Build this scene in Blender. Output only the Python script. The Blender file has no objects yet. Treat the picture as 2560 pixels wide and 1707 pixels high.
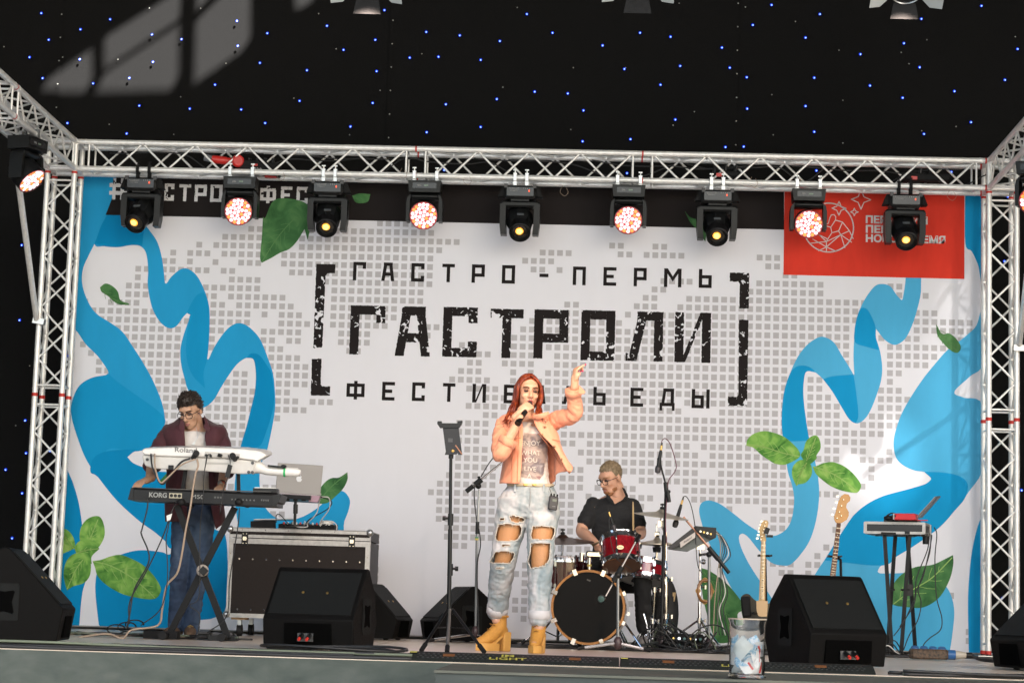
import bpy, bmesh, math, random
import numpy as np
from mathutils import Vector, Matrix, noise
from mathutils.geometry import tessellate_polygon
random.seed(7)
V = Vector
SC = bpy.context.scene
COL = SC.collection
rad = math.radians

# ------------------------------------------------------------------ camera, sky, sun, exposure
FPX, YAW, PIT, ROL = 5300.0, -0.04106, 0.12581, 0.02981
CAM = V((0.656, -18.335, 0.276))
cF = V((math.sin(YAW)*math.cos(PIT), math.cos(YAW)*math.cos(PIT), math.sin(PIT)))
cR0 = V((math.cos(YAW), -math.sin(YAW), 0)); cU0 = cR0.cross(cF)
cR = cR0*math.cos(ROL)+cU0*math.sin(ROL); cU = -cR0*math.sin(ROL)+cU0*math.cos(ROL)
cd = bpy.data.cameras.new('camera'); cam = bpy.data.objects.new('camera', cd); COL.objects.link(cam)
cd.sensor_width = 36.0; cd.lens = FPX/2560*36; cd.clip_start = 0.1; cd.clip_end = 500
cam.matrix_world = Matrix(((cR.x, cU.x, -cF.x, CAM.x), (cR.y, cU.y, -cF.y, CAM.y), (cR.z, cU.z, -cF.z, CAM.z), (0, 0, 0, 1)))
cd.dof.use_dof = True; cd.dof.focus_distance = 14.0; cd.dof.aperture_fstop = 11
SC.camera = cam

SUN_AZ, SUN_EL = rad(34), rad(42)
SUNV = V((math.sin(SUN_AZ)*math.cos(SUN_EL), -math.cos(SUN_AZ)*math.cos(SUN_EL), math.sin(SUN_EL)))
W = bpy.data.worlds.new('World'); SC.world = W; W.use_nodes = True
nt = W.node_tree; bg = nt.nodes['Background']
sky = nt.nodes.new('ShaderNodeTexSky'); sky.sky_type = 'NISHITA'; sky.sun_disc = False
sky.sun_elevation = SUN_EL; sky.sun_rotation = math.pi-SUN_AZ; sky.air_density = 1.3; sky.dust_density = 3.0
nt.links.new(sky.outputs[0], bg.inputs[0]); bg.inputs[1].default_value = 0.060
sl = bpy.data.lights.new('sun', 'SUN'); sl.energy = 5.0; sl.angle = rad(1.0); sl.color = (1.0, 0.96, 0.90)
so = bpy.data.objects.new('sun', sl); COL.objects.link(so); so.rotation_euler = SUNV.to_track_quat('Z', 'Y').to_euler(); so.location = (8, -20, 20)
SC.view_settings.view_transform = 'Standard'; SC.view_settings.look = 'None'
SC.view_settings.exposure = 3.1; SC.view_settings.gamma = 1.0; SC.view_settings.use_curve_mapping = False
SC.cycles.use_denoising = True
SC.cycles.max_bounces = 6; SC.cycles.transparent_max_bounces = 12

# ------------------------------------------------------------------ helpers
def at(px, py, y):                       # a point of the photograph (2560 wide) carried to the depth y
    d = cF + cR*((px-1280)/FPX) - cU*((py-853.5)/FPX)
    return CAM + d*((y-CAM.y)/d.y)
K = 2560/2352
def A(px, py, y): return at(px*K, py*K, y)
def fl(px, py, z=0.0):
    d = cF + cR*((px*K-1280)/FPX) - cU*((py*K-853.5)/FPX)
    return CAM + d*((z-CAM.z)/d.z)

MATS = {}
def mat(name, col, rough=0.5, metal=0.0, emit=None, es=1.0, spec=0.5, noise_amt=0.0, nscale=30, bump=0.0, bscale=60, alpha=1.0, trans=0.0, coat=0.0, stretch=None, sheen=0.0):
    if name in MATS: return MATS[name]
    m = bpy.data.materials.new(name); m.use_nodes = True; MATS[name] = m
    n = m.node_tree.nodes; l = m.node_tree.links; p = n['Principled BSDF']
    p.inputs['Base Color'].default_value = (*col, 1); p.inputs['Roughness'].default_value = rough; p.inputs['Metallic'].default_value = metal
    p.inputs['Specular IOR Level'].default_value = spec; p.inputs['Coat Weight'].default_value = coat
    p.inputs['Transmission Weight'].default_value = trans; p.inputs['Sheen Weight'].default_value = sheen
    if emit: p.inputs['Emission Color'].default_value = (*emit, 1); p.inputs['Emission Strength'].default_value = es
    if noise_amt or bump:
        tc = n.new('ShaderNodeTexCoord'); mp = n.new('ShaderNodeMapping'); l.new(tc.outputs['Object'], mp.inputs[0])
        if stretch: mp.inputs['Scale'].default_value = stretch
    if noise_amt:
        t = n.new('ShaderNodeTexNoise'); t.inputs['Scale'].default_value = nscale; t.inputs['Detail'].default_value = 6; t.inputs['Roughness'].default_value = 0.65
        r = n.new('ShaderNodeValToRGB'); r.color_ramp.elements[0].position = 0.3; r.color_ramp.elements[1].position = 0.7
        r.color_ramp.elements[0].color = (*[c*(1-noise_amt) for c in col], 1); r.color_ramp.elements[1].color = (*[min(1, c*(1+noise_amt)) for c in col], 1)
        l.new(mp.outputs[0], t.inputs['Vector']); l.new(t.outputs[0], r.inputs[0]); l.new(r.outputs[0], p.inputs['Base Color'])
        mr = n.new('ShaderNodeMapRange'); mr.inputs[3].default_value = max(0.03, rough-0.1); mr.inputs[4].default_value = min(1, rough+0.1); l.new(t.outputs[0], mr.inputs[0]); l.new(mr.outputs[0], p.inputs['Roughness'])
    if bump:
        t = n.new('ShaderNodeTexNoise'); t.inputs['Scale'].default_value = bscale; t.inputs['Detail'].default_value = 4
        b = n.new('ShaderNodeBump'); b.inputs['Strength'].default_value = bump; b.inputs['Distance'].default_value = 0.01
        l.new(mp.outputs[0], t.inputs['Vector']); l.new(t.outputs[0], b.inputs['Height']); l.new(b.outputs[0], p.inputs['Normal'])
    return m
def ramp_mat(name, stops, rough=0.8, scale=8.0, detail=8, dist=0.0, stretch=None, bump=0.0, coord='Object'):
    m = mat(name, stops[0][1], rough); n = m.node_tree.nodes; l = m.node_tree.links; p = n['Principled BSDF']
    tc = n.new('ShaderNodeTexCoord'); mp = n.new('ShaderNodeMapping'); l.new(tc.outputs[coord], mp.inputs[0])
    if stretch: mp.inputs['Scale'].default_value = stretch
    t = n.new('ShaderNodeTexNoise'); t.inputs['Scale'].default_value = scale; t.inputs['Detail'].default_value = detail; t.inputs['Distortion'].default_value = dist
    r = n.new('ShaderNodeValToRGB'); e = r.color_ramp.elements
    e[0].position, e[0].color = stops[0][0], (*stops[0][1], 1); e[1].position, e[1].color = stops[-1][0], (*stops[-1][1], 1)
    for s in stops[1:-1]:
        x = e.new(s[0]); x.color = (*s[1], 1)
    l.new(mp.outputs[0], t.inputs['Vector']); l.new(t.outputs[0], r.inputs[0]); l.new(r.outputs[0], p.inputs['Base Color'])
    if bump:
        b = n.new('ShaderNodeBump'); b.inputs['Strength'].default_value = bump; b.inputs['Distance'].default_value = 0.02; l.new(t.outputs[0], b.inputs['Height']); l.new(b.outputs[0], p.inputs['Normal'])
    return m

OFF = {}
def thing(name, label, cat, loc=(0, 0, 0), group=None):
    o = bpy.data.objects.new(name, None); COL.objects.link(o); o.empty_display_size = 0.1
    o.location = loc; OFF[o.name] = V(loc); tag(o, label, cat, group); return o
def tag(o, label, cat, group=None):
    o['label'] = label; o['category'] = cat
    if group: o['group'] = group
    return o

def frame_of(d, up=V((0, 0, 1))):
    d = V(d).normalized(); x = d.cross(V(up))
    if x.length < 1e-4: x = d.cross(V((1, 0, 0)))
    x.normalize(); return x, d.cross(x).normalized()*-1 if False else x.cross(d).normalized(), d
def crv(pts, n=6):                        # Catmull-Rom through pts
    P = [V(p) for p in pts]; P = [P[0]*2-P[1]]+P+[P[-1]*2-P[-2]]; out = []
    for i in range(1, len(P)-2):
        a, b, c, d = P[i-1:i+3]
        for k in range(n):
            t = k/n; out.append(0.5*((2*b)+(c-a)*t+(2*a-5*b+4*c-d)*t*t+(3*b-a-3*c+d)*t**3))
    out.append(P[-2]); return out
def rotm(rx=0, ry=0, rz=0): return (Matrix.Rotation(rad(rz), 3, 'Z') @ Matrix.Rotation(rad(ry), 3, 'Y') @ Matrix.Rotation(rad(rx), 3, 'X'))

class M:
    def __init__(s): s.v = []; s.f = []
    def add(s, vs, fs):
        o = len(s.v); s.v += [V(x) for x in vs]; s.f += [tuple(i+o for i in f) for f in fs]; return s
    def box(s, c, d, R=None, ch=0.0):
        hx, hy, hz = d[0]/2, d[1]/2, d[2]/2; c = V(c)
        if ch > 0:                        # chamfered box: octagonal in x-z, softened
            e = ch; P = [(-hx+e, -hz), (hx-e, -hz), (hx, -hz+e), (hx, hz-e), (hx-e, hz), (-hx+e, hz), (-hx, hz-e), (-hx, -hz+e)]
            q = [((1-e/hx*0.6), (1-e/hz*0.6))]
            rings = []
            for yy, k in ((-hy, e), (-hy+e, 0), (hy-e, 0), (hy, e)):
                rings.append([V((x*(1-k/hx), yy, z*(1-k/hz))) for x, z in P])
            vs = [p for r in rings for p in r]; fs = []
            for i in range(3):
                for j in range(8): fs.append((i*8+j, i*8+(j+1) % 8, i*8+8+(j+1) % 8, i*8+8+j))
            fs.append(tuple(range(7, -1, -1))); fs.append(tuple(24+j for j in range(8)))
        else:
            vs = [V((x*hx, y*hy, z*hz)) for x in (-1, 1) for y in (-1, 1) for z in (-1, 1)]
            fs = [(0, 1, 3, 2), (4, 6, 7, 5), (0, 4, 5, 1), (2, 3, 7, 6), (0, 2, 6, 4), (1, 5, 7, 3)]
        if R is not None: vs = [R @ p for p in vs]
        return s.add([c+p for p in vs], fs)
    def cyl(s, p, q, r, r2=None, n=12): return s.tube([p, q], [r, r if r2 is None else r2], n)
    def tube(s, pts, r, n=6, cap=True, flat=None):
        P = [V(p) for p in pts]; m = len(P); R = r if isinstance(r, (list, tuple)) else [r]*m
        base = len(s.v); x = None
        for i in range(m):
            d = (P[min(i+1, m-1)]-P[max(i-1, 0)])
            d = d.normalized() if d.length > 1e-9 else V((0, 0, 1))
            if x is None:
                x = d.cross(V((0, 0, 1)))
                if x.length < 1e-3: x = V((1, 0, 0))
            x = (x-d*x.dot(d))
            x = x.normalized() if x.length > 1e-6 else d.orthogonal().normalized()
            y = d.cross(x)
            for k in range(n):
                a = 2*math.pi*k/n; s.v.append(P[i]+(x*math.cos(a)+y*math.sin(a)*(flat or 1))*R[i])
        for i in range(m-1):
            for k in range(n):
                a = base+i*n+k; b = base+i*n+(k+1) % n; s.f.append((a, b, b+n, a+n))
        if cap: s.f.append(tuple(base+k for k in range(n-1, -1, -1))); s.f.append(tuple(base+(m-1)*n+k for k in range(n)))
        return s
    def lathe(s, prof, o, ax=V((0, 0, 1)), n=24, close=True):
        o = V(o); d = V(ax).normalized(); x = d.orthogonal().normalized(); y = d.cross(x); base = len(s.v)
        for r, h in prof:
            for k in range(n):
                a = 2*math.pi*k/n; s.v.append(o+d*h+(x*math.cos(a)+y*math.sin(a))*max(r, 1e-5))
        for i in range(len(prof)-1):
            for k in range(n):
                a = base+i*n+k; b = base+i*n+(k+1) % n; s.f.append((a, b, b+n, a+n))
        if close: s.f.append(tuple(base+k for k in range(n-1, -1, -1))); s.f.append(tuple(base+(len(prof)-1)*n+k for k in range(n)))
        return s
    def ell(s, c, r, R=None, nu=16, nv=10):
        c = V(c); r = (r, r, r) if not isinstance(r, (tuple, list)) else r; vs = []
        vs.append(V((0, 0, r[2])))
        for i in range(1, nv):
            t = math.pi*i/nv
            for k in range(nu):
                a = 2*math.pi*k/nu; vs.append(V((r[0]*math.sin(t)*math.cos(a), r[1]*math.sin(t)*math.sin(a), r[2]*math.cos(t))))
        vs.append(V((0, 0, -r[2]))); fs = []
        for k in range(nu): fs.append((0, 1+k, 1+(k+1) % nu))
        for i in range(nv-2):
            for k in range(nu):
                a = 1+i*nu+k; b = 1+i*nu+(k+1) % nu; fs.append((a, a+nu, b+nu, b))
        e = len(vs)-1
        for k in range(nu): fs.append((e, 1+(nv-2)*nu+(k+1) % nu, 1+(nv-2)*nu+k))
        if R is not None: vs = [R @ p for p in vs]
        return s.add([c+p for p in vs], fs)
    def prism(s, pts, ext):               # pts: planar 3D loop, ext: extrusion vector
        P = [V(p) for p in pts]; n = len(P); e = V(ext)
        return s.add(P+[p+e for p in P], [tuple(range(n-1, -1, -1)), tuple(range(n, 2*n))]+[(i, (i+1) % n, n+(i+1) % n, n+i) for i in range(n)])
    def flatpoly(s, loops):               # tessellated planar polygon with holes
        L = [[V(p) for p in lp] for lp in loops]; tris = tessellate_polygon(L)
        return s.add([p for lp in L for p in lp], [tuple(t) for t in tris])
    def build(s, name, m, parent=None, smooth=35, world=True):
        me = bpy.data.meshes.new(name)
        off = V((0, 0, 0))
        if parent is not None and world: off = OFF[parent.name]
        me.from_pydata([tuple(p-off) for p in s.v], [], s.f)
        return link(name, me, m, parent, smooth)
def link(name, me, m, parent=None, smooth=35, recalc=True):
    if recalc:
        b = bmesh.new(); b.from_mesh(me); bmesh.ops.recalc_face_normals(b, faces=b.faces); b.to_mesh(me); b.free()
    for x in (m if isinstance(m, (list, tuple)) else [m]): me.materials.append(x)
    if smooth:
        me.shade_smooth()
        if smooth < 179: me.set_sharp_from_angle(angle=rad(smooth))
    o = bpy.data.objects.new(name, me); COL.objects.link(o)
    if parent is not None:
        o.parent = parent; OFF[o.name] = OFF[parent.name]
    else: OFF[o.name] = V((0, 0, 0))
    return o
def structure(o): o['kind'] = 'structure'; return o
def copy_tree(o, parent=None):
    c = o.copy(); COL.objects.link(c); c.parent = parent
    if o.name in OFF: OFF[c.name] = OFF[o.name]
    for ch in list(o.children): copy_tree(ch, c)
    return c
ROD = {}
def rod(name, p, q, r, m, parent, n=8):   # a straight bar sharing its mesh with every bar of its length
    p, q = V(p), V(q); d = q-p; L = d.length; key = (round(L, 3), r, m.name, n)
    if key not in ROD:
        me = bpy.data.meshes.new(name); b = M().cyl((0, 0, -L/2), (0, 0, L/2), r, n=n); me.from_pydata([tuple(x) for x in b.v], [], b.f)
        me.materials.append(m); me.shade_smooth(); me.set_sharp_from_angle(angle=rad(50)); ROD[key] = me
    o = bpy.data.objects.new(name, ROD[key]); COL.objects.link(o); o.parent = parent
    o.location = (p+q)/2-OFF[parent.name]; o.rotation_euler = d.to_track_quat('Z', 'Y').to_euler(); OFF[o.name] = OFF[parent.name]
    return o
FONTC = {}
def text(s, size, name, m, parent, origin, xdir, ydir, ext=0.0008, align='CENTER', bold=0.0, sx=1.0):
    cu = bpy.data.curves.new('txt', 'FONT'); cu.body = s; cu.size = size; cu.align_x = align; cu.align_y = 'CENTER'; cu.extrude = ext; cu.offset = bold; cu.resolution_u = 3
    to = bpy.data.objects.new('txt', cu); COL.objects.link(to)
    dg = bpy.context.evaluated_depsgraph_get(); me = bpy.data.meshes.new_from_object(to.evaluated_get(dg))
    bpy.data.objects.remove(to); bpy.data.curves.remove(cu)
    x = V(xdir).normalized(); y = V(ydir).normalized(); z = x.cross(y); o = V(origin); off = OFF[parent.name] if parent else V((0, 0, 0))
    for v in me.vertices: v.co = o+x*v.co.x*sx+y*v.co.y+z*v.co.z-off
    me.materials.clear()
    return link(name, me, m, parent, 0, recalc=False)
def remesh(mb, voxel=0.006, smooth=4, name='body'):
    me = bpy.data.meshes.new(name); me.from_pydata([tuple(p) for p in mb.v], [], mb.f)
    b = bmesh.new(); b.from_mesh(me); bmesh.ops.recalc_face_normals(b, faces=b.faces); b.to_mesh(me); b.free()
    o = bpy.data.objects.new('tmp', me); COL.objects.link(o)
    md = o.modifiers.new('r', 'REMESH'); md.mode = 'VOXEL'; md.voxel_size = voxel
    if smooth:
        sm = o.modifiers.new('s', 'SMOOTH'); sm.factor = 0.5; sm.iterations = smooth
    dg = bpy.context.evaluated_depsgraph_get(); r = bpy.data.meshes.new_from_object(o.evaluated_get(dg))
    bpy.data.objects.remove(o); bpy.data.meshes.remove(me); return r
def warp(me, fn):                         # move every vertex by fn(co, normal)
    nn = [v.normal.copy() for v in me.vertices]
    for v, n in zip(me.vertices, nn): v.co += fn(v.co.copy(), n)
def put(me, name, m, parent, smooth=180):
    off = OFF[parent.name]
    me.transform(Matrix.Translation(-off)); me.materials.clear(); return link(name, me, m, parent, smooth, recalc=False)

# ------------------------------------------------------------------ materials
ALU = mat('aluminium', (0.80, 0.79, 0.77), 0.36, 0.35, noise_amt=0.10, nscale=25)
ALUD = mat('brushed_steel', (0.5, 0.5, 0.5), 0.3, 0.9)
CHROME = mat('chrome', (0.75, 0.75, 0.77), 0.12, 1.0)
REDT = mat('red_tape', (0.55, 0.03, 0.02), 0.6)
BLK = mat('black_plastic', (0.008, 0.0085, 0.009), 0.42, spec=0.3, noise_amt=0.25, nscale=40)
BLKM = mat('black_matte', (0.009, 0.009, 0.0095), 0.75, spec=0.2, noise_amt=0.3, nscale=30, bump=0.2, bscale=200)
BLKMET = mat('black_metal', (0.008, 0.008, 0.009), 0.35, 0.2, spec=0.3)
RUB = mat('rubber', (0.012, 0.012, 0.0125), 0.6, spec=0.2)
WHT = mat('white_plastic', (0.72, 0.70, 0.67), 0.3, noise_amt=0.03, nscale=8)
GOLD = mat('brass', (0.6, 0.38, 0.12), 0.3, 0.9)
DGREY = mat('dark_grey', (0.05, 0.05, 0.052), 0.5, noise_amt=0.2)
WPRINT = mat('white_print', (0.6, 0.6, 0.6), 0.6)
GREYP = mat('grey_print', (0.25, 0.25, 0.25), 0.6)
SILVER = mat('silver_case', (0.42, 0.40, 0.38), 0.38, 0.6)
# ------------------------------------------------------------------ the setting
floor_m = ramp_mat('stage_boards', [(0.25, (0.50, 0.40, 0.31)), (0.5, (0.60, 0.50, 0.41)), (0.75, (0.68, 0.58, 0.49))], 0.34, 3.0, 8, 0.3, (0.35, 3.0, 1))
YF, YB, YC, XW = -7.28, 0.345, 1.9, 8.5
f = M().box((0, (YF+YC+1)/2, -0.05), (2*XW+7.5, YC+1-YF, 0.1)); structure(f.build('stage_floor', floor_m))
conc = ramp_mat('painted_concrete', [(0.25, (0.045, 0.056, 0.051)), (0.5, (0.062, 0.073, 0.066)), (0.8, (0.085, 0.094, 0.086))], 0.85, 6, 10, 0.2, (1, 1, 2.2), 0.35)
MATS['painted_concrete'].node_tree.nodes['Principled BSDF'].inputs['Specular IOR Level'].default_value = 0.2
# fascia of the stage with its rough trowelled band
bmv = M(); nx, nz = 900, 36
zt, zb_ = -0.004, -1.2
for j in range(nz+1):
    z = zt+(zb_-zt)*(j/nz)**1.6
    for i in range(nx+1):
        x = -XW+2*XW*i/nx
        band = math.exp(-((z+0.15+0.01*noise.noise(V((x*3, 0, 0))))/0.045)**2)
        d = 0.022*noise.noise(V((x*16, z*9, 1)))*band+0.012*band*(1+noise.noise(V((x*2.2, 0, 8))))+0.006*noise.noise(V((x*3, z*3, 5)))+0.003*noise.noise(V((x*30, z*22, 5)))+0.010*max(0, noise.noise(V((x*9, z*14, 11))))*(1 if z < -.1 else .3)
        if j == 0: d = 0
        bmv.v.append(V((x, YF-0.004-max(d, -0.003), z)))
for j in range(nz):
    for i in range(nx):
        a = j*(nx+1)+i; bmv.f.append((a, a+1, a+nx+2, a+nx+1))
structure(bmv.build('stage_front_wall', conc, None, 180))
# low apron step before the stage front
xa = fl(1063/K, 1677/K).x
apr = ramp_mat('apron_paint', [(0.3, (0.075, 0.082, 0.07)), (0.55, (0.10, 0.102, 0.088)), (0.8, (0.16, 0.12, 0.085))], 0.8, 3, 8, 0.2)
MATS['apron_paint'].node_tree.nodes['Principled BSDF'].inputs['Specular IOR Level'].default_value = 0.1
a = M().box(((xa+XW)/2, (YF-0.02-8.45)/2, -0.015), (XW-xa, 8.45+YF-0.02, 0.012)); structure(a.build('apron_step', apr))
a = M().box(((xa+XW)/2+0.003, (YF-0.03-8.447)/2, -0.622), (XW-xa-0.006, 8.447+YF-0.05, 1.198)); structure(a.build('apron_step_front_wall', ramp_mat('dark_teal_paint', [(0.3, (0.024, 0.032, 0.031)), (0.7, (0.038, 0.046, 0.044))], 0.8, 5, 8, 0.2, (1, 1, 3))))
gm = ramp_mat('plaza_paving', [(0.3, (0.085, 0.09, 0.095)), (0.7, (0.125, 0.13, 0.135))], 0.9, 2, 8)
structure(M().box((0, -10, -1.26), (300, 300, 0.1)).build('ground', gm))
# unseen roof shading the stage, openings shaped to throw the sun patch
ZR = 9.5
dark = mat('roof_underside', (0.05, 0.05, 0.05), 0.9, noise_amt=0.2)
Z1 = lambda X, Y: at(X/2.6133, Y/2.6133, YC)
panes = [[(285, 582), (300, 535), (440, 425), (600, 312), (606, 500), (565, 584)],
         [(690, 235), (1000, 42), (1160, -60), (1185, -60), (1172, 120), (690, 432)],
         [(692, 468), (1172, 162), (1165, 490), (1120, 580), (640, 582)],
         [(1285, 135), (1400, 20), (1500, -80), (1642, -80), (1638, 235), (1592, 312), (1275, 535)],
         [(1290, -80), (1420, -80), (1290, 62)], [(1942, 45), (1985, 35), (2050, -10), (2080, -80), (1925, -80)]]
loops = [[(-XW-3.5, YC+0.6, ZR), (XW+3.5, YC+0.6, ZR), (XW+3.5, -17.8, ZR), (-XW-3.5, -17.8, ZR)]]
for pn in panes:
    lp = []
    for X, Y in pn:
        p = Z1(X, Y); lp.append(p+SUNV*((ZR-p.z)/SUNV.z))
    loops.append(lp)
for cx, cy, rx, ry, pitch, hs in ((2196, 880, 62, 270, 0.095, 0.0068), (2030, 1060, 95, 110, 0.075, 0.0078)):   # pinholes added to the roof for faint sun on the banner's right
    c0 = A(cx, cy, YB); m0 = 0.0037
    for i in range(-12, 13):
        for j in range(-14, 15):
            u, w = i*pitch*0.7, j*pitch
            if (u/(rx*m0))**2+(w/(ry*m0))**2 > 1: continue
            p = c0+V((u, 0, w)); q = p+SUNV*((ZR-p.z)/SUNV.z); loops.append([q+V((a*hs, b*hs, 0)) for a, b in ((-1, -1), (1, -1), (1, 1), (-1, 1))])
rf = M().flatpoly(loops); rv = [p+V((0, 0, 0.02)) for p in rf.v]
structure(rf.build('stage_roof', dark, None, 0))
for sx, nm in ((-1, 'stage_side_wall'), (1, 'stage_side_wall')):  # unseen walls closing the sides against sun and sky
    structure(M().box((sx*(XW+3.3), -4.0, 4.1), (0.2, 13.0, 10.7)).build(nm, dark))

# ------------------------------------------------------------------ star curtain
cloth = ramp_mat('black_stage_cloth', [(0.3, (0.0084, 0.0084, 0.0088)), (0.7, (0.0128, 0.0127, 0.0128))], 0.95, 220, 3, 0, None, 0.15)
MATS['black_stage_cloth'].node_tree.nodes['Principled BSDF'].inputs['Specular IOR Level'].default_value = 0.03
cur = thing('star_curtain', 'black star cloth with tiny blue lights hanging behind the banner', 'curtain', (0, YC, 0))
seam = [A(150, 60, YC).x-0.02, A(905, 100, YC).x, A(1697, 100, YC).x]
xs = [-XW-3.2]+seam+[XW+3.2]
for i in range(len(xs)-1):
    c = M(); n = 60; x0, x1 = xs[i]-0.05, xs[i+1]
    for j in range(41):
        z = 0.01+j*0.25
        for k in range(n+1):
            t = k/n; x = x0+(x1-x0)*t
            y = YC+0.016*(i % 2)+0.012*noise.noise(V((x*1.5, z*0.25, i*9)))+0.006*math.sin(x*2.3)
            c.v.append(V((x+(0.004 if k == 0 else -0.004 if k == n else 0), y, z)))
    for j in range(40):
        for k in range(n): a = j*(n+1)+k; c.f.append((a, a+1, a+n+2, a+n+1))
    c.build('curtain_panel', cloth, cur, 180)
led = mat('blue_star_light', (0.02, 0.05, 0.3), 0.4, emit=(0.006, 0.05, 1.0), es=0.14)
ledw = mat('star_light_core', (0.6, 0.7, 1), 0.4, emit=(0.30, 0.50, 1.0), es=0.45)
dot = mat('unlit_star_light', (0.45, 0.45, 0.42), 0.5)
STARS = [(95,31),(253,45),(112,92),(185,68),(68,132),(98,180),(183,137),(214,192),(320,243),(155,283),(291,307),(436,250),(351,143),(297,180),(349,80),(417,91),(544,49),(546,106),(614,77),(597,145),(705,162),(494,195),(554,252),(609,283),(688,232),(805,291),(856,237),(751,60),(789,115),(883,24),(862,92),(865,164),(941,133),(979,74),(1007,131),(1056,82),(1104,138),(1148,95),(1228,211),(1141,228),(1024,240),(980,304),(1104,292),(1210,33),(1269,76),(1304,215),(1340,254),(1338,325),(1384,105),(1434,159),(1470,76),(1540,85),(1562,152),(1517,195),(1551,275),(1448,320),(1658,110),(1676,156),(1715,178),(1716,250),(1666,338),(1708,337),(1772,12),(1729,58),(1883,33),(1850,87),(1870,179),(1850,244),(1870,303),(1976,125),(1998,197),(2112,155),(2076,100),(2073,225),(2192,210),(2230,281),(2122,308),(2337,113),(2308,184),(2116,44),(2254,14),(2013,6),(1020,391),(1440,398),(45,735),(50,563),(58,965),(60,1040),(13,1078),(51,1132),(28,1235),(105,762),(115,1035),(158,817),(143,988),(58,287),(2315,452),(2307,600),(2302,1373),(2346,1125),(514,365),(1875,392),(2185,395)]
sm = M().ell((0, 0, 0), 0.0135, None, 8, 6); sme = bpy.data.meshes.new('star_light'); sme.from_pydata([tuple(p) for p in sm.v], [], sm.f); sme.materials.append(led); sme.shade_smooth()
sc_ = M().ell((0, 0, 0), 0.0052, None, 8, 6); sce = bpy.data.meshes.new('star_core'); sce.from_pydata([tuple(p) for p in sc_.v], [], sc_.f); sce.materials.append(ledw)
for k, (px, py) in enumerate(STARS):
    p = A(px, py, YC-0.03); o = bpy.data.objects.new('star_light', sme); COL.objects.link(o); o.parent = cur; o.location = p-V((0, YC, 0)); o.scale = (1, 0.6, 1)
    c = bpy.data.objects.new('star_core', sce); COL.objects.link(c); c.parent = o; c.location = (0.001, -0.017, -0.004)
DOTS = [(9,108),(144,132),(343,19),(461,20),(732,32),(251,286),(399,309),(553,328),(519,146),(675,226),(772,113),(803,310),(415,223),(271,137),(873,208),(969,124),(1188,18),(1317,156),(1437,156),(1155,201),(1595,257),(1311,298),(1546,288),(1560,8),(1712,17),(1927,116),(1827,50),(2388-56,85),(1936,231),(2070,121),(2388-300,147),(2196,291),(2117,301),(1773,218),(1776,310),(1936,329),(2329-200,92),(68,840),(36,977)]
d = M()
for px, py in DOTS: d.ell(A(px, py, YC-0.015), (0.006, 0.004, 0.006), None, 6, 4)
for sxx in seam:
    for k in range(14): d.ell((sxx-0.015, YC-0.03, 4.1+k*0.235), (0.007, 0.005, 0.007), None, 6, 4)
o = d.build('eyelets', dot, cur); o['kind'] = 'stuff'

# ------------------------------------------------------------------ trusses
CH, DG, S = 0.025, 0.0095, 0.24
WX = 4.03; Z0 = 0.025; ZL = 4.05; ZU = ZL+S
def band(root, p, d, r=0.0262, w=0.022, m=None, name='red_band'):
    d = V(d).normalized(); M().cyl(p-d*w/2, p+d*w/2, r, n=14).build(name, m or REDT, root)
def section(root, o, ax, u, v, L, flip=0):   # one box truss section: chords at o, o+u, o+v, o+u+v
    o, ax, u, v = V(o), V(ax).normalized(), V(u), V(v)
    cs = [o, o+u, o+u+v, o+v]
    for c in cs:
        rod('chord', c, c+ax*L, CH, ALU, root, 14)
        for e in (0.055, L-0.055): M().cyl(c+ax*(e-0.004), c+ax*(e+0.004), CH*1.1, n=14).build('collar', ALU, root)
    n = max(2, round((L-0.19)/0.2285/2)*2); st = (L-0.19)/n; g = 0.013
    for fi in range(4):
        a, b = cs[fi], cs[(fi+1) % 4]; inw = (b-a).normalized()*CH*0.8
        for e in (0.085, L-0.085): rod('strut', a+ax*e+inw, b+ax*e-inw, DG, ALU, root)
        for k in range(n):
            s0, s1 = 0.095+k*st+g, 0.095+(k+1)*st-g
            up = (k+fi+flip) % 2
            p, q = (a, b) if up else (b, a); i1 = inw if up else -inw
            rod('brace', p+ax*s0+i1, q+ax*s1-i1, DG, ALU, root)
bt = thing('overhead_truss', 'long horizontal aluminium truss carrying the row of stage lights', 'truss', (0, 0, ZL))
for x0, x1 in ((-3.995, -0.995), (-0.995, 1.005), (1.005, 4.005)):
    section(bt, (x0, 0, ZL), (1, 0, 0), (0, 0, S), (0, S, 0), x1-x0)
for xj in (-0.995, 1.005, 4.0):
    for y in (0, S):
        for z in (ZL, ZU): band(bt, V((xj, y, z)), (1, 0, 0), w=0.014)
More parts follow.
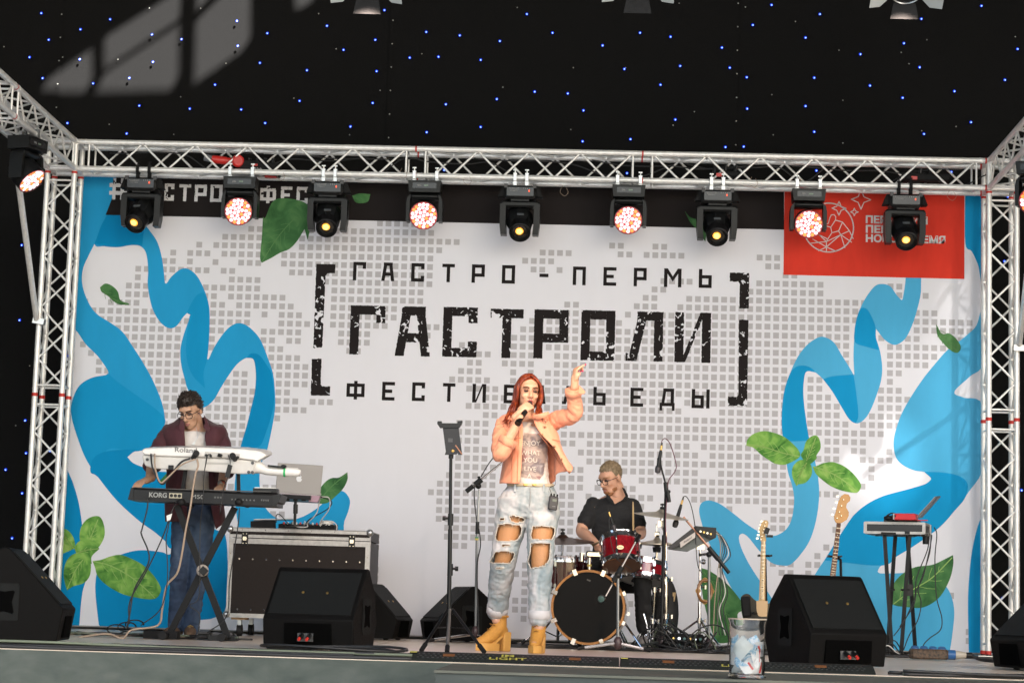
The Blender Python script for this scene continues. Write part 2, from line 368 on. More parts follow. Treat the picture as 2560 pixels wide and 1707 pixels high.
for sx, side in ((-1, 'left'), (1, 'right')):
    xi = sx*WX; xo = xi+sx*S; xl = min(xi, xo)
    tw = thing('truss_tower', 'upright aluminium box truss tower at the %s end of the banner' % side, 'truss tower', (xi, 0, 0), 'truss towers beside the banner')
    for z0 in (Z0, Z0+2.0):
        section(tw, (xl, 0, z0), (0, 0, 1), (S, 0, 0), (0, S, 0), 2.0, 1 if sx > 0 else 0)
    for zz in (Z0+0.012, Z0+2.0, Z0+3.985):
        for x in (xi, xo):
            for y in (0, S):
                band(tw, V((x, y, zz)), (0, 0, 1), w=0.03 if zz < 3 else 0.02)
    # corner block
    for x in (xi, xo):
        for y in (0, S): rod('corner_tube', (x, y, ZL-0.02), (x, y, ZU), CH, ALU, tw, 14)
    for z in (ZL, ZU):
        for y in (0, S): rod('corner_tube', (xo-sx*0.0, y, z), (sx*3.995, y, z), CH, ALU, tw, 14)
        for x in (xi, xo): rod('corner_tube', (x, 0, z), (x, S, z), CH, ALU, tw, 14)
    M().box((xi+sx*S/2, S/2, 0.006), (0.45, 0.45, 0.012)).build('base_plate', ALUD, tw)
    for x in (xi, xo):
        for y in (0, S): M().cyl((x, y, 0.01), (x, y, 0.03), 0.02, n=10).build('foot_bolt', BLK, tw)
    st = thing('side_truss', 'aluminium truss running forward from the %s tower top' % side, 'truss', (xi, 0, ZL), 'side trusses running forward')
    for y0 in (-2.0, -4.0): section(st, (xl, y0, ZL), (0, 1, 0), (S, 0, 0), (0, 0, S), 2.0, 1)
    for x in (xi, xo):
        for z in (ZL, ZU): band(st, V((x, -2.0, z)), (0, 1, 0), w=0.014)
# diagonal stay poles
pl = thing('stay_pole', 'slanting aluminium stay pole clamped to the left tower', 'pole', A(92, 738, -0.03))
M().cyl(A(84, 733, -0.05), A(40, 400, -1.3), 0.026, n=14).build('pole_tube', ALU, pl)
M().box(A(90, 738, -0.03), (0.1, 0.07, 0.05), rotm(0, 8, 0)).build('clamp', ALUD, pl)
pl = thing('stay_pole', 'slanting aluminium stay pole clamped to the right tower', 'pole', A(2345, 790, -0.03))
M().cyl(A(2341, 792, -0.05), A(2368, 560, -1.3), 0.026, n=14).build('pole_tube', ALU, pl)
M().box(A(2343, 800, -0.03), (0.12, 0.07, 0.05)).build('clamp', ALUD, pl)
# ------------------------------------------------------------------ the printed banner
BW = 4.03
ban = thing('banner', 'large printed festival banner with blue ribbons, grey pixel map and black lettering', 'banner', (0, YB, 0))
def printed(name, col, var=0.04):
    return mat(name, col, 0.75, noise_amt=var, nscale=2.0, bump=0.30, bscale=2.0, spec=0.08, stretch=(1.6, 1, 0.5))
wcol = (0.715, 0.715, 0.765)
wm = printed('banner_white', wcol, 0.015)
b = M(); nx, nz = 90, 45
def wav(x, z):  # gentle slack of the cloth
    e = max(0, 1-abs(BW-abs(x))/0.5)
    return 0.004*noise.noise(V((x*0.7, z*0.5, 3)))+0.004*e*math.sin(z*11+x*14)
ZB0, ZB1 = 0.03, 4.12
for j in range(nz+1):
    for i in range(nx+1):
        x = -BW+2*BW*i/nx; z = ZB0+(ZB1-ZB0)*j/nz; b.v.append(V((x, YB+0.0012+0.1*wav(x, z), z)))
for j in range(nz):
    for i in range(nx): q = j*(nx+1)+i; b.f.append((q, q+1, q+nx+2, q+nx+1))
b.build('banner_cloth', wm, ban, 180)
def zone(x0, y0, s):
    return lambda X, Y: (lambda p: (p.x, p.z))(at(x0+X*s, y0+Y*s, YB))
z4 = zone(0, 550, 1/2.6133); z6 = zone(1660, 550, 1/2.6133); zb = zone(0, 1107, 1/2.6133); zc = zone(1660, 1107, 1/2.6133)
z1 = zone(0, 0, 1/2.6133); z3 = zone(1660, 0, 1/2.6133); z5 = zone(700, 550, 1/2.6133)
s28 = 650/2316
r1 = zone(180, 540, s28); r3 = zone(640, 540, s28); r4 = zone(1240, 560, s28); r5 = zone(1240, 960, s28); r6 = zone(1800, 640, s28); r7 = zone(1800, 1000, s28); r8 = zone(800, 960, s28)
def clampb(p): return (min(max(p[0], -BW), BW), min(max(p[1], ZB0), ZB1))
def smooth2(pts, n=5, closed=True):
    out = []; N = len(pts)
    for i in range(N):
        a, b_, c, d_ = [V(pts[(i+k) % N]) for k in (-1, 0, 1, 2)]
        cor = lambda p, q, r: (q-p).length > 1e-6 and (r-q).length > 1e-6 and (q-p).normalized().dot((r-q).normalized()) < 0.2
        if cor(a, b_, c): a = b_*2-c
        if cor(b_, c, d_): d_ = c*2-b_
        for k in range(n):
            t = k/n; out.append(0.5*((2*b_)+(c-a)*t+(2*a-5*b_+4*c-d_)*t*t+(3*b_-a-3*c+d_)*t**3))
    return [(p.x, p.y) for p in out]
def flat(name, pts, layer, m, smooth=True, holes=(), parent=None):
    P = smooth2(pts) if smooth else pts
    P = [clampb(p) for p in P]; y = YB-0.0002*layer
    mb = M().flatpoly([[(x, y, z) for x, z in P]]+[[(x, y, z) for x, z in h] for h in holes])
    return mb.build(name, m, parent or ban, 0)
def quad(name, zf, x0, y0, x1, y1, layer, m):
    a, c = zf(x0, y0), zf(x1, y1)
    return flat(name, [(a[0], a[1]), (c[0], a[1]), (c[0], c[1]), (a[0], c[1])], layer, m, False)
Z = lambda zf, L: [zf(x, y) for x, y in L]
# grey pixel map: rows of squares read as spans
rows = [(r1, 122, (1615,1690)), (r1,195,(1385,1690)), (r1,262,(1155,1155),(1305,1690)), (r1,335,(922,922),(1073,1225),(1378,1690)), (r1,405,(840,918),(1068,1068),(1297,1297),(1525,1690)),
 (r1,475,(610,686),(835,1218),(1370,1446)), (r1,548,(605,605),(835,835)), (r1,568,(1442,1670)), (r1,622,(525,670)), (r1,640,(1210,1670)), (r1,697,(520,690)), (r1,716,(1206,1282),(1435,1890)),
 (r1,772,(140,140),(360,595)), (r1,797,(1278,1356),(1505,1965)), (r1,845,(210,740)), (r1,873,(1275,1580),(1735,1735),(1882,2040)), (r1,920,(280,1045)), (r1,947,(1270,1575),(1880,2110)), (r1,998,(430,965)),
 (r1,1022,(1268,1345),(1727,2035)), (r1,1075,(45,45),(500,960)), (r1,1100,(1262,1262),(1723,1795),(1950,2028)), (r1,1152,(45,115),(573,955)), (r1,1178,(1255,1255),(1720,1870)), (r1,1230,(185,185),(600,950)), (r1,1262,(1790,2020)),
 (r1,1308,(255,255),(640,945)), (r1,1337,(1785,2092)), (r1,1383,(255,330),(710,940)), (r1,1408,(1475,1552),(1780,2090)), (r1,1462,(705,1010)), (r1,1485,(1395,1550),(1850,2088)), (r1,1540,(780,1000)), (r1,1562,(1390,1620),(1855,1930)),
 (r1,1620,(790,930)), (r1,1640,(1310,1620),(1850,2002)), (r1,1652,(2150,2310)), (r1,1695,(850,930)), (r1,1705,(1225,1600)), (r1,1720,(1845,2078)), (r1,1775,(850,925)), (r1,1782,(1225,1530)), (r1,1795,(1840,1840)), (r1,1850,(845,845)), (r1,1857,(1300,1525)),
 (r1,1935,(1370,1525)), (r1,2010,(1370,1520)), (r1,2398,(1415,1415),(1735,1812)), (r1,2637,(1350,1350),(1800,1800)), (r1,2690,(1350,1350),(1870,1870)),
 (r3,75,(1120,1420)), (r3,143,(430,1575)), (r3,215,(430,1570)), (r3,235,(1645,1800)), (r3,285,(425,1570)), (r3,305,(1645,1645)), (r3,358,(270,1565)), (r3,430,(40,40),(265,1565)), (r3,508,(340,495),(640,1560)), (r3,585,(640,1558)),
 (r3,665,(712,1478)), (r3,745,(710,1475)), (r3,822,(708,1245)), (r3,897,(703,1240)), (r3,970,(700,1162)), (r3,983,(1545,1620)), (r3,1045,(775,1005)), (r3,1060,(1550,1550)), (r3,1120,(772,1000)), (r3,1145,(1845,1845)), (r3,1200,(845,920)), (r3,1225,(1995,2070)), (r3,1300,(1918,1992)), (r3,1372,(1838,1990)), (r3,1450,(1757,2065)), (r3,1530,(1910,2000),(2140,2140)),
 (r4,195,(1038,1115)), (r4,203,(1423,1500)), (r4,258,(423,655)), (r4,272,(1115,1190),(1346,1656)), (r4,330,(268,498)), (r4,407,(341,418),(575,575)), (r4,506,(1490,1728)), (r4,577,(1415,1492)), (r4,598,(2275,2275)), (r4,652,(1338,1412)), (r4,665,(1724,2110),(2275,2275)),
 (r4,718,(642,718)), (r4,728,(1260,1412)), (r4,740,(1647,2265)), (r4,790,(640,715)), (r4,803,(1180,1180)), (r4,812,(1490,2290)), (r4,865,(325,715)), (r4,878,(870,1100)), (r4,890,(1330,2290)), (r4,940,(250,715),(870,950)), (r4,955,(1095,2290)), (r4,1012,(172,320),(640,712)), (r4,1018,(865,1170)), (r4,1033,(1250,2290)),
 (r4,1087,(170,320),(478,710)), (r4,1098,(860,945),(1095,2285)), (r4,1163,(168,318),(552,705)), (r4,1180,(1090,2285)), (r4,1237,(87,318)), (r4,1252,(552,2285)), (r4,1312,(162,162),(315,315)), (r4,1330,(470,2285)), (r4,1392,(160,160)), (r4,1405,(390,2285)), (r4,1465,(10,10)), (r4,1480,(390,2285)),
 (r5,30,(-66,10)), (r5,125,(-66,60),(440,2290)), (r5,48,(400,2290)), (r5,203,(60,60),(450,2290)), (r5,288,(690,2290)), (r5,364,(600,600),(1000,2260)), (r5,440,(610,2250)), (r5,517,(610,690),(840,2250)), (r5,597,(762,2250)), (r5,677,(840,2250)), (r5,752,(600,770),(970,2250)), (r5,827,(595,750)), (r5,843,(1300,2245)), (r5,897,(590,750),(910,1230)), (r5,935,(1690,2240)),
 (r5,978,(590,660),(820,820)), (r5,1000,(1220,1375)), (r5,1015,(1768,2240)), (r5,1062,(590,660)), (r5,1082,(1300,1300)), (r5,1100,(2080,2080)), (r5,1140,(590,660)), (r5,1220,(590,660)), (r5,1300,(270,270),(600,660)), (r5,1375,(600,830)), (r5,1450,(600,830)), (r5,1530,(600,830)),
 (r8,30,(1345,1570)), (r8,110,(1500,1640)), (r8,187,(1335,1560)), (r8,265,(1485,1560)), (r8,340,(1255,1480)), (r8,418,(1250,1480)), (r8,495,(1250,1400)), (r8,575,(1322,1475)), (r8,645,(1240,1475)), (r8,722,(1238,1560)), (r8,798,(1155,1550)), (r8,873,(1075,1545)), (r8,948,(996,1540)), (r8,1028,(1070,1610)), (r8,1105,(1065,1530)), (r8,1182,(1062,1530)), (r8,1262,(1137,1530)), (r8,1340,(1135,1530)), (r8,1422,(1210,1290)), (r8,1422,(1990,1990)),
 (r6,15,(355,510)), (r6,88,(428,508)), (r6,180,(585,662)), (r6,243,(350,895)), (r6,265,(1520,1596)), (r6,318,(275,895)), (r6,342,(1600,1600),(1835,1835)), (r6,393,(275,1280)), (r6,466,(40,1210)), (r6,500,(1760,1908)), (r6,543,(38,1200)), (r6,583,(1757,2225)), (r6,618,(36,1130)), (r6,658,(1750,2225)), (r6,692,(33,1130)), (r6,736,(1440,1750),(2145,2145)),
 (r6,772,(33,1120)), (r6,803,(1500,1990)), (r6,850,(30,1120)), (r6,884,(1515,1910)), (r6,925,(30,680),(1130,1130)), (r6,960,(1515,1830)), (r6,1002,(28,580)), (r6,1035,(1517,1595)), (r6,1078,(25,570),(800,880)), (r6,1110,(1515,1515)), (r6,1157,(25,560),(805,885)), (r6,1188,(1440,1595)), (r6,1235,(22,560),(800,960)), (r6,1266,(1435,1670)), (r6,1315,(20,570),(805,1040)), (r6,1340,(1435,1590)),
 (r6,1393,(22,565),(803,1040)), (r6,1414,(1355,1590)), (r6,1470,(20,560),(803,1120)), (r6,1495,(1300,1590)), (r6,1547,(20,560),(800,1520)),
 (r7,333,(20,560)), (r7,365,(955,1275)), (r7,411,(18,560)), (r7,440,(955,1040),(1195,1275)), (r7,452,(1510,1510)), (r7,490,(15,560)), (r7,515,(880,1040),(1275,1510)), (r7,570,(15,570)), (r7,602,(1352,1352)), (r7,650,(12,560)), (r7,683,(1352,1352)), (r7,727,(10,620)), (r7,758,(1275,1275)), (r7,806,(10,650)), (r7,830,(890,1040)), (r7,882,(5,635)), (r7,962,(85,85)), (r7,970,(400,635)), (r7,1055,(475,640)), (r7,1130,(475,555)), (r7,1145,(1030,1030)), (r7,1300,(950,950)), (r7,1380,(870,870)), (r7,1455,(475,640),(793,870)), (r7,1530,(550,630),(793,793))]
zq = zone(850, 1107, 1/2.6133)
rows += [(zq,815,(200,237)), (zq,875,(200,237)), (zq,1015,(1150,1205)), (zq,1075,(1145,1200)), (zq,890,(1205,1205)), (zq,945,(1205,1205)), (zq,835,(1155,1210)), (zq,770,(1210,1210)), (zq,1135,(1205,1205)), (zq,1040,(1895,1895)), (zc,990,(1880,1880)), (zc,1215,(1975,1975)), (zc,1285,(1975,1975))]
# fit pitch and phase of the grid from the row data, then fill cells
P0 = r6(350, 243); PIT_ = (r6(895, 249)[0]-P0[0])/7.0
vz = sorted(r6(33, y)[1] for y in (1470, 1393, 1315, 1235, 1157, 1078, 1002, 925, 850, 772, 692, 618, 543, 466)); PZ = (vz[-1]-vz[0])/13.0
cells = set()
for r in rows:
    zf, y = r[0], r[1]
    for x0, x1 in r[2:]:
        a, c = zf(x0, y), zf(x1, y)
        i0, i1 = round((a[0]-P0[0])/PIT_), round((c[0]-P0[0])/PIT_)
        for i in range(i0, i1+1):
            t = 0 if i1 == i0 else (i-i0)/(i1-i0); zz = a[1]+(c[1]-a[1])*t
            cells.add((i, round((zz-vz[0])/PZ)))
g = M(); hs = PIT_*0.335
for i, j in sorted(cells):
    x, z = P0[0]+i*PIT_, vz[0]+j*PZ
    if abs(x) > BW-hs or z < ZB0+hs: continue
    y = YB-0.0002
    g.add([(x-hs, y, z-hs), (x+hs, y, z-hs), (x+hs, y, z+hs), (x-hs, y, z+hs)], [(0, 1, 2, 3)])
o = g.build('pixel_map', printed('banner_grey', (0.44, 0.43, 0.45), 0.03), ban, 0); o['kind'] = 'stuff'
# blue ribbons
BL = printed('ribbon_blue', (0.020, 0.31, 0.60), 0.05); BD = printed('ribbon_dark_blue', (0.003, 0.235, 0.50), 0.05); BR = printed('ribbon_sky_blue', (0.075, 0.385, 0.64), 0.06); BR2 = printed('ribbon_mid_blue', (0.008, 0.275, 0.555), 0.05)
def b4(L): return [(x, y+1455.6) for x, y in L]
R1 = Z(z4, [(600,-40),(800,-60),(930,20),(985,80),(1030,150),(1060,260),(1078,412),(1090,412),(1120,370),(1180,322),(1230,320),(1290,370),(1340,470),(1365,560),(1370,650),(1365,790),(1354,905),(1364,905),(1400,830),(1460,740),(1520,685),(1580,675),(1640,710),(1700,780),(1750,900),(1785,1010),(1798,1150),(1795,1250),(1775,1370),(1740,1520),(1710,1585),(1695,1700),(1720,1850),(1790,1935),(1880,1960),(1980,1935),(2080,1875),(2150,1805),(2200,1770),(2250,1775),(2285,1825),(2280,1885),(2250,1965),(2180,2130),(1650,2130),(1580,2060),(1550,1955),(1532,1800),(1540,1660),(1572,1480),(1610,1350),(1640,1230),(1665,1120),(1672,1020),(1665,940),(1650,905),(1610,900),(1550,940),(1490,1020),(1440,1100),(1400,1170),(1350,1215),(1290,1235),(1225,1100),(1210,1050),(1185,950),(1178,850),(1200,750),(1235,650),(1243,620),(1232,600),(1200,630),(1150,695),(1100,705),(1050,670),(1005,600),(980,520),(965,420),(968,330),(960,240),(940,190),(900,165),(850,165),(770,178),(680,172),(615,155)])
flat('blue_ribbon', R1, 2, BL)
flat('ribbon_shade', Z(z4, [(640,-40),(800,-60),(930,20),(930,170),(900,165),(850,165),(770,178),(680,172),(615,155)]), 3, BD)
flat('ribbon_shade', Z(z4, [(1225,600),(1270,510),(1310,478),(1340,485),(1365,560),(1370,650),(1365,790),(1354,905),(1330,1000),(1340,1100),(1250,1000),(1215,850),(1235,650),(1243,620)]), 3, BR2)
flat('ribbon_shade', Z(z4, [(1610,900),(1640,872),(1690,880),(1735,935),(1775,1010),(1790,1150),(1780,1250),(1740,1380),(1690,1480),(1572,1480),(1610,1350),(1640,1230),(1665,1120),(1672,1020),(1665,940),(1650,905)]), 3, BD)
P1 = Z(z1, [(545,1100),(757,1100),(757,1160),(735,1290),(700,1400)])+Z(z4, [(660,40),(620,150),(580,230),(545,310),(535,390),(550,470),(590,560),(640,620),(720,670),(800,730),(870,830),(940,940),(1000,1050),(1050,1170),(1075,1270),(1075,1340),(1060,1400),(1030,1475),(960,1495),(880,1510),(838,1530),(832,1548),(870,1586),(940,1616),(1010,1640),(1300,1650),(1300,2110),(1125,2168),(1120,2140),(1080,2096),(1010,2036),(900,1956),(760,1826),(640,1676),(560,1556),(500,1400),(465,1270),(475,1170),(520,1080),(600,1030),(690,1012),(708,1004),(700,975),(640,890),(560,810),(495,720),(430,700),(480,400)])
P1[0] = (-BW, P1[0][1]); flat('blue_ribbon', P1, 4, BL)
flat('ribbon_shade', Z(z4, [(708,1004),(760,1050),(900,1150),(1000,1220),(1075,1290),(1075,1340),(1060,1400),(1030,1475),(960,1495),(880,1510),(700,1500),(640,1676),(560,1556),(500,1400),(465,1270),(475,1170),(520,1080),(600,1030),(690,1012)]), 5, BR2)
flat('ribbon_shade', Z(zb, [(940,45),(850,42),(720,50),(640,75),(600,120),(592,190),(640,222),(760,370),(900,500),(1010,580),(1080,640),(1120,690),(1300,690),(1300,190),(1010,185),(940,160),(870,130),(832,92),(880,55)]), 6, BD)
flat('blue_ribbon', Z(zb, [(1125,718),(1060,712),(960,700),(870,705),(760,740),(680,790),(640,830),(625,900),(625,1000),(650,1230),(1050,1230),(1250,1162),(1400,1140),(1480,1050),(1480,640),(1420,570),(1300,560)]), 2, BD)
flat('blue_ribbon', Z(zb, [(400,150),(447,190),(490,300),(520,420),(540,560),(550,640),(585,760),(590,800),(560,900),(535,1000),(515,1230),(380,1230),(390,700)]), 2, BD)
R2 = Z(z6, [(1582,330),(1680,330),(1680,400),(1676,490),(1650,600),(1620,690),(1580,770),(1530,810),(1490,812),(1440,780),(1400,730),(1380,705),(1375,722),(1385,770),(1410,850),(1425,950),(1420,1040),(1390,1140),(1350,1240),(1310,1300),(1260,1328),(1210,1300),(1160,1220),(1100,1120),(1040,1040),(980,990),(940,987),(920,1010),(910,1100),(915,1200),(935,1350),(955,1455)])+Z(zc, [(985,110),(1010,250),(1012,380),(990,520),(950,640),(890,730),(830,790),(780,800),(700,780),(620,700),(560,625),(530,598),(508,592),(490,612),(500,670),(540,760),(600,860),(690,990),(780,1130),(560,1130),(490,1030),(410,890),(330,720),(280,620),(240,500),(230,430),(250,387),(300,375),(370,400),(460,465),(540,528),(620,578),(690,603),(740,600),(800,560),(835,490),(850,380),(840,290),(810,190),(795,90)])+Z(z6, [(772,1380),(770,1250),(785,1120),(820,1010),(870,900),(930,820),(1000,770),(1050,765),(1110,800),(1160,880),(1210,960),(1238,1008),(1243,1008),(1238,880),(1245,750),(1260,640),(1290,560),(1330,490),(1380,430),(1430,418),(1480,435),(1520,490),(1552,523),(1560,510),(1575,420)])
flat('blue_ribbon', R2, 2, BR)
flat('ribbon_shade', Z(z6, [(1285,580),(1310,575),(1340,600),(1380,690),(1385,770),(1405,850),(1330,830),(1250,800),(1245,720),(1262,630)]), 3, BR2)
flat('ribbon_shade', Z(z6, [(820,1010),(860,960),(910,950),(960,965),(990,995),(940,987),(920,1010),(910,1100),(915,1200),(935,1350),(950,1440),(800,1440),(772,1380),(770,1250),(785,1120)]), 3, BR2)
flat('ribbon_shade', Z(z6, [(1100,1020),(1238,1008),(1255,1120),(1270,1270),(1255,1325),(1210,1300),(1160,1220),(1100,1120),(1040,1040)]), 3, BR2)
R3 = Z(z6, [(2067,600),(2040,690),(1980,750),(1930,790),(1850,850),(1770,940),(1690,1040),(1610,1160),(1550,1270),(1512,1380),(1500,1450)])+Z(zc, [(1505,60),(1525,110),(1570,150),(1640,180),(1700,188),(1735,208),(1745,230),(1735,248),(1700,270),(1600,300),(1450,340),(1340,390),(1250,460),(1190,540),(1120,650),(1050,760),(980,870),(930,1000),(900,1200),(900,1420),(1860,1420),(1890,1200),(1895,1080),(1870,980),(1820,915),(1700,850),(1500,850),(1415,850),(1395,838),(1420,800),(1520,740),(1650,660),(1800,550),(1900,440),(1990,320),(2085,150)])+Z(z6, [(2085,1215),(1960,1160),(1912,1143),(1898,1130),(1905,1108),(1935,1078),(2000,1020),(2085,930)])
flat('blue_ribbon', R3, 2, BR)
flat('ribbon_shade', Z(zc, [(1700,188),(1820,192),(1920,212),(1975,250),(1985,300),(1960,370),(1900,440),(1800,550),(1650,660),(1520,740),(1420,800),(1050,765),(1120,650),(1190,540),(1250,460),(1340,390),(1450,340),(1600,300),(1700,270),(1735,248),(1745,230)]), 3, BR2)
flat('blue_ribbon', Z(zc, [(2090,440),(2045,560),(2010,720),(1992,900),(1986,1060),(1992,1420),(2100,1420)]), 2, BR2)
flat('blue_ribbon', Z(z6, [(1968,-170),(2090,-170),(2090,560),(2065,370),(2050,290),(2010,205),(1968,150)]), 2, BR2)
# black title bar, red sponsor panel
KB = printed('print_black', (0.017, 0.014, 0.014), 0.1); RED = printed('print_red', (0.64, 0.045, 0.027), 0.12)
q = Z(z1, [(757,1060),(757,1160),(735,1290),(690,1405)]); q2 = Z(z3, [(785,1501),(785,1050)])
flat('black_title_bar', q+q2, 6, KB, False)
q = z6(780, 358); q2 = z6(1962, 385)
flat('red_panel', [(q[0], q[1]), (q2[0], q[1]), (q2[0], ZB1-0.01), (q[0], ZB1-0.01)], 7, RED, False)
# lettering
def glyph(c, w, h, hv=None):
    """strokes of a constructivist capital in a unit box, w / h = stroke widths"""
    R = lambda x0, y0, x1, y1: [(x0, y0), (x1, y0), (x1, y1), (x0, y1)]
    w_, h_ = 1-w, 1-h
    G = {'Г': [R(0,0,w,h_), R(0,h_,1,1), R(w_,h_-h*0.9,1,h_)], 'г': [R(0,0,w,h_), R(0,h_,1,1), R(w_,h_-h,1,h_)],
     'С': [R(0,0,w,1), R(w,0,1,h), R(w,h_,1,1), R(w_,h_-h*0.75,1,h_), R(w_,h,1,h*1.75)],
     'Т': [R(0,h_,1,1), R(.5-w/2,0,.5+w/2,h_)], 'Р': [R(0,0,w,1), R(w,h_,1,1), R(w,.33,1,.33+h), R(w_,.33+h,1,h_)],
     'О': [R(0,0,w,1), R(w_,0,1,1), R(w,0,w_,h), R(w,h_,w_,1)], 'П': [R(0,0,w,1), R(w_,0,1,1), R(w,h_,w_,1)],
     'Е': [R(0,0,w,1), R(w,0,1,h), R(w,h_,1,1), R(w,.5-h/2,.8,.5+h/2)], '-': [R(0,0,1,1)],
     'Ь': [R(0,0,w,1), R(w,0,1,h), R(w,.5,1,.5+h), R(w_,h,1,.5)], 'В': [R(0,0,w,1), R(w,0,1,h), R(w,h_,1,1), R(w,.5-h/2,1,.5+h/2), R(w_,h,1,.5-h/2), R(w_,.5+h/2,1,h_)],
     'А': [[(0,0),(w,0),(.16+w,h_),(.16,h_)], [(1-w,0),(1,0),(.84,h_),(.84-w,h_)], R(.16,h_,.84,1), R(w+.06,.28,.94-w,.28+h)],
     'Л': [[(.06,0),(.06+w,0),(.3+w,h_),(.3,h_)], R(w_,0,1,h_), R(.3,h_,1,1), [(0,0),(.06,0),(.09,h*.9),(0,h*.9)]],
     'Д': [R(0,.2,1,.2+h), [(.12,.2+h),(.12+w*.9,.2+h),(.22+w*.9,h_),(.22,h_)], R(.95-w,.2+h,.95,h_), R(.22,h_,.95,1), R(0,0,w*.8,.2), R(1-w*.8,0,1,.2)],
     'И': [R(0,0,w,1), R(w_,0,1,1), [(w,0),(w+.05,0),(w_,.86),(w_,1),(w_-.05,1),(w,.14)]],
     'М': [R(0,0,w,1), R(w_,0,1,1), [(w,.72),(.5,.3),(w_,.72),(w_,1),(w_-.02,1),(.5,.58),(w+.02,1),(w,1)]],
     'Ы': [R(0,0,w,1), R(w,0,.68,h), R(w,.5,.68,.5+h), R(.68-w,h,.68,.5), R(1-w,0,1,1)],
     'Ф': [R(0,.14,w,.86), R(1-w,.14,1,.86), R(w,.14,1-w,.14+h), R(w,.86-h,1-w,.86), R(.5-w/2,.14+h,.5+w/2,.86-h), R(.5-w/2,0,.5+w/2,.14), R(.5-w/2,.86,.5+w/2,1)],
     '#': [R(.18,0,.36,1), R(.64,0,.82,1), R(0,.58,.18,.76), R(.36,.58,.64,.76), R(.82,.58,1,.76), R(0,.22,.18,.4), R(.36,.22,.64,.4), R(.82,.22,1,.4)]}
    return G[c]
def letter(c, zf, x0, y0, x1, y1, m, sw, layer=8, rough=0.0, name='letter'):
    a, d_ = zf((x0+x1)/2, (y0+y1)/2), None
    wv = zf(x1, (y0+y1)/2)[0]-zf(x0, (y0+y1)/2)[0]; hv = zf((x0+x1)/2, y0)[1]-zf((x0+x1)/2, y1)[1]
    mb = M(); y = YB-0.0002*layer
    for pl in glyph(c, sw/(x1-x0), sw/(y1-y0)):
        pts = []
        for k in range(len(pl)):
            p, q = V(pl[k]), V(pl[(k+1) % len(pl)]); n = 1
            if rough: n = max(1, int(((q.x-p.x)**2*wv*wv+(q.y-p.y)**2*hv*hv)**.5/0.012))
            for t in range(n):
                r = p.lerp(q, t/n); X = a[0]+(r.x-.5)*wv; ZZ = a[1]+(r.y-.5)*hv
                if rough: X += rough*noise.noise(V((X*60, ZZ*60, 1))); ZZ += rough*noise.noise(V((X*60, ZZ*60, 7)))
                pts.append((X, y, ZZ))
        mb.flatpoly([pts])
    return mb.build(name, m, ban, 0)
def worn(name, ink, paper, thr):
    m = mat(name, ink, 0.75, spec=0.08); n = m.node_tree.nodes; l = m.node_tree.links; p = n['Principled BSDF']
    tc = n.new('ShaderNodeTexCoord'); t = n.new('ShaderNodeTexNoise'); t.inputs['Scale'].default_value = 20; t.inputs['Detail'].default_value = 2.2; t.inputs['Distortion'].default_value = 0.9
    t2 = n.new('ShaderNodeTexNoise'); t2.inputs['Scale'].default_value = 2.6; t2.inputs['Detail'].default_value = 2
    l.new(tc.outputs['Object'], t.inputs['Vector']); l.new(tc.outputs['Object'], t2.inputs['Vector'])
    ad = n.new('ShaderNodeMath'); ad.operation = 'MULTIPLY_ADD'; ad.inputs[1].default_value = 0.55; l.new(t2.outputs[0], ad.inputs[0]); l.new(t.outputs[0], ad.inputs[2])
    r = n.new('ShaderNodeValToRGB'); r.color_ramp.elements[0].position = thr; r.color_ramp.elements[1].position = thr+0.012
    r.color_ramp.elements[0].color = (*ink, 1); r.color_ramp.elements[1].color = (*paper, 1)
    l.new(ad.outputs[0], r.inputs[0]); l.new(r.outputs[0], p.inputs['Base Color']); return m
WK = worn('worn_black_print', (0.017, 0.014, 0.014), wcol, 0.905); WW = worn('worn_white_print', (0.62, 0.61, 0.62), (0.017, 0.014, 0.014), 0.91)
for c, bx in zip('ГАСТРОЛИ', [(r3,838,798,1148,1235),(r3,1243,806,1557,1248),(r3,1665,812,1970,1255),(r4,-53,757,241,1193),(r4,338,763,643,1199),(r4,757,770,1060,1215),(r4,1157,780,1487,1222),(r4,1592,788,1913,1232)]):
    letter(c, *bx, WK, 80, rough=0.004)
for c, bx in zip('гАСТРО-ПЕРМЬ', [(r3,865,410,980,575),(r3,1118,415,1235,580),(r3,1383,421,1500,585),(r3,1658,427,1770,590),(r3,1922,432,2038,596),(r4,53,367,170,531),(r4,387,443,467,474),(r4,685,380,800,545),(r4,957,385,1072,550),(r4,1227,391,1342,556),(r4,1497,397,1652,563),(r4,1807,402,1922,570)]):
    letter(c, *bx, KB, 30 if c != '-' else 10)
for c, bx in zip('ФЕСТИВАЛЬ', [(435,1050,553,1172),(667,1057,750,1178),(863,1060,947,1182),(1063,1065,1145,1187),(1257,1070,1346,1192),(1462,1075,1545,1197),(1650,1078,1737,1200),(1843,1083,1930,1203),(2047,1090,2128,1210)]):
    letter(c, z5, *bx, KB, 22)
for c, bx in zip('ЕДЫ', [(1197,32,1312,200),(1458,38,1592,236),(1743,45,1903,215)]): letter(c, r5, *bx, KB, 30)
for c, bx in zip('#СТРОФЕСТ', [(715,1165,830,1305),(1075,1200,1138,1312),(1170,1205,1247,1315),(1272,1208,1350,1318),(1375,1208,1453,1320),(1700,1215,1803,1328),(1835,1220,1908,1330),(1938,1222,2012,1332),(2042,1226,2116,1336)]):
    letter(c, z1, *bx, WW, 21 if c != '#' else 25, rough=0.003)
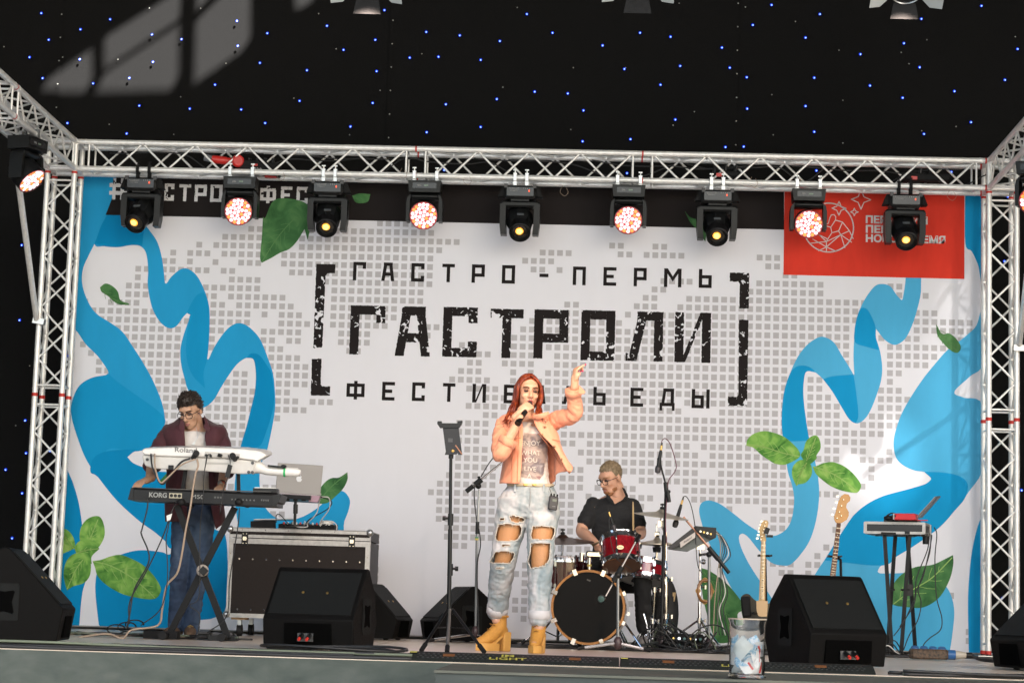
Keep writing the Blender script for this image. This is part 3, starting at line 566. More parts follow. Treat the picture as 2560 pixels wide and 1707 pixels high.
def rough_poly(name, pts, m, layer=8):
    out = []
    for k in range(len(pts)):
        p, q = V(pts[k]), V(pts[(k+1) % len(pts)]); n = max(1, int((q-p).length/0.012))
        for t in range(n):
            r = p.lerp(q, t/n); out.append((r.x+0.005*noise.noise(V((r.x*50, r.y*50, 2))), r.y+0.005*noise.noise(V((r.x*50, r.y*50, 9)))))
    return flat(name, out, layer, m, False)
rough_poly('bracket', Z(z5, [(237,287),(362,290),(360,347),(312,350),(298,368),(276,832),(218,836)]), WK)
rough_poly('bracket', Z(z5, [(209,908),(272,905),(265,1072),(276,1086),(328,1087),(326,1147),(201,1145)]), WK)
rough_poly('bracket', Z(z6, [(430,343),(557,346),(554,578),(492,578),(495,420),(484,405),(430,400)]), WK)
rough_poly('bracket', Z(z6, [(490,650),(552,652),(543,1214),(418,1212),(418,1152),(474,1155),(486,1140)]), WK)
# sponsor panel marks: bear-in-circle emblem, stars, words
ln = M(); yl = YB-0.0018
def pline(pts, w, closed=False):
    P = [V(p) for p in pts]; P = P+[P[0]] if closed else P
    for p, q in zip(P, P[1:]):
        d = (q-p); 
        if d.length < 1e-6: continue
        d.normalize(); nrm = V((-d.y, d.x))*w/2; e = d*w*0.3
        ln.add([(r.x, yl, r.y) for r in (p-e+nrm, q+e+nrm, q+e-nrm, p-e-nrm)], [(0, 1, 2, 3)])
cx, cz = z6(1075, 50); R_ = (z6(1238, 50)[0]-cx); EW = 0.011
pline([(cx+R_*math.cos(a), cz+R_*math.sin(a)) for a in [math.radians(100-t*350/47) for t in range(48)]], EW)
zE = zone(1900, 425, 660/1344); E_ = lambda L: Z(zE, L)
bear = [[(355,245),(363,229),(378,228),(386,240),(384,256),(420,266),(455,310),(474,350)],[(355,245),(348,272),(312,288)],[(325,282),(360,292),(384,256)],[(360,292),(366,320),(345,352),(300,330)],[(366,320),(400,311),(420,266)],[(400,311),(411,330),(455,310)],[(411,330),(338,392),(268,352)],[(338,365),(338,418)],[(411,330),(466,368)],[(411,330),(432,396)],[(338,392),(298,412)],[(338,392),(386,414)],[(252,374),(338,365),(411,330)],[(290,320),(338,365),(345,352)]]
for L in bear: pline(E_(L), 0.007)
def star(x, y, r):
    a = z3(x, y); k = r/2.6133/290
    pts = []
    for t in range(8):
        rr = k if t % 2 == 0 else k*0.42; an = math.pi/4*t; pts.append((a[0]+rr*math.sin(an), a[1]+rr*math.cos(an)))
    pline(pts, 0.008, True)
star(1287, 1305, 66); star(1143, 1362, 48); star(1243, 1386, 26)
ln.build('bear_emblem', WPRINT, ban, 0)
for s, y, x1 in (('ПЕРМСКИЙ', 1437, 1722), ('ПЕРИОД', 1500, 1640), ('НОВОЕ ВРЕМЯ', 1560, 1838)):
    p, p1 = z3(1318, y), z3(x1, y); o = text(s, 0.088, 'panel_words', WPRINT, ban, (p[0], YB-0.0018, p[1]), (1, 0, 0), (0, 0, 1), 0.0003, 'LEFT', 0.0035)
    xs_ = [v.co.x for v in o.data.vertices]; k = (p1[0]-p[0])/(max(xs_)-min(xs_)); x00 = min(xs_)
    for v in o.data.vertices: v.co.x = p[0]+(v.co.x-x00)*k
# printed leaves
def leafm(name, stops, scale=9): m = ramp_mat(name, stops, 0.75, scale, 7, 1.2); m.node_tree.nodes['Principled BSDF'].inputs['Specular IOR Level'].default_value = 0.08; return m
LD = leafm('leaf_print_dark', [(0.3, (0.03, 0.10, 0.035)), (0.5, (0.06, 0.17, 0.06)), (0.72, (0.11, 0.25, 0.09))], 6)
LF = leafm('leaf_print_fresh', [(0.28, (0.035, 0.14, 0.025)), (0.45, (0.12, 0.30, 0.06)), (0.58, (0.22, 0.43, 0.09)), (0.75, (0.40, 0.55, 0.17))], 7)
LV = printed('leaf_vein', (0.30, 0.46, 0.14), 0.1); LVD = printed('leaf_vein_dark', (0.10, 0.22, 0.08), 0.1)
def leaf(pts, m, rib=None, vm=None, layer=9, veins=5):
    o = flat('printed_leaf', pts, layer, m)
    if rib:
        global ln
        ln = M(); global yl
        yl = YB-0.0002*(layer+0.6); C_ = smooth2([rib[0]]+rib+[rib[-1]], 4)[:4*(len(rib)+1)+1]
        C_ = [C_[k] for k in range(0, len(C_))]; P3 = crv([(x, 0, z) for x, z in rib], 6); pl = [(p.x, p.z) for p in P3]
        pline(pl, 0.009)
        n = len(pl); L = sum((V(pl[i+1])-V(pl[i])).length for i in range(n-1))
        for k in range(1, veins+1):
            i = int(k*(n-2)/(veins+1)); d = (V(pl[i+1])-V(pl[i])).normalized()
            for s in (-1, 1):
                ang = s*0.8; e = V((d.x*math.cos(ang)-d.y*math.sin(ang), d.x*math.sin(ang)+d.y*math.cos(ang)))
                l_ = L*0.2*math.sin(math.pi*min(1, (k+0.6)/(veins+1.2))); mid = V(pl[i])+e*l_*0.6+d*l_*0.05
                pline([pl[i], tuple(mid), tuple(V(pl[i])+e*l_+d*l_*0.25)], 0.004)
        v = ln.build('leaf_vein', vm, o, 0)
    return o
leaf(Z(z1, [(1790,1310),(1900,1300),(2010,1340),(2030,1460),(2010,1570)])+Z(z4, [(1990,60),(1940,140),(1890,190),(1830,215),(1770,250),(1710,280),(1700,255),(1702,200),(1712,100),(1718,-20)])+Z(z1, [(1735,1420)]), LD, Z(z4, [(1915,0),(1850,70),(1790,150),(1715,268)]), LVD)
leaf(Z(z1, [(2300,1280),(2350,1265),(2420,1270),(2400,1320),(2330,1325)]), LD)
leaf(Z(z4, [(653,440),(690,415),(735,432),(770,468),(782,515),(800,532),(840,545),(843,555),(780,552),(740,530),(710,500),(665,470)]), LD, Z(z4, [(665,455),(730,510),(830,550)]), LVD, veins=3)
leaf(Z(z6, [(1777,678),(1800,725),(1825,745),(1860,740),(1900,765),(1935,815),(1935,850),(1910,868),(1870,850),(1820,800),(1785,750)]), LD, Z(z6, [(1780,690),(1830,775),(1915,855)]), LVD, veins=3)
leaf(Z(z3, [(135,1378),(170,1420),(230,1440),(280,1480),(270,1580),(215,1500),(170,1450)]), LD)
leaf(Z(zb, [(2090,300),(2130,250),(2170,228),(2215,225),(2270,190),(2270,240),(2240,300),(2190,350),(2140,390),(2090,395),(2060,380)]), LD, Z(zb, [(2085,385),(2150,300),(2265,200)]), LVD, veins=3)
leaf(Z(zb, [(1040,250),(1095,190),(1130,150),(1130,230),(1080,262)]), LD)
leaf(Z(zc, [(1480,1030),(1495,930),(1550,860),(1640,810),(1750,795),(1830,760),(1888,730),(1890,790),(1870,880),(1820,980),(1760,1040),(1680,1075),(1580,1070),(1510,1060)]), LF if False else LD, Z(zc, [(1500,1050),(1620,960),(1750,880),(1880,750)]), LV)
leaf(Z(zc, [(245,815),(300,835),(380,890),(450,960),(510,1040),(535,1090),(480,1120),(500,1250),(420,1300),(340,1290),(290,1150),(250,980)]), LD, Z(zc, [(260,840),(360,980),(440,1250)]), LVD)
# basil sprig, lower left
leaf(Z(zb, [(400,570),(425,560),(460,585),(485,630),(490,680),(460,700),(415,720),(395,720)]), LF, Z(zb, [(485,690),(440,640),(415,590)]), LV, 9, 3)
leaf(Z(zb, [(520,600),(530,550),(560,505),(605,480),(650,480),(675,520),(685,590),(665,650),(620,700),(560,690),(525,640)]), LF, Z(zb, [(560,690),(600,600),(640,500)]), LV, 9)
leaf(Z(zb, [(490,680),(520,640),(590,630),(650,690),(600,740),(600,790),(540,760),(500,720)]), LF, Z(zb, [(500,720),(560,700),(640,690)]), LV, 11, 3)
leaf(Z(zb, [(415,850),(430,780),(470,730),(530,715),(580,750),(595,800),(585,870),(545,915),(480,935),(438,962),(425,920)]), LF, Z(zb, [(560,740),(500,820),(440,950)]), LV, 10)
leaf(Z(zb, [(605,770),(660,762),(720,740),(790,730),(870,760),(940,800),(1000,860),(1040,920),(1052,960),(1030,1005),(985,1020),(900,1010),(800,985),(700,930),(640,870),(620,810)]), LF, Z(zb, [(608,772),(720,800),(850,870),(960,960),(1010,1010)]), LV, 9, 6)
# basil sprig, right
leaf(Z(r7, [(234,405),(245,350),(300,300),(390,275),(480,290),(570,325),(640,380),(700,445),(712,500),(650,545),(570,575),(490,565),(430,530),(360,480),(300,425)]), LF, Z(r7, [(705,500),(560,470),(400,420),(245,395)]), LV, 9, 6)
leaf(Z(r7, [(720,490),(745,440),(765,370),(810,325),(860,315),(890,360),(895,430),(860,490),(860,520),(800,570),(760,550)]), LF, Z(r7, [(770,540),(810,450),(850,340)]), LV, 10)
leaf(Z(r7, [(640,650),(650,590),(690,545),(740,530),(800,560),(820,620),(810,680),(760,735),(700,750),(680,765),(650,700)]), LF, Z(r7, [(770,560),(720,640),(685,755)]), LV, 11)
leaf(Z(r7, [(825,590),(860,585),(920,560),(1000,550),(1080,575),(1150,620),(1210,680),(1250,740),(1255,775),(1225,820),(1160,820),(1070,800),(980,760),(900,700),(850,650)]), LF, Z(r7, [(830,592),(950,630),(1080,700),(1220,810)]), LV, 9, 6)
# hem, eyelets and ties along the lower edge
hm = M().box((0, YB+0.008, 0.026), (2*BW, 0.012, 0.012)); hm.build('hem', mat('hem_grey', (0.2, 0.2, 0.2), 0.7), ban)
# ------------------------------------------------------------------ stage lights
AMB = mat('amber_lens_glow', (1, .6, .1), 0.3, emit=(1.0, 0.26, 0.0), es=0.075); AMBC = mat('amber_core_glow', (1, .9, .5), 0.3, emit=(1.0, 0.50, 0.06), es=0.18)
WLED = mat('white_led_glow', (1, 1, 1), 0.3, emit=(1.0, 0.68, 0.78), es=0.14); OLED = mat('orange_led_glow', (1, .4, .1), 0.3, emit=(1.0, 0.20, 0.03), es=0.12); RLED = mat('red_led_plate', (.3, .03, .03), 0.3, emit=(0.75, 0.05, 0.10), es=0.045)
LEDR = mat('red_digit', (1, .1, .05), 0.4, emit=(1, 0.08, 0.02), es=0.2); LCD = mat('green_lcd', (.16, .22, .17), 0.4)
LENSG = mat('lens_glass', (0.02, 0.018, 0.015), 0.08, coat=1.0)
def clamp(root, x, m, z0=0.0):
    b = M().box((x, 0, -0.045), (0.03, 0.034, 0.05)).box((x, 0, 0.033), (0.032, 0.05, 0.012)).box((x, -0.032, 0), (0.026, 0.012, 0.066)).box((x, 0.032, 0), (0.026, 0.012, 0.066))
    b.cyl((x, -0.02, 0.03), (x, -0.02, 0.07), 0.006, n=8).box((x, -0.02, 0.066), (0.034, 0.008, 0.01)).build('clamp', m, root)
def spot_head(label, group, cm, tilt=40, pan=0):
    r = thing('moving_head_light', label, 'stage light', (0, 0, 0), group)
    for x in (-0.052, 0.052): clamp(r, x, cm)
    base = M().box((0, 0.0, -0.148), (0.27, 0.22, 0.118), None, 0.02).build('base', BLK, r)
    for s in (-1, 1):
        M().prism([(s*0.135, -0.05, -0.085), (s*0.16, -0.05, -0.085), (s*0.195, -0.05, -0.175), (s*0.135, -0.05, -0.175)], (0, 0.1, 0)).build('base_handle', BLKM, base)
        M().box((s*0.125, -0.1, -0.095), (0.03, 0.03, 0.035)).build('corner_bumper', DGREY, base)
    pn = M().box((0, -0.112, -0.145), (0.235, 0.004, 0.075)).build('display_panel', mat('display_panel', (0.02, 0.02, 0.022), 0.25), base)
    p = M()
    for k in range(4): p.box((0.028+k*0.018, -0.1155, -0.118), (0.006, 0.004, 0.009))
    for k in range(3): p.box((-0.055, -0.1155, -0.115-k*0.012), (0.09-k*0.012, 0.002, 0.003))
    p.build('panel_marks', GREYP, base)
    M().box((0.078, -0.1155, -0.138), (0.01, 0.003, 0.016)).build('red_digit', LEDR, base)
    # yoke: bridge and two arms
    yk = M().box((0, 0, -0.245), (0.35, 0.13, 0.055), None, 0.015)
    for s in (-1, 1):
        yk.prism([(s*0.175, -0.07, -0.245), (s*0.175, -0.07, -0.43), (s*0.165, -0.055, -0.515), (s*0.165, 0.055, -0.515), (s*0.175, 0.07, -0.43), (s*0.175, 0.07, -0.245)], (-s*0.052, 0, 0))
    yk.box((0, 0, -0.212), (0.16, 0.16, 0.02)).build('yoke', BLK, r)
    R = rotm(0, 0, pan) @ rotm(tilt, 0, 0)     # head axis: local -Y turned down by tilt
    c = V((0, 0, -0.40)); d = R @ V((0, -1, 0))
    hd = M().lathe([(0.04, -0.17), (0.10, -0.15), (0.118, -0.10), (0.118, 0.02), (0.108, 0.05), (0.095, 0.09), (0.09, 0.17), (0.083, 0.175), (0.08, 0.16)], c, d, 8, True)
    h = hd.build('head', BLK, r, 30)
    M().lathe([(0.092, 0.06), (0.096, 0.10), (0.094, 0.178), (0.086, 0.182), (0.084, 0.165)], c, d, 24, False).build('lens_barrel', BLKMET, h)
    M().lathe([(0.0, 0.168), (0.045, 0.166), (0.08, 0.155)], c, d, 24, False).build('lens', LENSG, h)
    gl = M().lathe([(0.0, 0.179), (0.036, 0.174)], c+R @ V((-0.005, 0, 0.012)), d, 14, False).build('lamp_glow', AMB, h)
    q = M()
    for k in range(5): a = k*1.257; q.lathe([(0.0, 0.184), (0.014, 0.181)], c+R @ V((-0.005+0.015*math.cos(a), 0, 0.013+0.015*math.sin(a))), d, 8, False)
    q.lathe([(0.0, 0.1845), (0.014, 0.1815)], c+R @ V((-0.005, 0, 0.013)), d, 8, False); q.build('lamp_core', AMBC, h)
    M().box(c+R @ V((0, -0.05, 0.113)), (0.06, 0.03, 0.004), R).build('head_badge', mat('badge_grey', (0.12, 0.13, 0.14), 0.3), h)
    return r
def wash_head(label, group, tilt=14, pan=0):
    r = thing('wash_light', label, 'stage light', (0, 0, 0), group)
    for x in (-0.10, 0.10): clamp(r, x, ALUD)
    base = M().prism([(-0.145, -0.10, -0.06), (0.145, -0.10, -0.06), (0.135, -0.10, -0.165), (-0.135, -0.10, -0.165)], (0, 0.2, 0)).build('base', BLK, r, 20)
    M().box((0.0, -0.102, -0.108), (0.21, 0.004, 0.05)).build('display_panel', mat('display_panel', (0.02, 0.02, 0.022), 0.25), base)
    M().box((0.015, -0.1055, -0.108), (0.036, 0.003, 0.013)).build('lcd', LCD, base)
    M().box((-0.05, -0.1055, -0.104), (0.03, 0.003, 0.004)).box((-0.045, -0.1055, -0.112), (0.034, 0.003, 0.005)).build('panel_marks', GREYP, base)
    yk = M().box((0, 0, -0.195), (0.27, 0.12, 0.05), None, 0.02)
    for s in (-1, 1):
        yk.prism([(s*0.12, -0.06, -0.175), (s*0.15, -0.06, -0.205), (s*0.16, -0.06, -0.26), (s*0.158, -0.06, -0.415), (s*0.127, -0.06, -0.415), (s*0.127, -0.06, -0.23)], (0, 0.12, 0))
    yk.build('yoke', BLK, r, 20)
    R = rotm(0, 0, pan) @ rotm(tilt, 0, 0); c = V((0, 0, -0.352)); d = R @ V((0, -1, 0))
    h = M().lathe([(0.05, -0.13), (0.10, -0.11), (0.122, -0.05), (0.124, 0.09), (0.119, 0.093), (0.116, 0.082)], c, d, 28, True).build('head', BLK, r)
    M().lathe([(0.0, 0.085), (0.116, 0.0845)], c, d, 28, False).build('led_plate', RLED, h)
    M().lathe([(0.116, 0.083), (0.1215, 0.094), (0.117, 0.096)], c, d, 28, False).build('rim', mat('rim_glow', (0.5, 0.1, 0.1), 0.3), h)
    w, o = M(), M(); ux, uz = R @ V((1, 0, 0)), R @ V((0, 0, 1)); rnd = random.Random(3)
    for ring, n in ((0, 1), (0.036, 6), (0.069, 12), (0.098, 18)):
        for k in range(n):
            a = 2*math.pi*k/n+ring*9; p = c+ux*ring*math.cos(a)+uz*ring*math.sin(a)
            (o if (ring > 0.09 and k % 4 == 0) or (ring and rnd.random() < 0.07) else w).lathe([(0.0, 0.094), (0.0155, 0.0915), (0.0158, 0.086)], p, d, 8, False)
    a = w.build('white_leds', WLED, h); a['kind'] = 'stuff'; a = o.build('orange_leds', OLED, h); a['kind'] = 'stuff'
    return r
sg, wg = 'amber moving heads under the truss', 'LED wash lights under the truss'
spots = [(330, 419, 0, 'first amber moving head light from the left end of the truss', -12), (757, 428, 1, 'amber moving head light beside the large printed leaf', 4), (1197, 440, 1, 'amber moving head light above the singer, middle of the truss', 4), (1648, 450, 1, 'amber moving head light just left of the red panel', 0), (2078, 462, 0, 'amber moving head light in front of the red panel lettering', 0)]
s0 = None
for px, py, wc, lb, pan in spots:
    o = spot_head(lb, sg, ALUD if wc else BLKM, 40, pan); o.location = (at(px*K, 440, 0).x, 0, ZL)
for i, (px, lb) in enumerate([(555, 'red and white LED wash light nearest the left end'), (978, 'red and white LED wash light between leaf and singer'), (1445, 'red and white LED wash light right of the truss middle'), (1857, 'red and white LED wash light before the bear emblem')]):
    if i == 0: w0 = wash_head(lb, wg); o = w0
    else: o = copy_tree(w0); o['label'] = lb
    o.location = (at(px*K, 440, 0).x, 0, ZL)
o = wash_head('LED wash light on the left side truss, seen edge on', 'LED wash lights on the side trusses', 46); o.location = (-WX-0.03, -1.45, ZL); o.rotation_euler = (0, 0, rad(72))
o = wash_head('LED wash light on the right side truss at the picture edge', 'LED wash lights on the side trusses', 30); o.location = (WX+0.13, -1.35, ZL); o.rotation_euler = (0, 0, rad(-25))
def spotlamp(name, loc, tgt, e, col, ang, blend=0.6, size=0.05):
    l = bpy.data.lights.new(name, 'SPOT'); l.energy = e; l.color = col; l.spot_size = rad(ang); l.spot_blend = blend; l.shadow_soft_size = size
    o = bpy.data.objects.new(name, l); COL.objects.link(o); o.location = loc; o.rotation_euler = (V(loc)-V(tgt)).to_track_quat('Z', 'Y').to_euler()
for px in (978, 1445): spotlamp('wash_beam', (at(px*K, 440, 0).x, -0.12, ZL-0.36), (0.3, -4.3, 0.4), 9, (1.0, 0.40, 0.65), 30)
spotlamp('side_banner_fill', (WX+0.07, -1.5, ZL-0.44), (3.1, YB, 2.0), 6, (1.0, 0.93, 0.9), 40, 0.9, 0.02)  # added beam that brightens the right end of the banner
# barn-door lamps at the top edge, hung downstage over the front of the stage
FD = mat('barn_door_grey', (0.30, 0.32, 0.32), 0.5); YL_ = -7.3
lb_ = thing('lighting_bar', 'dark pipe carrying the barn door lamps above the stage front', 'pipe', (0, YL_, 4.25)); M().cyl((-7.5, YL_, 4.25), (7.5, YL_, 4.25), 0.025, n=12).build('pipe', BLKMET, lb_)
for px, py, lit, lbn in ((842, -36, 0, 'barn door lamp at the top edge, left of the other two'), (1466, -38, 2, 'barn door lamp at the top edge above the singer'), (2082, -25, 1, 'barn door lamp at top right glowing warm')):
    k = 0.58; c = A(px, py, YL_); fr = thing('barn_door_lamp', lbn, 'stage lamp', c, 'barn door lamps along the top')
    R = rotm(58, 0, 0); d = R @ V((0, -1, 0)); L_ = lambda pr: [(r*k, h*k) for r, h in pr]
    bd = M().lathe(L_([(0.06, -0.28), (0.13, -0.25), (0.14, -0.08), (0.15, -0.02), (0.15, 0.03), (0.135, 0.03), (0.13, 0.0)]), c, d, 24).build('housing', BLKM, fr)
    M().lathe(L_([(0.0, -0.005), (0.13, 0.0)]), c, d, 24, False).build('lens', LENSG, bd)
    M().lathe(L_([(0.150, 0.02), (0.156, 0.03), (0.150, 0.04), (0.145, 0.03), (0.150, 0.02)]), c, d, 28, False).build('front_ring', ALUD, bd)
    if lit: M().lathe(L_([(0.0, 0.006), (0.055, 0.003)]), c, d, 20, False).build('lamp_glow', mat('warm_lens_glow', (1, .7, .4), 0.3, emit=(1.0, 0.55, 0.22), es=0.10), bd)  # the middle lamp's glow is added along with its beam
    ux, uz = V((1, 0, 0)), R @ V((0, 0, 1))
    for s in (1, -1):
        h0 = c+(ux*s*0.15+d*0.02)*k; e = (ux*s*0.8-uz*0.12+d*0.45).normalized()*k
        M().prism([h0+uz*0.10*k, h0-uz*0.10*k, h0+e*0.09-uz*0.15*k, h0+e*0.21-uz*0.10*k, h0+e*0.21+uz*0.08*k, h0+e*0.09+uz*0.14*k], d*0.003).build('barn_door', FD, fr, 0)
        h0 = c+(uz*s*0.15+d*0.02)*k; e = (uz*s*0.55+d*0.8).normalized()*k
        M().prism([h0-ux*0.10*k, h0+ux*0.10*k, h0+e*0.15+ux*0.13*k, h0+e*0.15-ux*0.13*k], d*0.003).build('barn_door', BLKM, fr, 0)
    M().tube([c+ux*0.095, c+ux*0.1+V((0, 0, 0.2)), V((c.x+0.06, YL_, 4.24))], 0.009).tube([c-ux*0.095, c-ux*0.1+V((0, 0, 0.2)), V((c.x-0.06, YL_, 4.24))], 0.009).build('hanger', BLKMET, fr)
    spotlamp('warm_beam', c+d*0.17+V((0, 0.0, -0.02)), (0.33, -4.25, 1.35) if lit == 2 else (c.x*0.8, -1.6, 0.6), {0: 30, 1: 30, 2: 48}[lit], (1.0, 0.64, 0.36) if lit == 2 else (1.0, 0.80, 0.68), 22 if lit == 2 else 62, 0.8, 0.06)  # left and middle beams added to brighten singer, floor and lower banner
# power boxes, plugs and cables lying in the truss
CAB = mat('black_cable', (0.014, 0.014, 0.015), 0.5); TAN = mat('tan_cable', (0.36, 0.27, 0.2), 0.55); WCAB = mat('white_cable', (0.6, 0.58, 0.56), 0.45); GCAB = mat('grey_green_cable', (0.12, 0.14, 0.10), 0.5); PUR = mat('plum_cable', (0.12, 0.03, 0.05), 0.5)
RPL = mat('red_plug', (0.50, 0.02, 0.015), 0.35, noise_amt=0.1)
pb = thing('power_box', 'black power distribution box inside the truss near the red connector', 'power box', A(598, 388, 0.1))
M().box(A(598, 388, 0.1), (0.36, 0.14, 0.11), rotm(0, 6, 0), 0.01).build('box', BLKM, pb)
for k in range(4): M().cyl(A(572+k*18, 381, 0.08), A(574+k*18, 364, 0.06), 0.016, n=8).build('plug', BLK, pb)
M().box(A(585, 379, 0.025), (0.05, 0.006, 0.02)).build('label_patch', RPL, pb)
text('№20', 0.05, 'box_mark', WPRINT, pb, A(588, 391, 0.025), (1, 0, 0), (0, 0, 1))
rp = thing('red_connector', 'fat red power connector lying in the truss', 'connector', A(500, 368, 0.08))
M().cyl(A(515, 368, 0.06), A(562/1.0, 374, 0.02)*0+A(545, 375, 0.02), 0.001).build('pin', BLK, rp)
M().lathe([(0.026, 0), (0.036, 0.01), (0.036, 0.13), (0.03, 0.14), (0.03, 0.2)], A(486, 366, 0.06), A(560, 374, 0.06)-A(486, 366, 0.06)).build('plug_body', RPL, rp)
M().lathe([(0.028, 0), (0.054, 0.005), (0.054, 0.04), (0.04, 0.05)], A(545, 370, 0.05), A(560, 371, -0.2)-A(545, 370, 0.05)).build('plug_face', RPL, rp)
M().cyl(A(470, 362, 0.06), A(488, 366, 0.06), 0.03, n=12).build('grey_collar', mat('collar_grey', (0.14, 0.15, 0.16), 0.5), rp)
tag(M().box(A(610, 385, -0.03+0.16), (0.07, 0.07, 0.05)).box(A(622, 405, 0.1), (0.1, 0.06, 0.03)).build('red_socket', RPL), 'red socket block hanging at the right end of the left power box', 'socket')
for (px, py, lb) in ((1268, 383, 'black power box in the truss above the guitars'), ):
    pass
for px, py, lb in ((1680, 398, 'small black junction box standing in the truss right of the third joint'), (2128, 405, 'black power box in the truss over the red panel')):
    q = thing('power_box', lb, 'power box', A(px, py, 0.1)); M().box(A(px, py+5, 0.1), (0.40 if px > 2000 else 0.16, 0.14, 0.06 if px > 2000 else 0.05), None, 0.01).build('box', BLKM, q)
    for k in range(3): M().cyl(A(px-40+k*24, py, 0.08), A(px-36+k*24, py-18, 0.06), 0.016, n=8).build('plug', BLK, q)
    M().box(A(px-28, py+4, 0.02), (0.05, 0.01, 0.03)).build('label_patch', RPL, q)
def cable(pts, r, m, label, group, n=6, name='cable', k=6):
    return tag(M().tube(crv(pts, n), r, k).build(name, m, None, 180), label, 'cable', group)
rnd = random.Random(11)
for i in range(9):
    x = -3.9+rnd.random()*0.3+i*0.85; pts = []
    L = 0.9+rnd.random()*0.9
    for k in range(7):
        t = k/6; pts.append((x+L*t, 0.06+0.12*rnd.random(), ZU-0.05-0.05*math.sin(math.pi*t)*rnd.random()-0.02*rnd.random()-(0.12 if rnd.random() < 0.15 else 0)))
    cable(pts, 0.006, CAB, 'thin black cable slung inside the overhead truss', 'cables inside the overhead truss')
for px, py in ((1078, 405), (650, 395), (2190, 440), (1735, 410), (1300, 430), (530, 420), (930, 390)):
    p = A(px, py, -0.02); cable([p, p+V((0.02, -0.02, -0.05)), p+V((-0.01, 0, -0.08)), p+V((-0.05, 0.02, -0.04)), p+V((-0.03, 0.03, 0.02))], 0.0016, TAN, 'thin pale safety wire looped round the truss chord', 'safety wires on the truss', 5, 'safety_wire', 5)

# ------------------------------------------------------------------ monitors
GRM = mat('monitor_paint', (0.0048, 0.0045, 0.0044), 0.6, spec=0.08, noise_amt=0.25, nscale=300, bump=0.35, bscale=500)
GRB = mat('monitor_grille', (0.0095, 0.0102, 0.0102), 0.65, spec=0.12, noise_amt=0.2, nscale=400, bump=0.3, bscale=700)
def wedge(label, loc, rz, w=0.62, h=0.52, d=0.52, side=None, jack=False):
    r = thing('floor_monitor', label, 'floor monitor', (0, 0, 0), 'wedge floor monitors')
    P = [(-d/2+0.03, 0.012), (-d/2, 0.19*h/0.52), (0.0, h-0.012), (0.02, h), (0.05, h), (d*0.38, h*0.70), (d/2-0.03, h*0.48), (d/2, h*0.34), (d/2-0.07, 0.012)]
    body = M().prism([(-w/2, y, z) for y, z in P], (w, 0, 0)); bo = body.build('cabinet', GRM, r, 25)
    m2 = bo.modifiers.new('b', 'BEVEL'); m2.width = 0.008; m2.segments = 2; m2.limit_method = 'ANGLE'; m2.angle_limit = rad(20)
    a, b_ = V((0, -d/2, 0.19*h/0.52)), V((0, 0.0, h-0.012)); n = V((0, -(b_.z-a.z), (b_.y-a.y))).normalized()
    t = (b_-a).normalized(); L = (b_-a).length
    pan = M().prism([a+t*0.035+n*0.001+V((s*(w/2-0.025), 0, 0))+t*q for s, q in ((-1, 0), (1, 0), (1, L-0.06), (-1, L-0.06))], n*0.006).build('rear_panel', GRB, r, 0)
    for s in (-1, 1):
        p = a+t*L*0.52+n*0.007+V((s*w*0.135, 0, 0)); M().lathe([(0.009, 0), (0.009, 0.003), (0.004, 0.005)], p, n, 10).build('screw', GOLD, r)
    M().prism([(-0.15, -d/2-0.001+0.012, 0.03), (0.15, -d/2+0.011, 0.03), (0.15, -d/2-0.0, 0.16), (-0.15, -d/2-0.0, 0.16)], (0, 0.02, 0)).build('connector_recess', mat('recess_black', (0.002, 0.002, 0.002), 0.9, spec=0.02), r, 0)
    if jack:
        M().box((-0.01, -d/2-0.004, 0.075), (0.10, 0.006, 0.05)).build('jack_plate', DGREY, r)
        for x in (-0.03, 0.02): M().cyl((x, -d/2-0.05, 0.07), (x, -d/2+0.0, 0.09), 0.014, n=10).build('speaker_plug', BLK, r); M().cyl((x, -d/2-0.065, 0.06), (x, -d/2-0.045, 0.072), 0.009, n=10).build('red_sleeve', REDT, r)
    for s in (-1, 1):
        hy, hz = 0.02, h*0.42; x = s*(w/2+0.001)
        fr = M().prism([(x, hy+p, hz+q) for p, q in ((-.075,-.11),(.075,-.11),(.085,-.1),(.085,.1),(.075,.11),(-.075,.11),(-.085,.1),(-.085,-.1))], (s*0.004, 0, 0)).build('handle_frame', GRB, r)
        M().prism([(x+s*0.0042, hy+p, hz+q) for p, q in ((-.05,-.07),(0,-.055),(.05,-.07),(.06,-.06),(.045,0),(.06,.06),(.05,.07),(0,.06),(-.05,.07),(-.06,.06),(-.045,0),(-.06,-.06))], (s*0.001, 0, 0)).build('handle_recess', mat('recess_black', (0.002, 0.002, 0.002), 0.9, spec=0.02), r, 0)
        for y in (-0.15, 0.12): M().cyl((s*(w/2-0.08), y, 0), (s*(w/2-0.08), y, 0.014), 0.02, n=10).build('rubber_foot', RUB, r)
    r.location = loc; r.rotation_euler = (0, 0, rad(rz)); return r
g_ = lambda px, py: fl(px, py)
wedge('big black floor monitor right of the clear bucket', (2.035, -5.62, 0), 22, 0.50, 0.535, 0.60, jack=True)
wedge('black floor monitor below the flight case, in front of it', (-1.02, -5.15, 0), -11, 0.58, 0.50, 0.50, jack=True)
wedge('black floor monitor half hidden behind the one at the flight case', (-1.15, -0.55, 0), 82, 0.6, 0.46, 0.52)
wedge('black floor monitor behind the singer and her lyric stand', (-0.44, -0.45, 0), -72, 0.6, 0.46, 0.56)
wedge('black floor monitor cut off by the left picture edge', (-2.86, -5.42, 0), 97, 0.62, 0.56, 0.66)
wedge('black floor monitor cut off by the right picture edge', (3.53, -4.9, 0), -80, 0.62, 0.50, 0.60)

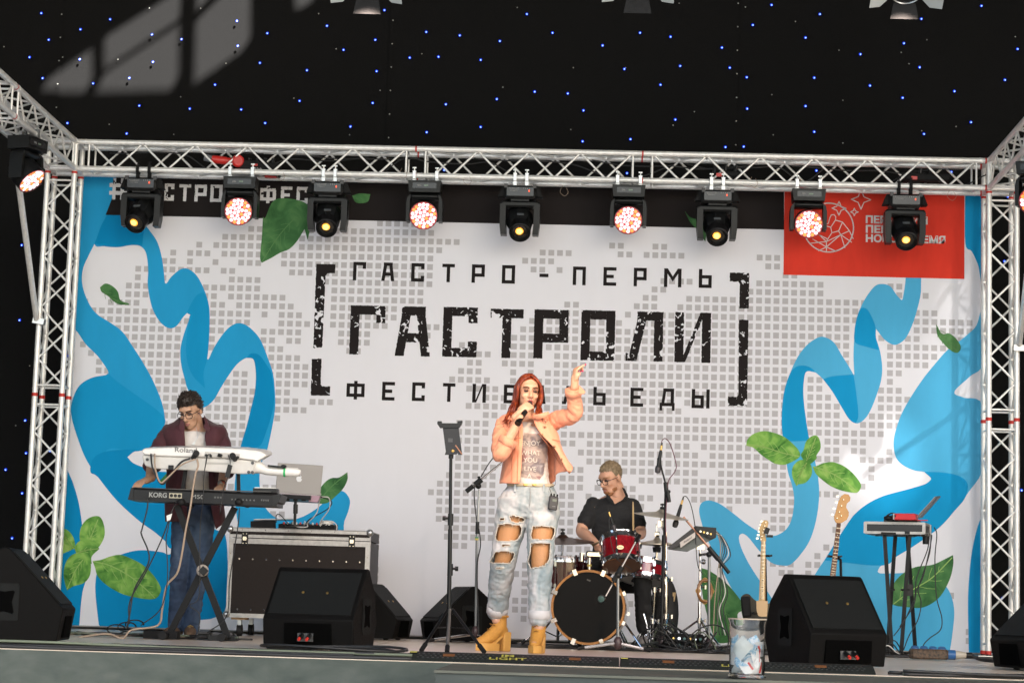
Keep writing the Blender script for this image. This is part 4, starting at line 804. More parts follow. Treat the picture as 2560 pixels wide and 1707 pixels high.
# ------------------------------------------------------------------ cable ramps, cables along the stage edge
RMP = mat('ramp_rubber', (0.017, 0.0195, 0.018), 0.75, spec=0.15, noise_amt=0.3, nscale=60); YEL = mat('yellow_print', (0.42, 0.38, 0.06), 0.6); ORS = mat('orange_slot', (0.16, 0.055, 0.012), 0.8)
def ramp(label, x0, x1, word):
    r = thing('cable_ramp', label, 'cable ramp', ((x0+x1)/2, -7.03, 0), 'cable ramps along the stage edge')
    prof = [(-7.245, 0.006), (-7.235, 0.012), (-7.13, 0.044), (-7.02, 0.046), (-6.92, 0.012), (-6.91, 0.001), (-7.245, 0.001)]
    M().prism([(x0, y, z) for y, z in prof], (x1-x0, 0, 0)).build('ramp_body', RMP, r, 20)
    n = V((0, -0.032, 0.105)).normalized(); kn = M(); k = 0
    for i in range(int((x1-x0-0.08)/0.026)):
        for j in range(3):
            x = x0+0.05+i*0.026+(0.013 if j % 2 else 0); t = 0.22+j*0.27; c = V((x, -7.235+0.105*t, 0.012+0.032*t))
            if word and abs(x-(x0+(x1-x0)*0.47)) < 0.07: continue
            kn.lathe([(0.0075, 0), (0.006, 0.003)], c, n, 6)
    o = kn.build('ramp_studs', mat('ramp_stud', (0.012, 0.013, 0.012), 0.5), r, 0); o['kind'] = 'stuff'
    for t in (0.19, 0.79):
        x = x0+(x1-x0)*t; c = V((x, -7.235+0.105*0.6, 0.012+0.032*0.6)); u = V((0, 0.105, 0.032)).normalized()
        M().prism([c+V((sx*0.03, 0, 0))+u*q+n*0.002 for sx, q in ((-1, -.018), (1, -.018), (1, .018), (-1, .018))], n*0.002).build('ramp_slot', ORS, r, 0)
    if word:
        u = V((0, 0.105, 0.032)).normalized(); xc = x0+(x1-x0)*0.47; c = V((xc, -7.235+0.105*0.5, 0.012+0.032*0.5))+n*0.003
        text('IM', 0.05, 'ramp_word', YEL, r, c+u*0.026, (1, 0, 0), u, 0.0003, 'CENTER', 0.001, 1.4); text('LIGHT', 0.05, 'ramp_word', YEL, r, c-u*0.022, (1, 0, 0), u, 0.0003, 'CENTER', 0.001, 1.4)
    M().box((x0+0.02, -7.13, 0.0445), (0.035, 0.06, 0.004)).build('ramp_tab', YEL, r)
xr0, xr1, xr2 = fl(940, 1513).x+0.02, fl(1541/K, 1650/K).x, fl(2078/K, 1662/K).x
ramp('black rubber cable ramp below the singer', xr0, xr1-0.004, True); ramp('black rubber cable ramp behind the clear bucket', xr1+0.004, xr2, True)
rnd = random.Random(5)
for i in range(13):
    y0 = -7.268+0.014*i+rnd.random()*0.02; a = rnd.uniform(-4.6, -2.9) if i % 3 else -4.6; e = xr0-rnd.random()*0.3 if i % 2 else xr0+0.02; pts = []
    n = 16
    for k in range(n+1):
        t = k/n; x = a+(e-a)*t
        pts.append((x, max(-7.27, y0+0.05*noise.noise(V((x*1.1, i*3.1, 0)))), 0.010+0.009*(i % 3)+0.018*max(0, noise.noise(V((x*0.9, i*2.3, 4))))))
    cable(pts, 0.0085 if i % 4 else 0.011, GCAB if i % 5 == 2 else CAB, 'black cable running along the left stage edge', 'cables along the left stage edge')
for i in range(7):
    c = fl(770+rnd.uniform(-90, 90), 1492); R0 = rnd.uniform(0.12, 0.28); pts = []
    for k in range(15): an = k*0.47+i; pts.append((c.x+R0*1.5*math.cos(an), max(-7.2, min(-6.5, -6.85+R0*math.sin(an))), 0.012+0.006*i+0.008*math.sin(an*2+i)))
    cable(pts, 0.008, CAB if i != 3 else TAN, 'black cable coiled in front of the middle floor monitor', 'coiled cables before the monitor')
for i in range(7):
    y0 = -7.265+0.02*i; a = fl(1920, 1520).x if i < 5 else 2.2; e = 4.4; pts = []
    for k in range(13):
        t = k/12; x = a+(e-a)*t; pts.append((x, max(-7.27, y0+0.06*noise.noise(V((x*1.3, i*5.1, 2)))), 0.010+0.016*max(0, noise.noise(V((x*1.2, i*1.3, 8))))+0.006*(i % 2)))
    cable(pts, 0.009, GCAB if i == 2 else CAB, 'black cable running along the right stage edge', 'cables along the right stage edge')
# ------------------------------------------------------------------ keyboard corner
kz = lambda X, Y, y: at(300+X/3.92, 940+Y/3.92, y)
kb = lambda X, Y, y: at(X/2.6133, 1107+Y/2.6133, y)
zqd = lambda X, Y, y: at(850+X/2.6133, 1107+Y/2.6133, y)
zcd = lambda X, Y, y: at(1660+X/2.6133, 1107+Y/2.6133, y)
zd = lambda X, Y, y: at(1380+X/2.8, 1080+Y/2.8, y)
BKT = mat('stand_black', (0.008, 0.008, 0.0085), 0.5, spec=0.2, noise_amt=0.3, nscale=50)
YK = -3.35
xs_ = thing('keyboard_stand', 'black X keyboard stand with two tiers under the keyboards', 'keyboard stand', kb(1320, 1270, YK))
def bar(nm, p, q, w, d, m, root):
    p, q = V(p), V(q); t = (q-p).normalized(); x = t.cross(V((0, 1, 0))).normalized()*w/2; y = V((0, 1, 0))*d/2
    return M().add([p+x+y, p-x+y, p-x-y, p+x-y, q+x+y, q-x+y, q-x-y, q+x-y], [(0, 1, 2, 3), (7, 6, 5, 4), (0, 4, 5, 1), (1, 5, 6, 2), (2, 6, 7, 3), (3, 7, 4, 0)]).build(nm, m, root)
bar('leg', kb(1155, 405, YK-0.03), kb(1490, 1275, YK-0.03), 0.045, 0.028, BKT, xs_); bar('leg', kb(1535, 420, YK+0.01), kb(1100, 1262, YK+0.01), 0.045, 0.028, BKT, xs_)
M().lathe([(0.042, 0), (0.042, 0.02), (0.03, 0.03)], kb(1325, 832, YK-0.045), (0, -1, 0), 18).build('pivot_disc', mat('pivot_grey', (0.35, 0.3, 0.26), 0.5), xs_)
M().box(kb(1330, 835, YK-0.08), (0.05, 0.03, 0.05), rotm(0, 40, 0)).build('pivot_knob', BLK, xs_)
for X, Y in ((1100, 1268), (1480, 1280)):
    c = kb(X, Y, YK); c.z = 0.028; b = M().cyl(c-V((0, 0.2, 0)), c+V((0, 0.2, 0)), 0.02, n=10)
    b.build('foot_bar', BKT, xs_); M().cyl(c-V((0, 0.225, 0)), c-V((0, 0.19, 0)), 0.028, n=12).build('rubber_cap', RUB, xs_); M().cyl(c+V((0, 0.19, 0)), c+V((0, 0.225, 0)), 0.028, n=12).build('rubber_cap', RUB, xs_)
for X, X2, Xt, Yt in ((1185, 1215, 1277, 75), (1560, 1556, 1524, 90)):
    c = kb(X, 385, YK-0.16); M().cyl(c+V((0, 0.40, -0.005)), c, 0.018, n=10).build('support_tube', BKT, xs_); M().ell(c, (0.028, 0.03, 0.026)).build('rubber_cap', RUB, xs_)
    u0 = kb(X, 360, YK-0.10); u1 = kb(X2, 165, YK-0.12); bar('upper_arm', u0, u1, 0.025, 0.02, BKT, xs_)
    cc = kb(X2+25, 160, YK-0.12); M().box(cc, (0.05, 0.045, 0.035)).build('arm_clamp', CHROME, xs_)
    for s in (-1, 1): M().cyl(cc+V((s*0.025, -0.02, 0)), cc+V((s*0.05, -0.02, 0)), 0.016, n=10).build('clamp_knob', BLK, xs_)
    tip = kb(Xt, Yt, YK-0.24); M().cyl(kb(X2+10, 150, YK-0.02), tip, 0.018, 0.018, 12).build('upper_support', BKT, xs_); M().cyl(tip, tip+(tip-kb(X2+10, 150, YK-0.02)).normalized()*0.03, 0.022, n=12).build('rubber_cap', RUB, xs_)
# black keyboard
yk = YK-0.15
a, b_ = kb(850, 372, yk), kb(1808, 414, yk); ex = (b_-a); Lk = ex.length; ex.normalize(); ez = V((-ex.z, 0, ex.x))
kbd = thing('keyboard', 'black stage keyboard on the lower tier of the X stand', 'keyboard', a)
prof = [(0.0, 0.0), (0.0, 0.075), (0.015, 0.088), (0.12, 0.098), (0.29, 0.06), (0.30, 0.0)]
KBM = mat('keyboard_black', (0.009, 0.009, 0.010), 0.4, spec=0.25, noise_amt=0.2, nscale=30)
M().prism([a+V((0, p, 0))+ez*q for p, q in prof], ex*Lk).build('case', KBM, kbd, 20)
M().prism([a+ex*(Lk-0.03)+V((0, -0.006, 0))+ez*0.004, a+ex*(Lk+0.012)+V((0, -0.006, 0))+ez*0.03, a+ex*(Lk+0.03)+V((0, -0.006, 0))+ez*0.085, a+ex*(Lk-0.03)+V((0, -0.006, 0))+ez*0.08], (0, 0.30, 0)).build('end_cheek', BLK, kbd)
M().prism([a+ex*(-0.016)+V((0, -0.006, 0))+ez*0.002, a+ex*(0.02)+V((0, -0.006, 0))+ez*0.0, a+ex*(0.02)+V((0, -0.006, 0))+ez*0.085, a+ex*(0.002)+V((0, -0.006, 0))+ez*0.088], (0, 0.30, 0)).build('end_cheek', BLK, kbd)
M().box(a+ex*Lk/2+V((0, 0.03, 0))+ez*0.094, (Lk*0.9, 0.03, 0.006)).build('top_edge', mat('keyboard_edge', (0.05, 0.045, 0.042), 0.35), kbd)
KG = mat('logo_grey', (0.26, 0.26, 0.25), 0.5)
text('KORG', 0.046, 'maker_lettering', KG, kbd, a+ex*0.195+ez*0.042+V((0, -0.001, 0)), ex, ez, 0.0006, 'CENTER', 0.0015)
text('M50', 0.042, 'model_lettering', KG, kbd, a+ex*0.475+ez*0.042+V((0, -0.001, 0)), ex, ez, 0.0006, 'CENTER', 0.0, 1.25)
M().box(a+ex*0.32+ez*0.044+V((0, -0.002, 0)), (0.09, 0.004, 0.036), None).build('port_plate', mat('port_plate', (0.42, 0.38, 0.28), 0.5), kbd)
for k in range(3): M().lathe([(0.012, 0), (0.012, 0.004), (0.006, 0.004)], a+ex*(0.292+0.028*k)+ez*0.044+V((0, -0.004, 0)), (0, -1, 0), 12).build('midi_port', BLK, kbd)
pt = M()
for k in range(7): pt.lathe([(0.006, 0), (0.006, 0.003)], a+ex*(0.72+0.026*k)+ez*0.036+V((0, -0.001, 0)), (0, -1, 0), 10)
for k in range(3): pt.box(a+ex*(0.60+0.02*k)+ez*0.045+V((0, -0.002, 0)), (0.012, 0.003, 0.012))
for k in range(4): pt.box(a+ex*(0.93+0.015*k)+ez*0.04+V((0, -0.002, 0)), (0.009, 0.003, 0.012))
pt.build('sockets', mat('socket_dark', (0.07, 0.07, 0.07), 0.3), kbd)
dk = M().box(a+ex*(Lk-0.10)+V((0, 0.12, 0))+ez*0.112, (0.17, 0.12, 0.03)); tag(dk.build('multi_pad', BLK), 'small black box with pale top at the keyboard end', 'effects box')
M().box(a+ex*(Lk-0.10)+V((0, 0.12, 0))+ez*0.130, (0.15, 0.1, 0.006)).build('pale_top', WHT, bpy.data.objects['multi_pad'])
# white keytar across the upper tier
kt = thing('keytar', 'white shoulder keyboard lying across the upper tier of the stand', 'keytar', kz(700, 900, YK-0.1))
up_ = V((0, -0.35, 0.94)).normalized()
shell = [(213,735),(222,715),(245,707),(480,698),(800,697),(1180,712),(1365,733),(1410,752),(1440,775),(1415,795),(1335,842),(1310,828),(1190,812),(800,795),(400,785),(235,770),(213,750)]
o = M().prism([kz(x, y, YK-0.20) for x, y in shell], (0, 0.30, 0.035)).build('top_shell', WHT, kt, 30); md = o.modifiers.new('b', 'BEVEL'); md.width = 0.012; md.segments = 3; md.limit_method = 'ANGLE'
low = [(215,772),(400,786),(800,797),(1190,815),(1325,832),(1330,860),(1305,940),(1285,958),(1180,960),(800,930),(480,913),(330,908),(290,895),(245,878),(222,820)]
o = M().prism([kz(x, y, YK-0.185) for x, y in low], (0, 0.26, 0.03)).build('body', mat('keytar_body_shaded', (0.56, 0.54, 0.51), 0.35, noise_amt=0.04), kt, 30); md = o.modifiers.new('b', 'BEVEL'); md.width = 0.010; md.segments = 3; md.limit_method = 'ANGLE'  # white case greyed here, the underside's shade put into the colour
neck = crv([kz(1310, 878, YK-0.12), kz(1370, 898, YK-0.12), kz(1440, 922, YK-0.12), kz(1600, 935, YK-0.12), kz(1770, 945, YK-0.12)], 5)
M().tube(neck, [0.058]*3+[0.05, 0.045, 0.042, 0.038, 0.035]+[0.032]*(len(neck)-9)+[0.018], 16).build('neck', WHT, kt, 60)
M().tube([kz(1607, 937, YK-0.12), kz(1625, 938, YK-0.12)], 0.036, 16).build('green_tape', mat('green_tape', (0.02, 0.42, 0.12), 0.5), kt)
bar('ribbon_controller', kz(1450, 877, YK-0.16), kz(1600, 892, YK-0.16), 0.012, 0.03, BLK, kt)
M().ell(kz(1603, 886, YK-0.15), (0.022, 0.02, 0.014)).build('octave_button', BLK, kt)
for x, y in ((268, 817), (1300, 850), (1262, 940), (1297, 942)): M().lathe([(0.011, 0), (0.011, 0.006), (0.005, 0.006)], kz(x, y, YK-0.188), (0, -1, 0), 12).build('strap_button', DGREY, kt)
text('Roland', 0.05, 'maker_lettering', DGREY, kt, kz(645, 725, YK-0.203), ex, ez, 0.0006, 'CENTER', 0.0, 1.15)
M().prism([kz(x, y, YK-0.203) for x, y in ((835,738),(1175,762),(1172,800),(825,782))], (0, -0.003, 0)).build('socket_panel', mat('socket_panel', (0.46, 0.44, 0.41), 0.4), kt)
for x, y in ((890, 782), (1155, 795), (845, 775)): M().lathe([(0.010, 0), (0.010, 0.004), (0.005, 0.004)], kz(x, y, YK-0.206), (0, -1, 0), 12).build('jack', BLK, kt)
M().cyl(kz(960, 770, YK-0.215), kz(1000, 782, YK-0.215), 0.012, n=10).build('jack_plug', BLK, kt)
M().box(kz(500, 893, YK-0.19), (0.035, 0.02, 0.03)).build('cable_hook', BLK, kt)
for w_, x, y in (('AX-SYNTH', 955, 855), ): pass
M().box(kz(955, 855, YK-0.188), (0.16, 0.003, 0.014), None).build('underside_print', mat('faint_print', (0.40, 0.385, 0.36), 0.5), kt)
# laptop on its pole tray
YL = -1.25
lt = thing('laptop', 'silver laptop on a pole tray behind the keyboards', 'laptop', kz(1750, 1150, YL))
lid = [kz(1546, 848, YL+0.05), kz(1990, 876, YL+0.05), kz(1962, 1168, YL), kz(1522, 1136, YL)]
o = M().prism(lid, (0, 0.010, 0)).build('lid', mat('laptop_silver', (0.34, 0.315, 0.29), 0.45, 0.0), lt); md = o.modifiers.new('b', 'BEVEL'); md.width = 0.006; md.segments = 2
M().prism([kz(1522, 1138, YL-0.005), kz(1962, 1170, YL-0.005), kz(1955, 1182, YL-0.005), kz(1520, 1150, YL-0.005)], (0, -0.25*0+0.25, 0)).build('base', mat('laptop_base', (0.36, 0.30, 0.31), 0.45, 0.2), lt)
lx = (lid[1]-lid[0]).normalized(); lz = (lid[0]-lid[3]).normalized(); lc = kz(1757, 1003, YL+0.018)
ap = [(0,.30),(-.12,.36),(-.30,.34),(-.42,.18),(-.44,-.05),(-.36,-.28),(-.2,-.48),(-.08,-.5),(0,-.45),(.1,-.5),(.22,-.46),(.36,-.26),(.42,-.12),(.30,.0),(.27,.12),(.32,.24),(.40,.30),(.28,.37),(.12,.36)]
ap = smooth2(ap, 3)
M().flatpoly([[lc+lx*x*0.055+lz*y*0.055+V((0, -0.004, 0)) for x, y in ap]]).flatpoly([[lc+lx*x*0.055+lz*y*0.055+V((0, -0.004, 0)) for x, y in smooth2([(.02,.40),(.04,.55),(.18,.66),(.17,.50)], 3)]]).build('fruit_emblem', mat('emblem_white', (0.75, 0.75, 0.75), 0.4), lt, 0)
ls = thing('laptop_stand', 'black pole stand holding the silver laptop above the flight case', 'laptop stand', kz(1720, 1450, YL+0.05))
bar('tray_bar', kz(1590, 1176, YL-0.03), kz(1872, 1192, YL-0.03), 0.032, 0.05, BLKMET, ls)
M().prism([kz(1560, 1196, YL), kz(1930, 1212, YL), kz(1905, 1232, YL), kz(1572, 1214, YL)], (0, 0.22, 0)).build('tray', mat('tray_blue', (0.10, 0.22, 0.33), 0.5), ls)
for x in (1640, 1720, 1800): M().box(kz(x, 1210, YL-0.004), (0.035, 0.006, 0.02)).build('tray_vent', BLK, ls)
M().prism([kz(1845, 1170, YL-0.01), kz(1962, 1172, YL-0.01), kz(1935, 1235, YL-0.01), kz(1850, 1230, YL-0.01)], (0, 0.02, 0)).build('pink_sleeve', mat('pink_sleeve', (0.42, 0.27, 0.33), 0.6), ls)
M().cyl(kz(1722, 1190, YL+0.05), kz(1712, 1465, YL+0.05), 0.012, n=10).build('pole', BLKMET, ls); M().cyl(kz(1722, 1255, YL+0.05), kz(1719, 1345, YL+0.05), 0.019, n=10).build('pole_grip', BLK, ls)
M().cyl(kz(1712, 1470, YL+0.05), kz(1712, 1455, YL+0.05), 0.08, n=16).build('pole_base', BLKMET, ls)
# flight case
YFc = -1.0
fc = thing('flight_case', 'big dark brown flight case with aluminium edges and casters', 'flight case', (0, YFc, 0))
c0, c1 = kb(1478, 1150, YFc), zqd(196, 1190, YFc); t0, t1 = kb(1490, 545, YFc), zqd(196, 585, YFc)
X0, X1 = c0.x, t1.x; Zb, Zt = 0.155, (t0.z+t1.z)/2; D = 0.75; zl = Zt-0.085
case_m = mat('case_laminate', (0.013, 0.008, 0.0065), 0.5, spec=0.2, noise_amt=0.25, nscale=60, bump=0.1, bscale=300); AE = mat('case_aluminium', (0.42, 0.40, 0.38), 0.42, 0.5, noise_amt=0.2, nscale=20)
M().box(((X0+X1)/2, YFc+D/2, (Zb+zl)/2), (X1-X0, D, zl-Zb)).build('case_body', case_m, fc); M().box(((X0+X1)/2, YFc+D/2, (zl+Zt)/2+0.004), (X1-X0, D, Zt-zl-0.01)).build('case_lid', case_m, fc)
e = 0.034
for z, h_ in ((Zt-0.012, 0.03), (zl-0.020, 0.042), (zl+0.020, 0.026), (Zb+0.012, 0.034)):
    for y in (YFc-0.003, YFc+D+0.003): M().box(((X0+X1)/2, y, z), (X1-X0+0.006, 0.006, h_)).build('edge_trim', AE, fc)
M().box(((X0+X1)/2, YFc+D/2, Zt+0.002), (X1-X0+0.008, D+0.012, 0.006)).build('lid_top', AE, fc)
for x in (X0, X1):
    s = 1 if x == X0 else -1
    M().box((x+s*0.014, YFc-0.005, (Zb+zl)/2), (0.034, 0.006, zl-Zb)).build('edge_trim', AE, fc); M().box((x-s*0.003, YFc+0.02, (Zb+Zt)/2), (0.006, 0.045, Zt-Zb)).build('edge_trim', AE, fc)
    for z in (Zb+0.02, Zt-0.01): M().ell((x, YFc, z), 0.03, None, 12, 8).build('ball_corner', ALUD, fc)
    cx_ = x+s*0.10
    M().box((cx_, YFc+0.08, Zb-0.012), (0.13, 0.11, 0.02)).build('caster_board', mat('plywood', (0.36, 0.22, 0.11), 0.7), fc)
    cs = M().box((cx_, YFc+0.08, Zb-0.06), (0.03, 0.05, 0.09)).build('caster_fork', ALUD, fc); M().cyl((cx_-0.02, YFc+0.08, 0.048), (cx_+0.02, YFc+0.08, 0.048), 0.048, n=18).build('caster_wheel', RUB, fc)
    cs = M().box((cx_, YFc+D-0.08, Zb-0.06), (0.03, 0.05, 0.09)).build('caster_fork', ALUD, fc); M().cyl((cx_-0.02, YFc+D-0.08, 0.048), (cx_+0.02, YFc+D-0.08, 0.048), 0.048, n=18).build('caster_wheel', RUB, fc)
for x in (X0+0.125, X1-0.145):
    l_ = M().box((x, YFc-0.009, zl-0.0), (0.052, 0.012, 0.11)).build('butterfly_latch', BLKMET, fc)
    for k in range(3):
        for s in (-1, 1): M().lathe([(0.007, 0), (0.004, 0.004)], (x+s*0.013, YFc-0.015, zl-0.038+k*0.038), (0, -1, 0), 8).build('latch_rivet', CHROME, l_)
    M().box((x, YFc-0.018, zl), (0.03, 0.006, 0.03)).build('latch_wing', CHROME, l_)
rv = M()
for z in (Zb+0.06, Zb+(zl-Zb)*0.74):
    for k in range(10): rv.lathe([(0.008, 0), (0.005, 0.003)], (X0+0.085+k*(X1-X0-0.16)/9, YFc-0.001, z), (0, -1, 0), 8)
for k in range(6):
    rv.lathe([(0.005, 0), (0.003, 0.002)], (X0+0.1+k*(X1-X0-0.2)/5, YFc-0.0065, Zt-0.012), (0, -1, 0), 8); rv.lathe([(0.005, 0), (0.003, 0.002)], (X0+0.012, YFc-0.0085, Zb+0.06+k*0.09), (0, -1, 0), 8); rv.lathe([(0.005, 0), (0.003, 0.002)], (X1-0.012, YFc-0.0085, Zb+0.06+k*0.09), (0, -1, 0), 8)
rv.build('rivets', CHROME, fc)['kind'] = 'stuff'
ztop = Zt+0.006
tag(M().box((X0+0.25, YFc+0.12, ztop+0.03), (0.20, 0.16, 0.06), rotm(0, -4, 6)).build('pouch', BLKM), 'black pouch lying on the flight case beside the mixer', 'pouch')
mx = thing('mixer', 'small black mixer with cables on the flight case lid', 'mixer', (X0+0.62, YFc+0.15, ztop)); M().box((X0+0.62, YFc+0.15, ztop+0.022), (0.46, 0.25, 0.044), rotm(4)).build('mixer_body', BLKM, mx)
for k in range(12): M().cyl((X0+0.43+0.034*k, YFc+0.06, ztop+0.03), (X0+0.43+0.034*k, YFc+0.06, ztop+0.056), 0.008, n=8).build('mixer_knob', [RPL, WHT, DGREY, WHT][k % 4], mx)
tag(M().box((X0+0.33, YFc+0.2, ztop+0.078), (0.34, 0.2, 0.008), rotm(0, -3, 10)).build('paper_sheet', mat('paper_white', (0.62, 0.64, 0.66), 0.7)), 'sheet of paper lying on the black pouch', 'paper')
tag(M().lathe([(0.055, 0), (0.055, 0.02), (0.04, 0.03)], (X0+0.78, YFc+0.1, ztop+0.048), (0, 0, 1), 20).build('white_puck', WHT), 'round white adapter on the flight case lid', 'adapter')
for i, (pts, m, lb) in enumerate([
 ([kb(2095,330,-1.2),kb(2080,420,-1.1),kb(2060,470,-1.1),kb(2000,530,-1.0)], WCAB, 'thin white cable hanging from the silver laptop, left of two'),
 ([kb(2105,350,-1.2),kb(2150,360,-1.15),kb(2150,430,-1.1),kb(2090,520,-1.0),kb(2110,560,-0.95)], WCAB, 'thin white cable hanging from the silver laptop, right of two'),
 ([kb(2090,350,-1.2),kb(2165,380,-1.12),kb(2140,430,-1.1),kb(2020,500,-1.0),kb(1990,550,-0.95)], CAB, 'thin black cable hanging from the silver laptop to the mixer'),
 ([kb(2120,570,-0.95),kb(2130,535,-0.95),kb(2170,512,-0.95),kb(2200,540,-0.95),kb(2198,572,-0.95)], WCAB, 'white cable loop standing on the flight case end'),
 ([kb(1920,500,-0.98),kb(1915,530,-0.98),kb(1950,548,-0.98),kb(2010,545,-0.98),kb(1990,510,-0.95)], WCAB, 'white cable curled round the laptop pole foot'),
 ([kb(1805,520,-0.95),kb(1805,475,-0.95),kb(1830,468,-0.95),kb(1890,530,-0.95),kb(1950,550,-0.95)], CAB, 'black cable arching over the mixer')]):
    cable(pts, 0.0045, m, lb, None)
# keyboard cables and floor cables
KC = [([kz(270,1180,yk-.02),kz(268,1290,yk-.03),kz(215,1500,yk-.03),kb(925,600,yk),kb(975,760,yk-.02),kb(880,950,yk-.05),kb(850,1100,yk-.1),kb(830,1215,yk-.1)], 0.0055, CAB, 'black power cable dropping from the keyboard left end'),
 ([kz(560,1215,yk-.02),kz(505,1330,yk-.06),kb(1060,620,yk-.05),kb(960,830,yk-.05),kb(850,1030,yk-.08),kb(845,1180,yk-.1)], 0.005, CAB, 'black signal cable slanting down from the keyboard sockets'),
 ([kz(500,1340,yk-.06),kz(470,1500,yk-.06),kb(1085,640,yk-.05),kb(1095,880,yk-.05),kb(1050,1080,yk-.1),kb(920,1190,yk-.1)], 0.004, CAB, 'thin black cable with a white tag left of the jeans'),
 ([kz(303,760,YK-.22),kz(320,900,YK-.25),kz(400,1050,YK-.27),kz(470,1010,YK-.27),kz(590,850,YK-.27),kz(690,805,YK-.26)], 0.007, CAB, 'black cable looping below the white keytar'),
 ([kz(340,762,YK-.22),kz(345,900,YK-.26),kz(395,1040,YK-.28),kz(470,990,YK-.28),kz(600,870,YK-.28),kz(740,812,YK-.27)], 0.006, TAN, 'pale cable looping below the white keytar'),
 ([kz(755,815,YK-.26),kz(765,880,YK-.27),kz(740,960,YK-.27),kz(715,1100,YK-.27),kz(690,1280,YK-.26),kb(1215,560,YK-.25),kb(1165,830,YK-.22),kb(1090,930,YK-.2),kb(1060,1080,YK-.2),kb(1030,1190,YK-.2),kb(860,1220,YK-.25),kb(800,1275,YK-.3),kb(700,1245,YK-.3),kb(510,1268,YK-.3)], 0.0075, TAN, 'long tan cable winding from the keytar down to the floor'),
 ([kz(850,790,YK-.22),kz(840,850,YK-.24),kz(820,1000,YK-.25),kz(815,1200,YK-.25),kb(1310,520,YK-.2),kb(1305,700,YK-.2),kb(1300,1000,YK-.2),kb(1240,1060,YK-.2),kb(1305,1120,YK-.2),kb(1290,1260,YK-.2)], 0.0035, CAB, 'thin black cable hanging in front of the jeans'),
 ([kz(890,765,YK-.22),kz(860,775,YK-.23),kz(840,860,YK-.24)], 0.004, CAB, 'short black lead plugged into the keytar'),
 ([kz(1060,770,YK-.22),kz(1080,850,YK-.25),kz(1050,1000,YK-.25),kz(1010,1130,YK-.25),kz(980,1350,YK-.25)], 0.0035, CAB, 'thin black cable beside the right upper arm of the stand'),
 ([kz(1170,1290,yk-.04),kz(1160,1440,yk-.02),kb(1530,700,yk),kb(1500,900,yk),kb(1480,1130,yk),kb(1350,1240,yk)], 0.004, CAB, 'thin black cable hanging before the flight case edge')]
for pts, r, m, lb in KC: cable(pts, r, m, lb, None)
M().box(kz(1065, 930, YK-.27), (0.03, 0.025, 0.09), rotm(0, 12, 0)).build('cable_adapter', BLK); tag(bpy.data.objects['cable_adapter'], 'black inline adapter hanging beside the stand arm', 'adapter')
tag(M().prism([kz(455,1365,yk-.065),kz(512,1345,yk-.065),kz(495,1405,yk-.065),kz(462,1420,yk-.065)], (0, -0.002, 0)).build('cable_tag', WHT), 'small white tape tag on a cable left of the jeans', 'tape tag')
rnd = random.Random(21)
for i in range(12):
    c = fl(rnd.uniform(210, 420), 1462); pts = []
    for k in range(9): pts.append((c.x-0.5+k*0.16+rnd.uniform(-.05, .05), -3.0-0.35*rnd.random()+0.1*math.sin(k+i), 0.010+0.02*rnd.random()))
    cable(pts, 0.006, [CAB, CAB, TAN, GCAB][i % 4], 'loose cable lying on the floor left of the stand', 'floor cables left of the keyboard stand')
for i, (X, Y) in enumerate(((760, 1215), (880, 1185), (830, 1200))):
    pts = [kb(X+60*math.cos(t*0.7), Y-30*math.sin(t*0.7), -3.2-0.03*t) for t in range(9)]
    for p in pts: p.z = max(p.z, 0.015)
    cable(pts, 0.005, CAB, 'black cable loop standing up left of the stand foot', 'cable loops left of the keyboard stand')
tag(M().box((fl(355, 1468).x, -3.35, 0.03), (0.24, 0.12, 0.055)).build('power_strip', BLKM), 'black multi socket on the floor left of the stand', 'power strip')
pd = thing('sustain_pedal', 'black foot pedal by the keyboard player shoes', 'pedal', (fl(460, 1470).x, -3.2, 0)); M().box((fl(460, 1470).x, -3.2, 0.03), (0.09, 0.14, 0.05)).build('pedal_body', BLK, pd); M().box((fl(460, 1470).x, -3.24, 0.06), (0.07, 0.1, 0.012), rotm(10)).build('pedal_plate', DGREY, pd)
pd = thing('expression_pedal', 'flat black pedal on the floor by the right stand foot', 'pedal', (fl(500, 1472).x, -3.3, 0)); M().box((fl(500, 1472).x, -3.3, 0.02), (0.2, 0.12, 0.035)).build('pedal_body', BLK, pd); M().cyl((fl(500, 1472).x-0.07, -3.33, 0.045), (fl(500, 1472).x+0.07, -3.33, 0.045), 0.02, n=10).build('pedal_roller', DGREY, pd)

# ------------------------------------------------------------------ lyric stand and microphone stand near the singer
YM = -4.75
ms = thing('lyric_stand', 'black tablet holder on a tall tripod pole left of the singer', 'tablet stand', fl(1030, 1490))
hz = lambda X, Y, y: at(1020+X/7.84, 1040+Y/7.84, y)
hy = YM
pl0, pl1 = hz(840, 790, hy), A(1031, 1466, hy)
M().cyl(pl0, A(1034, 1215, hy), 0.0105, n=12).build('upper_pole', BLKMET, ms); M().cyl(A(1034, 1215, hy), A(1030, 1470, hy), 0.014, n=12).build('lower_pole', BLKMET, ms)
M().cyl(hz(845, 720, hy), hz(842, 830, hy), 0.016, n=12).build('pole_top_clutch', BLK, ms)
for px, py, s in ((1035, 1190, -1), (1034, 1305, 1)):
    c = A(px, py, hy); M().cyl(c-V((0, 0, 0.045)), c+V((0, 0, 0.03)), 0.018, n=12).build('pole_clutch', BLK, ms); M().cyl(c, c+V((s*0.04, -0.005, 0.0)), 0.008, n=8).cyl(c+V((s*0.032, -0.005, 0)), c+V((s*0.052, -0.005, 0)), 0.015, n=8).build('clutch_knob', BLK, ms)
pan = [(680,220),(990,220),(1055,700),(1060,755),(985,755),(965,720),(955,745),(720,755),(740,690)]
o = M().prism([hz(x, y, hy-0.02-(y-220)*0.00004) for x, y in pan], (0, 0.018, 0)).build('tablet_holder', BLK, ms); 
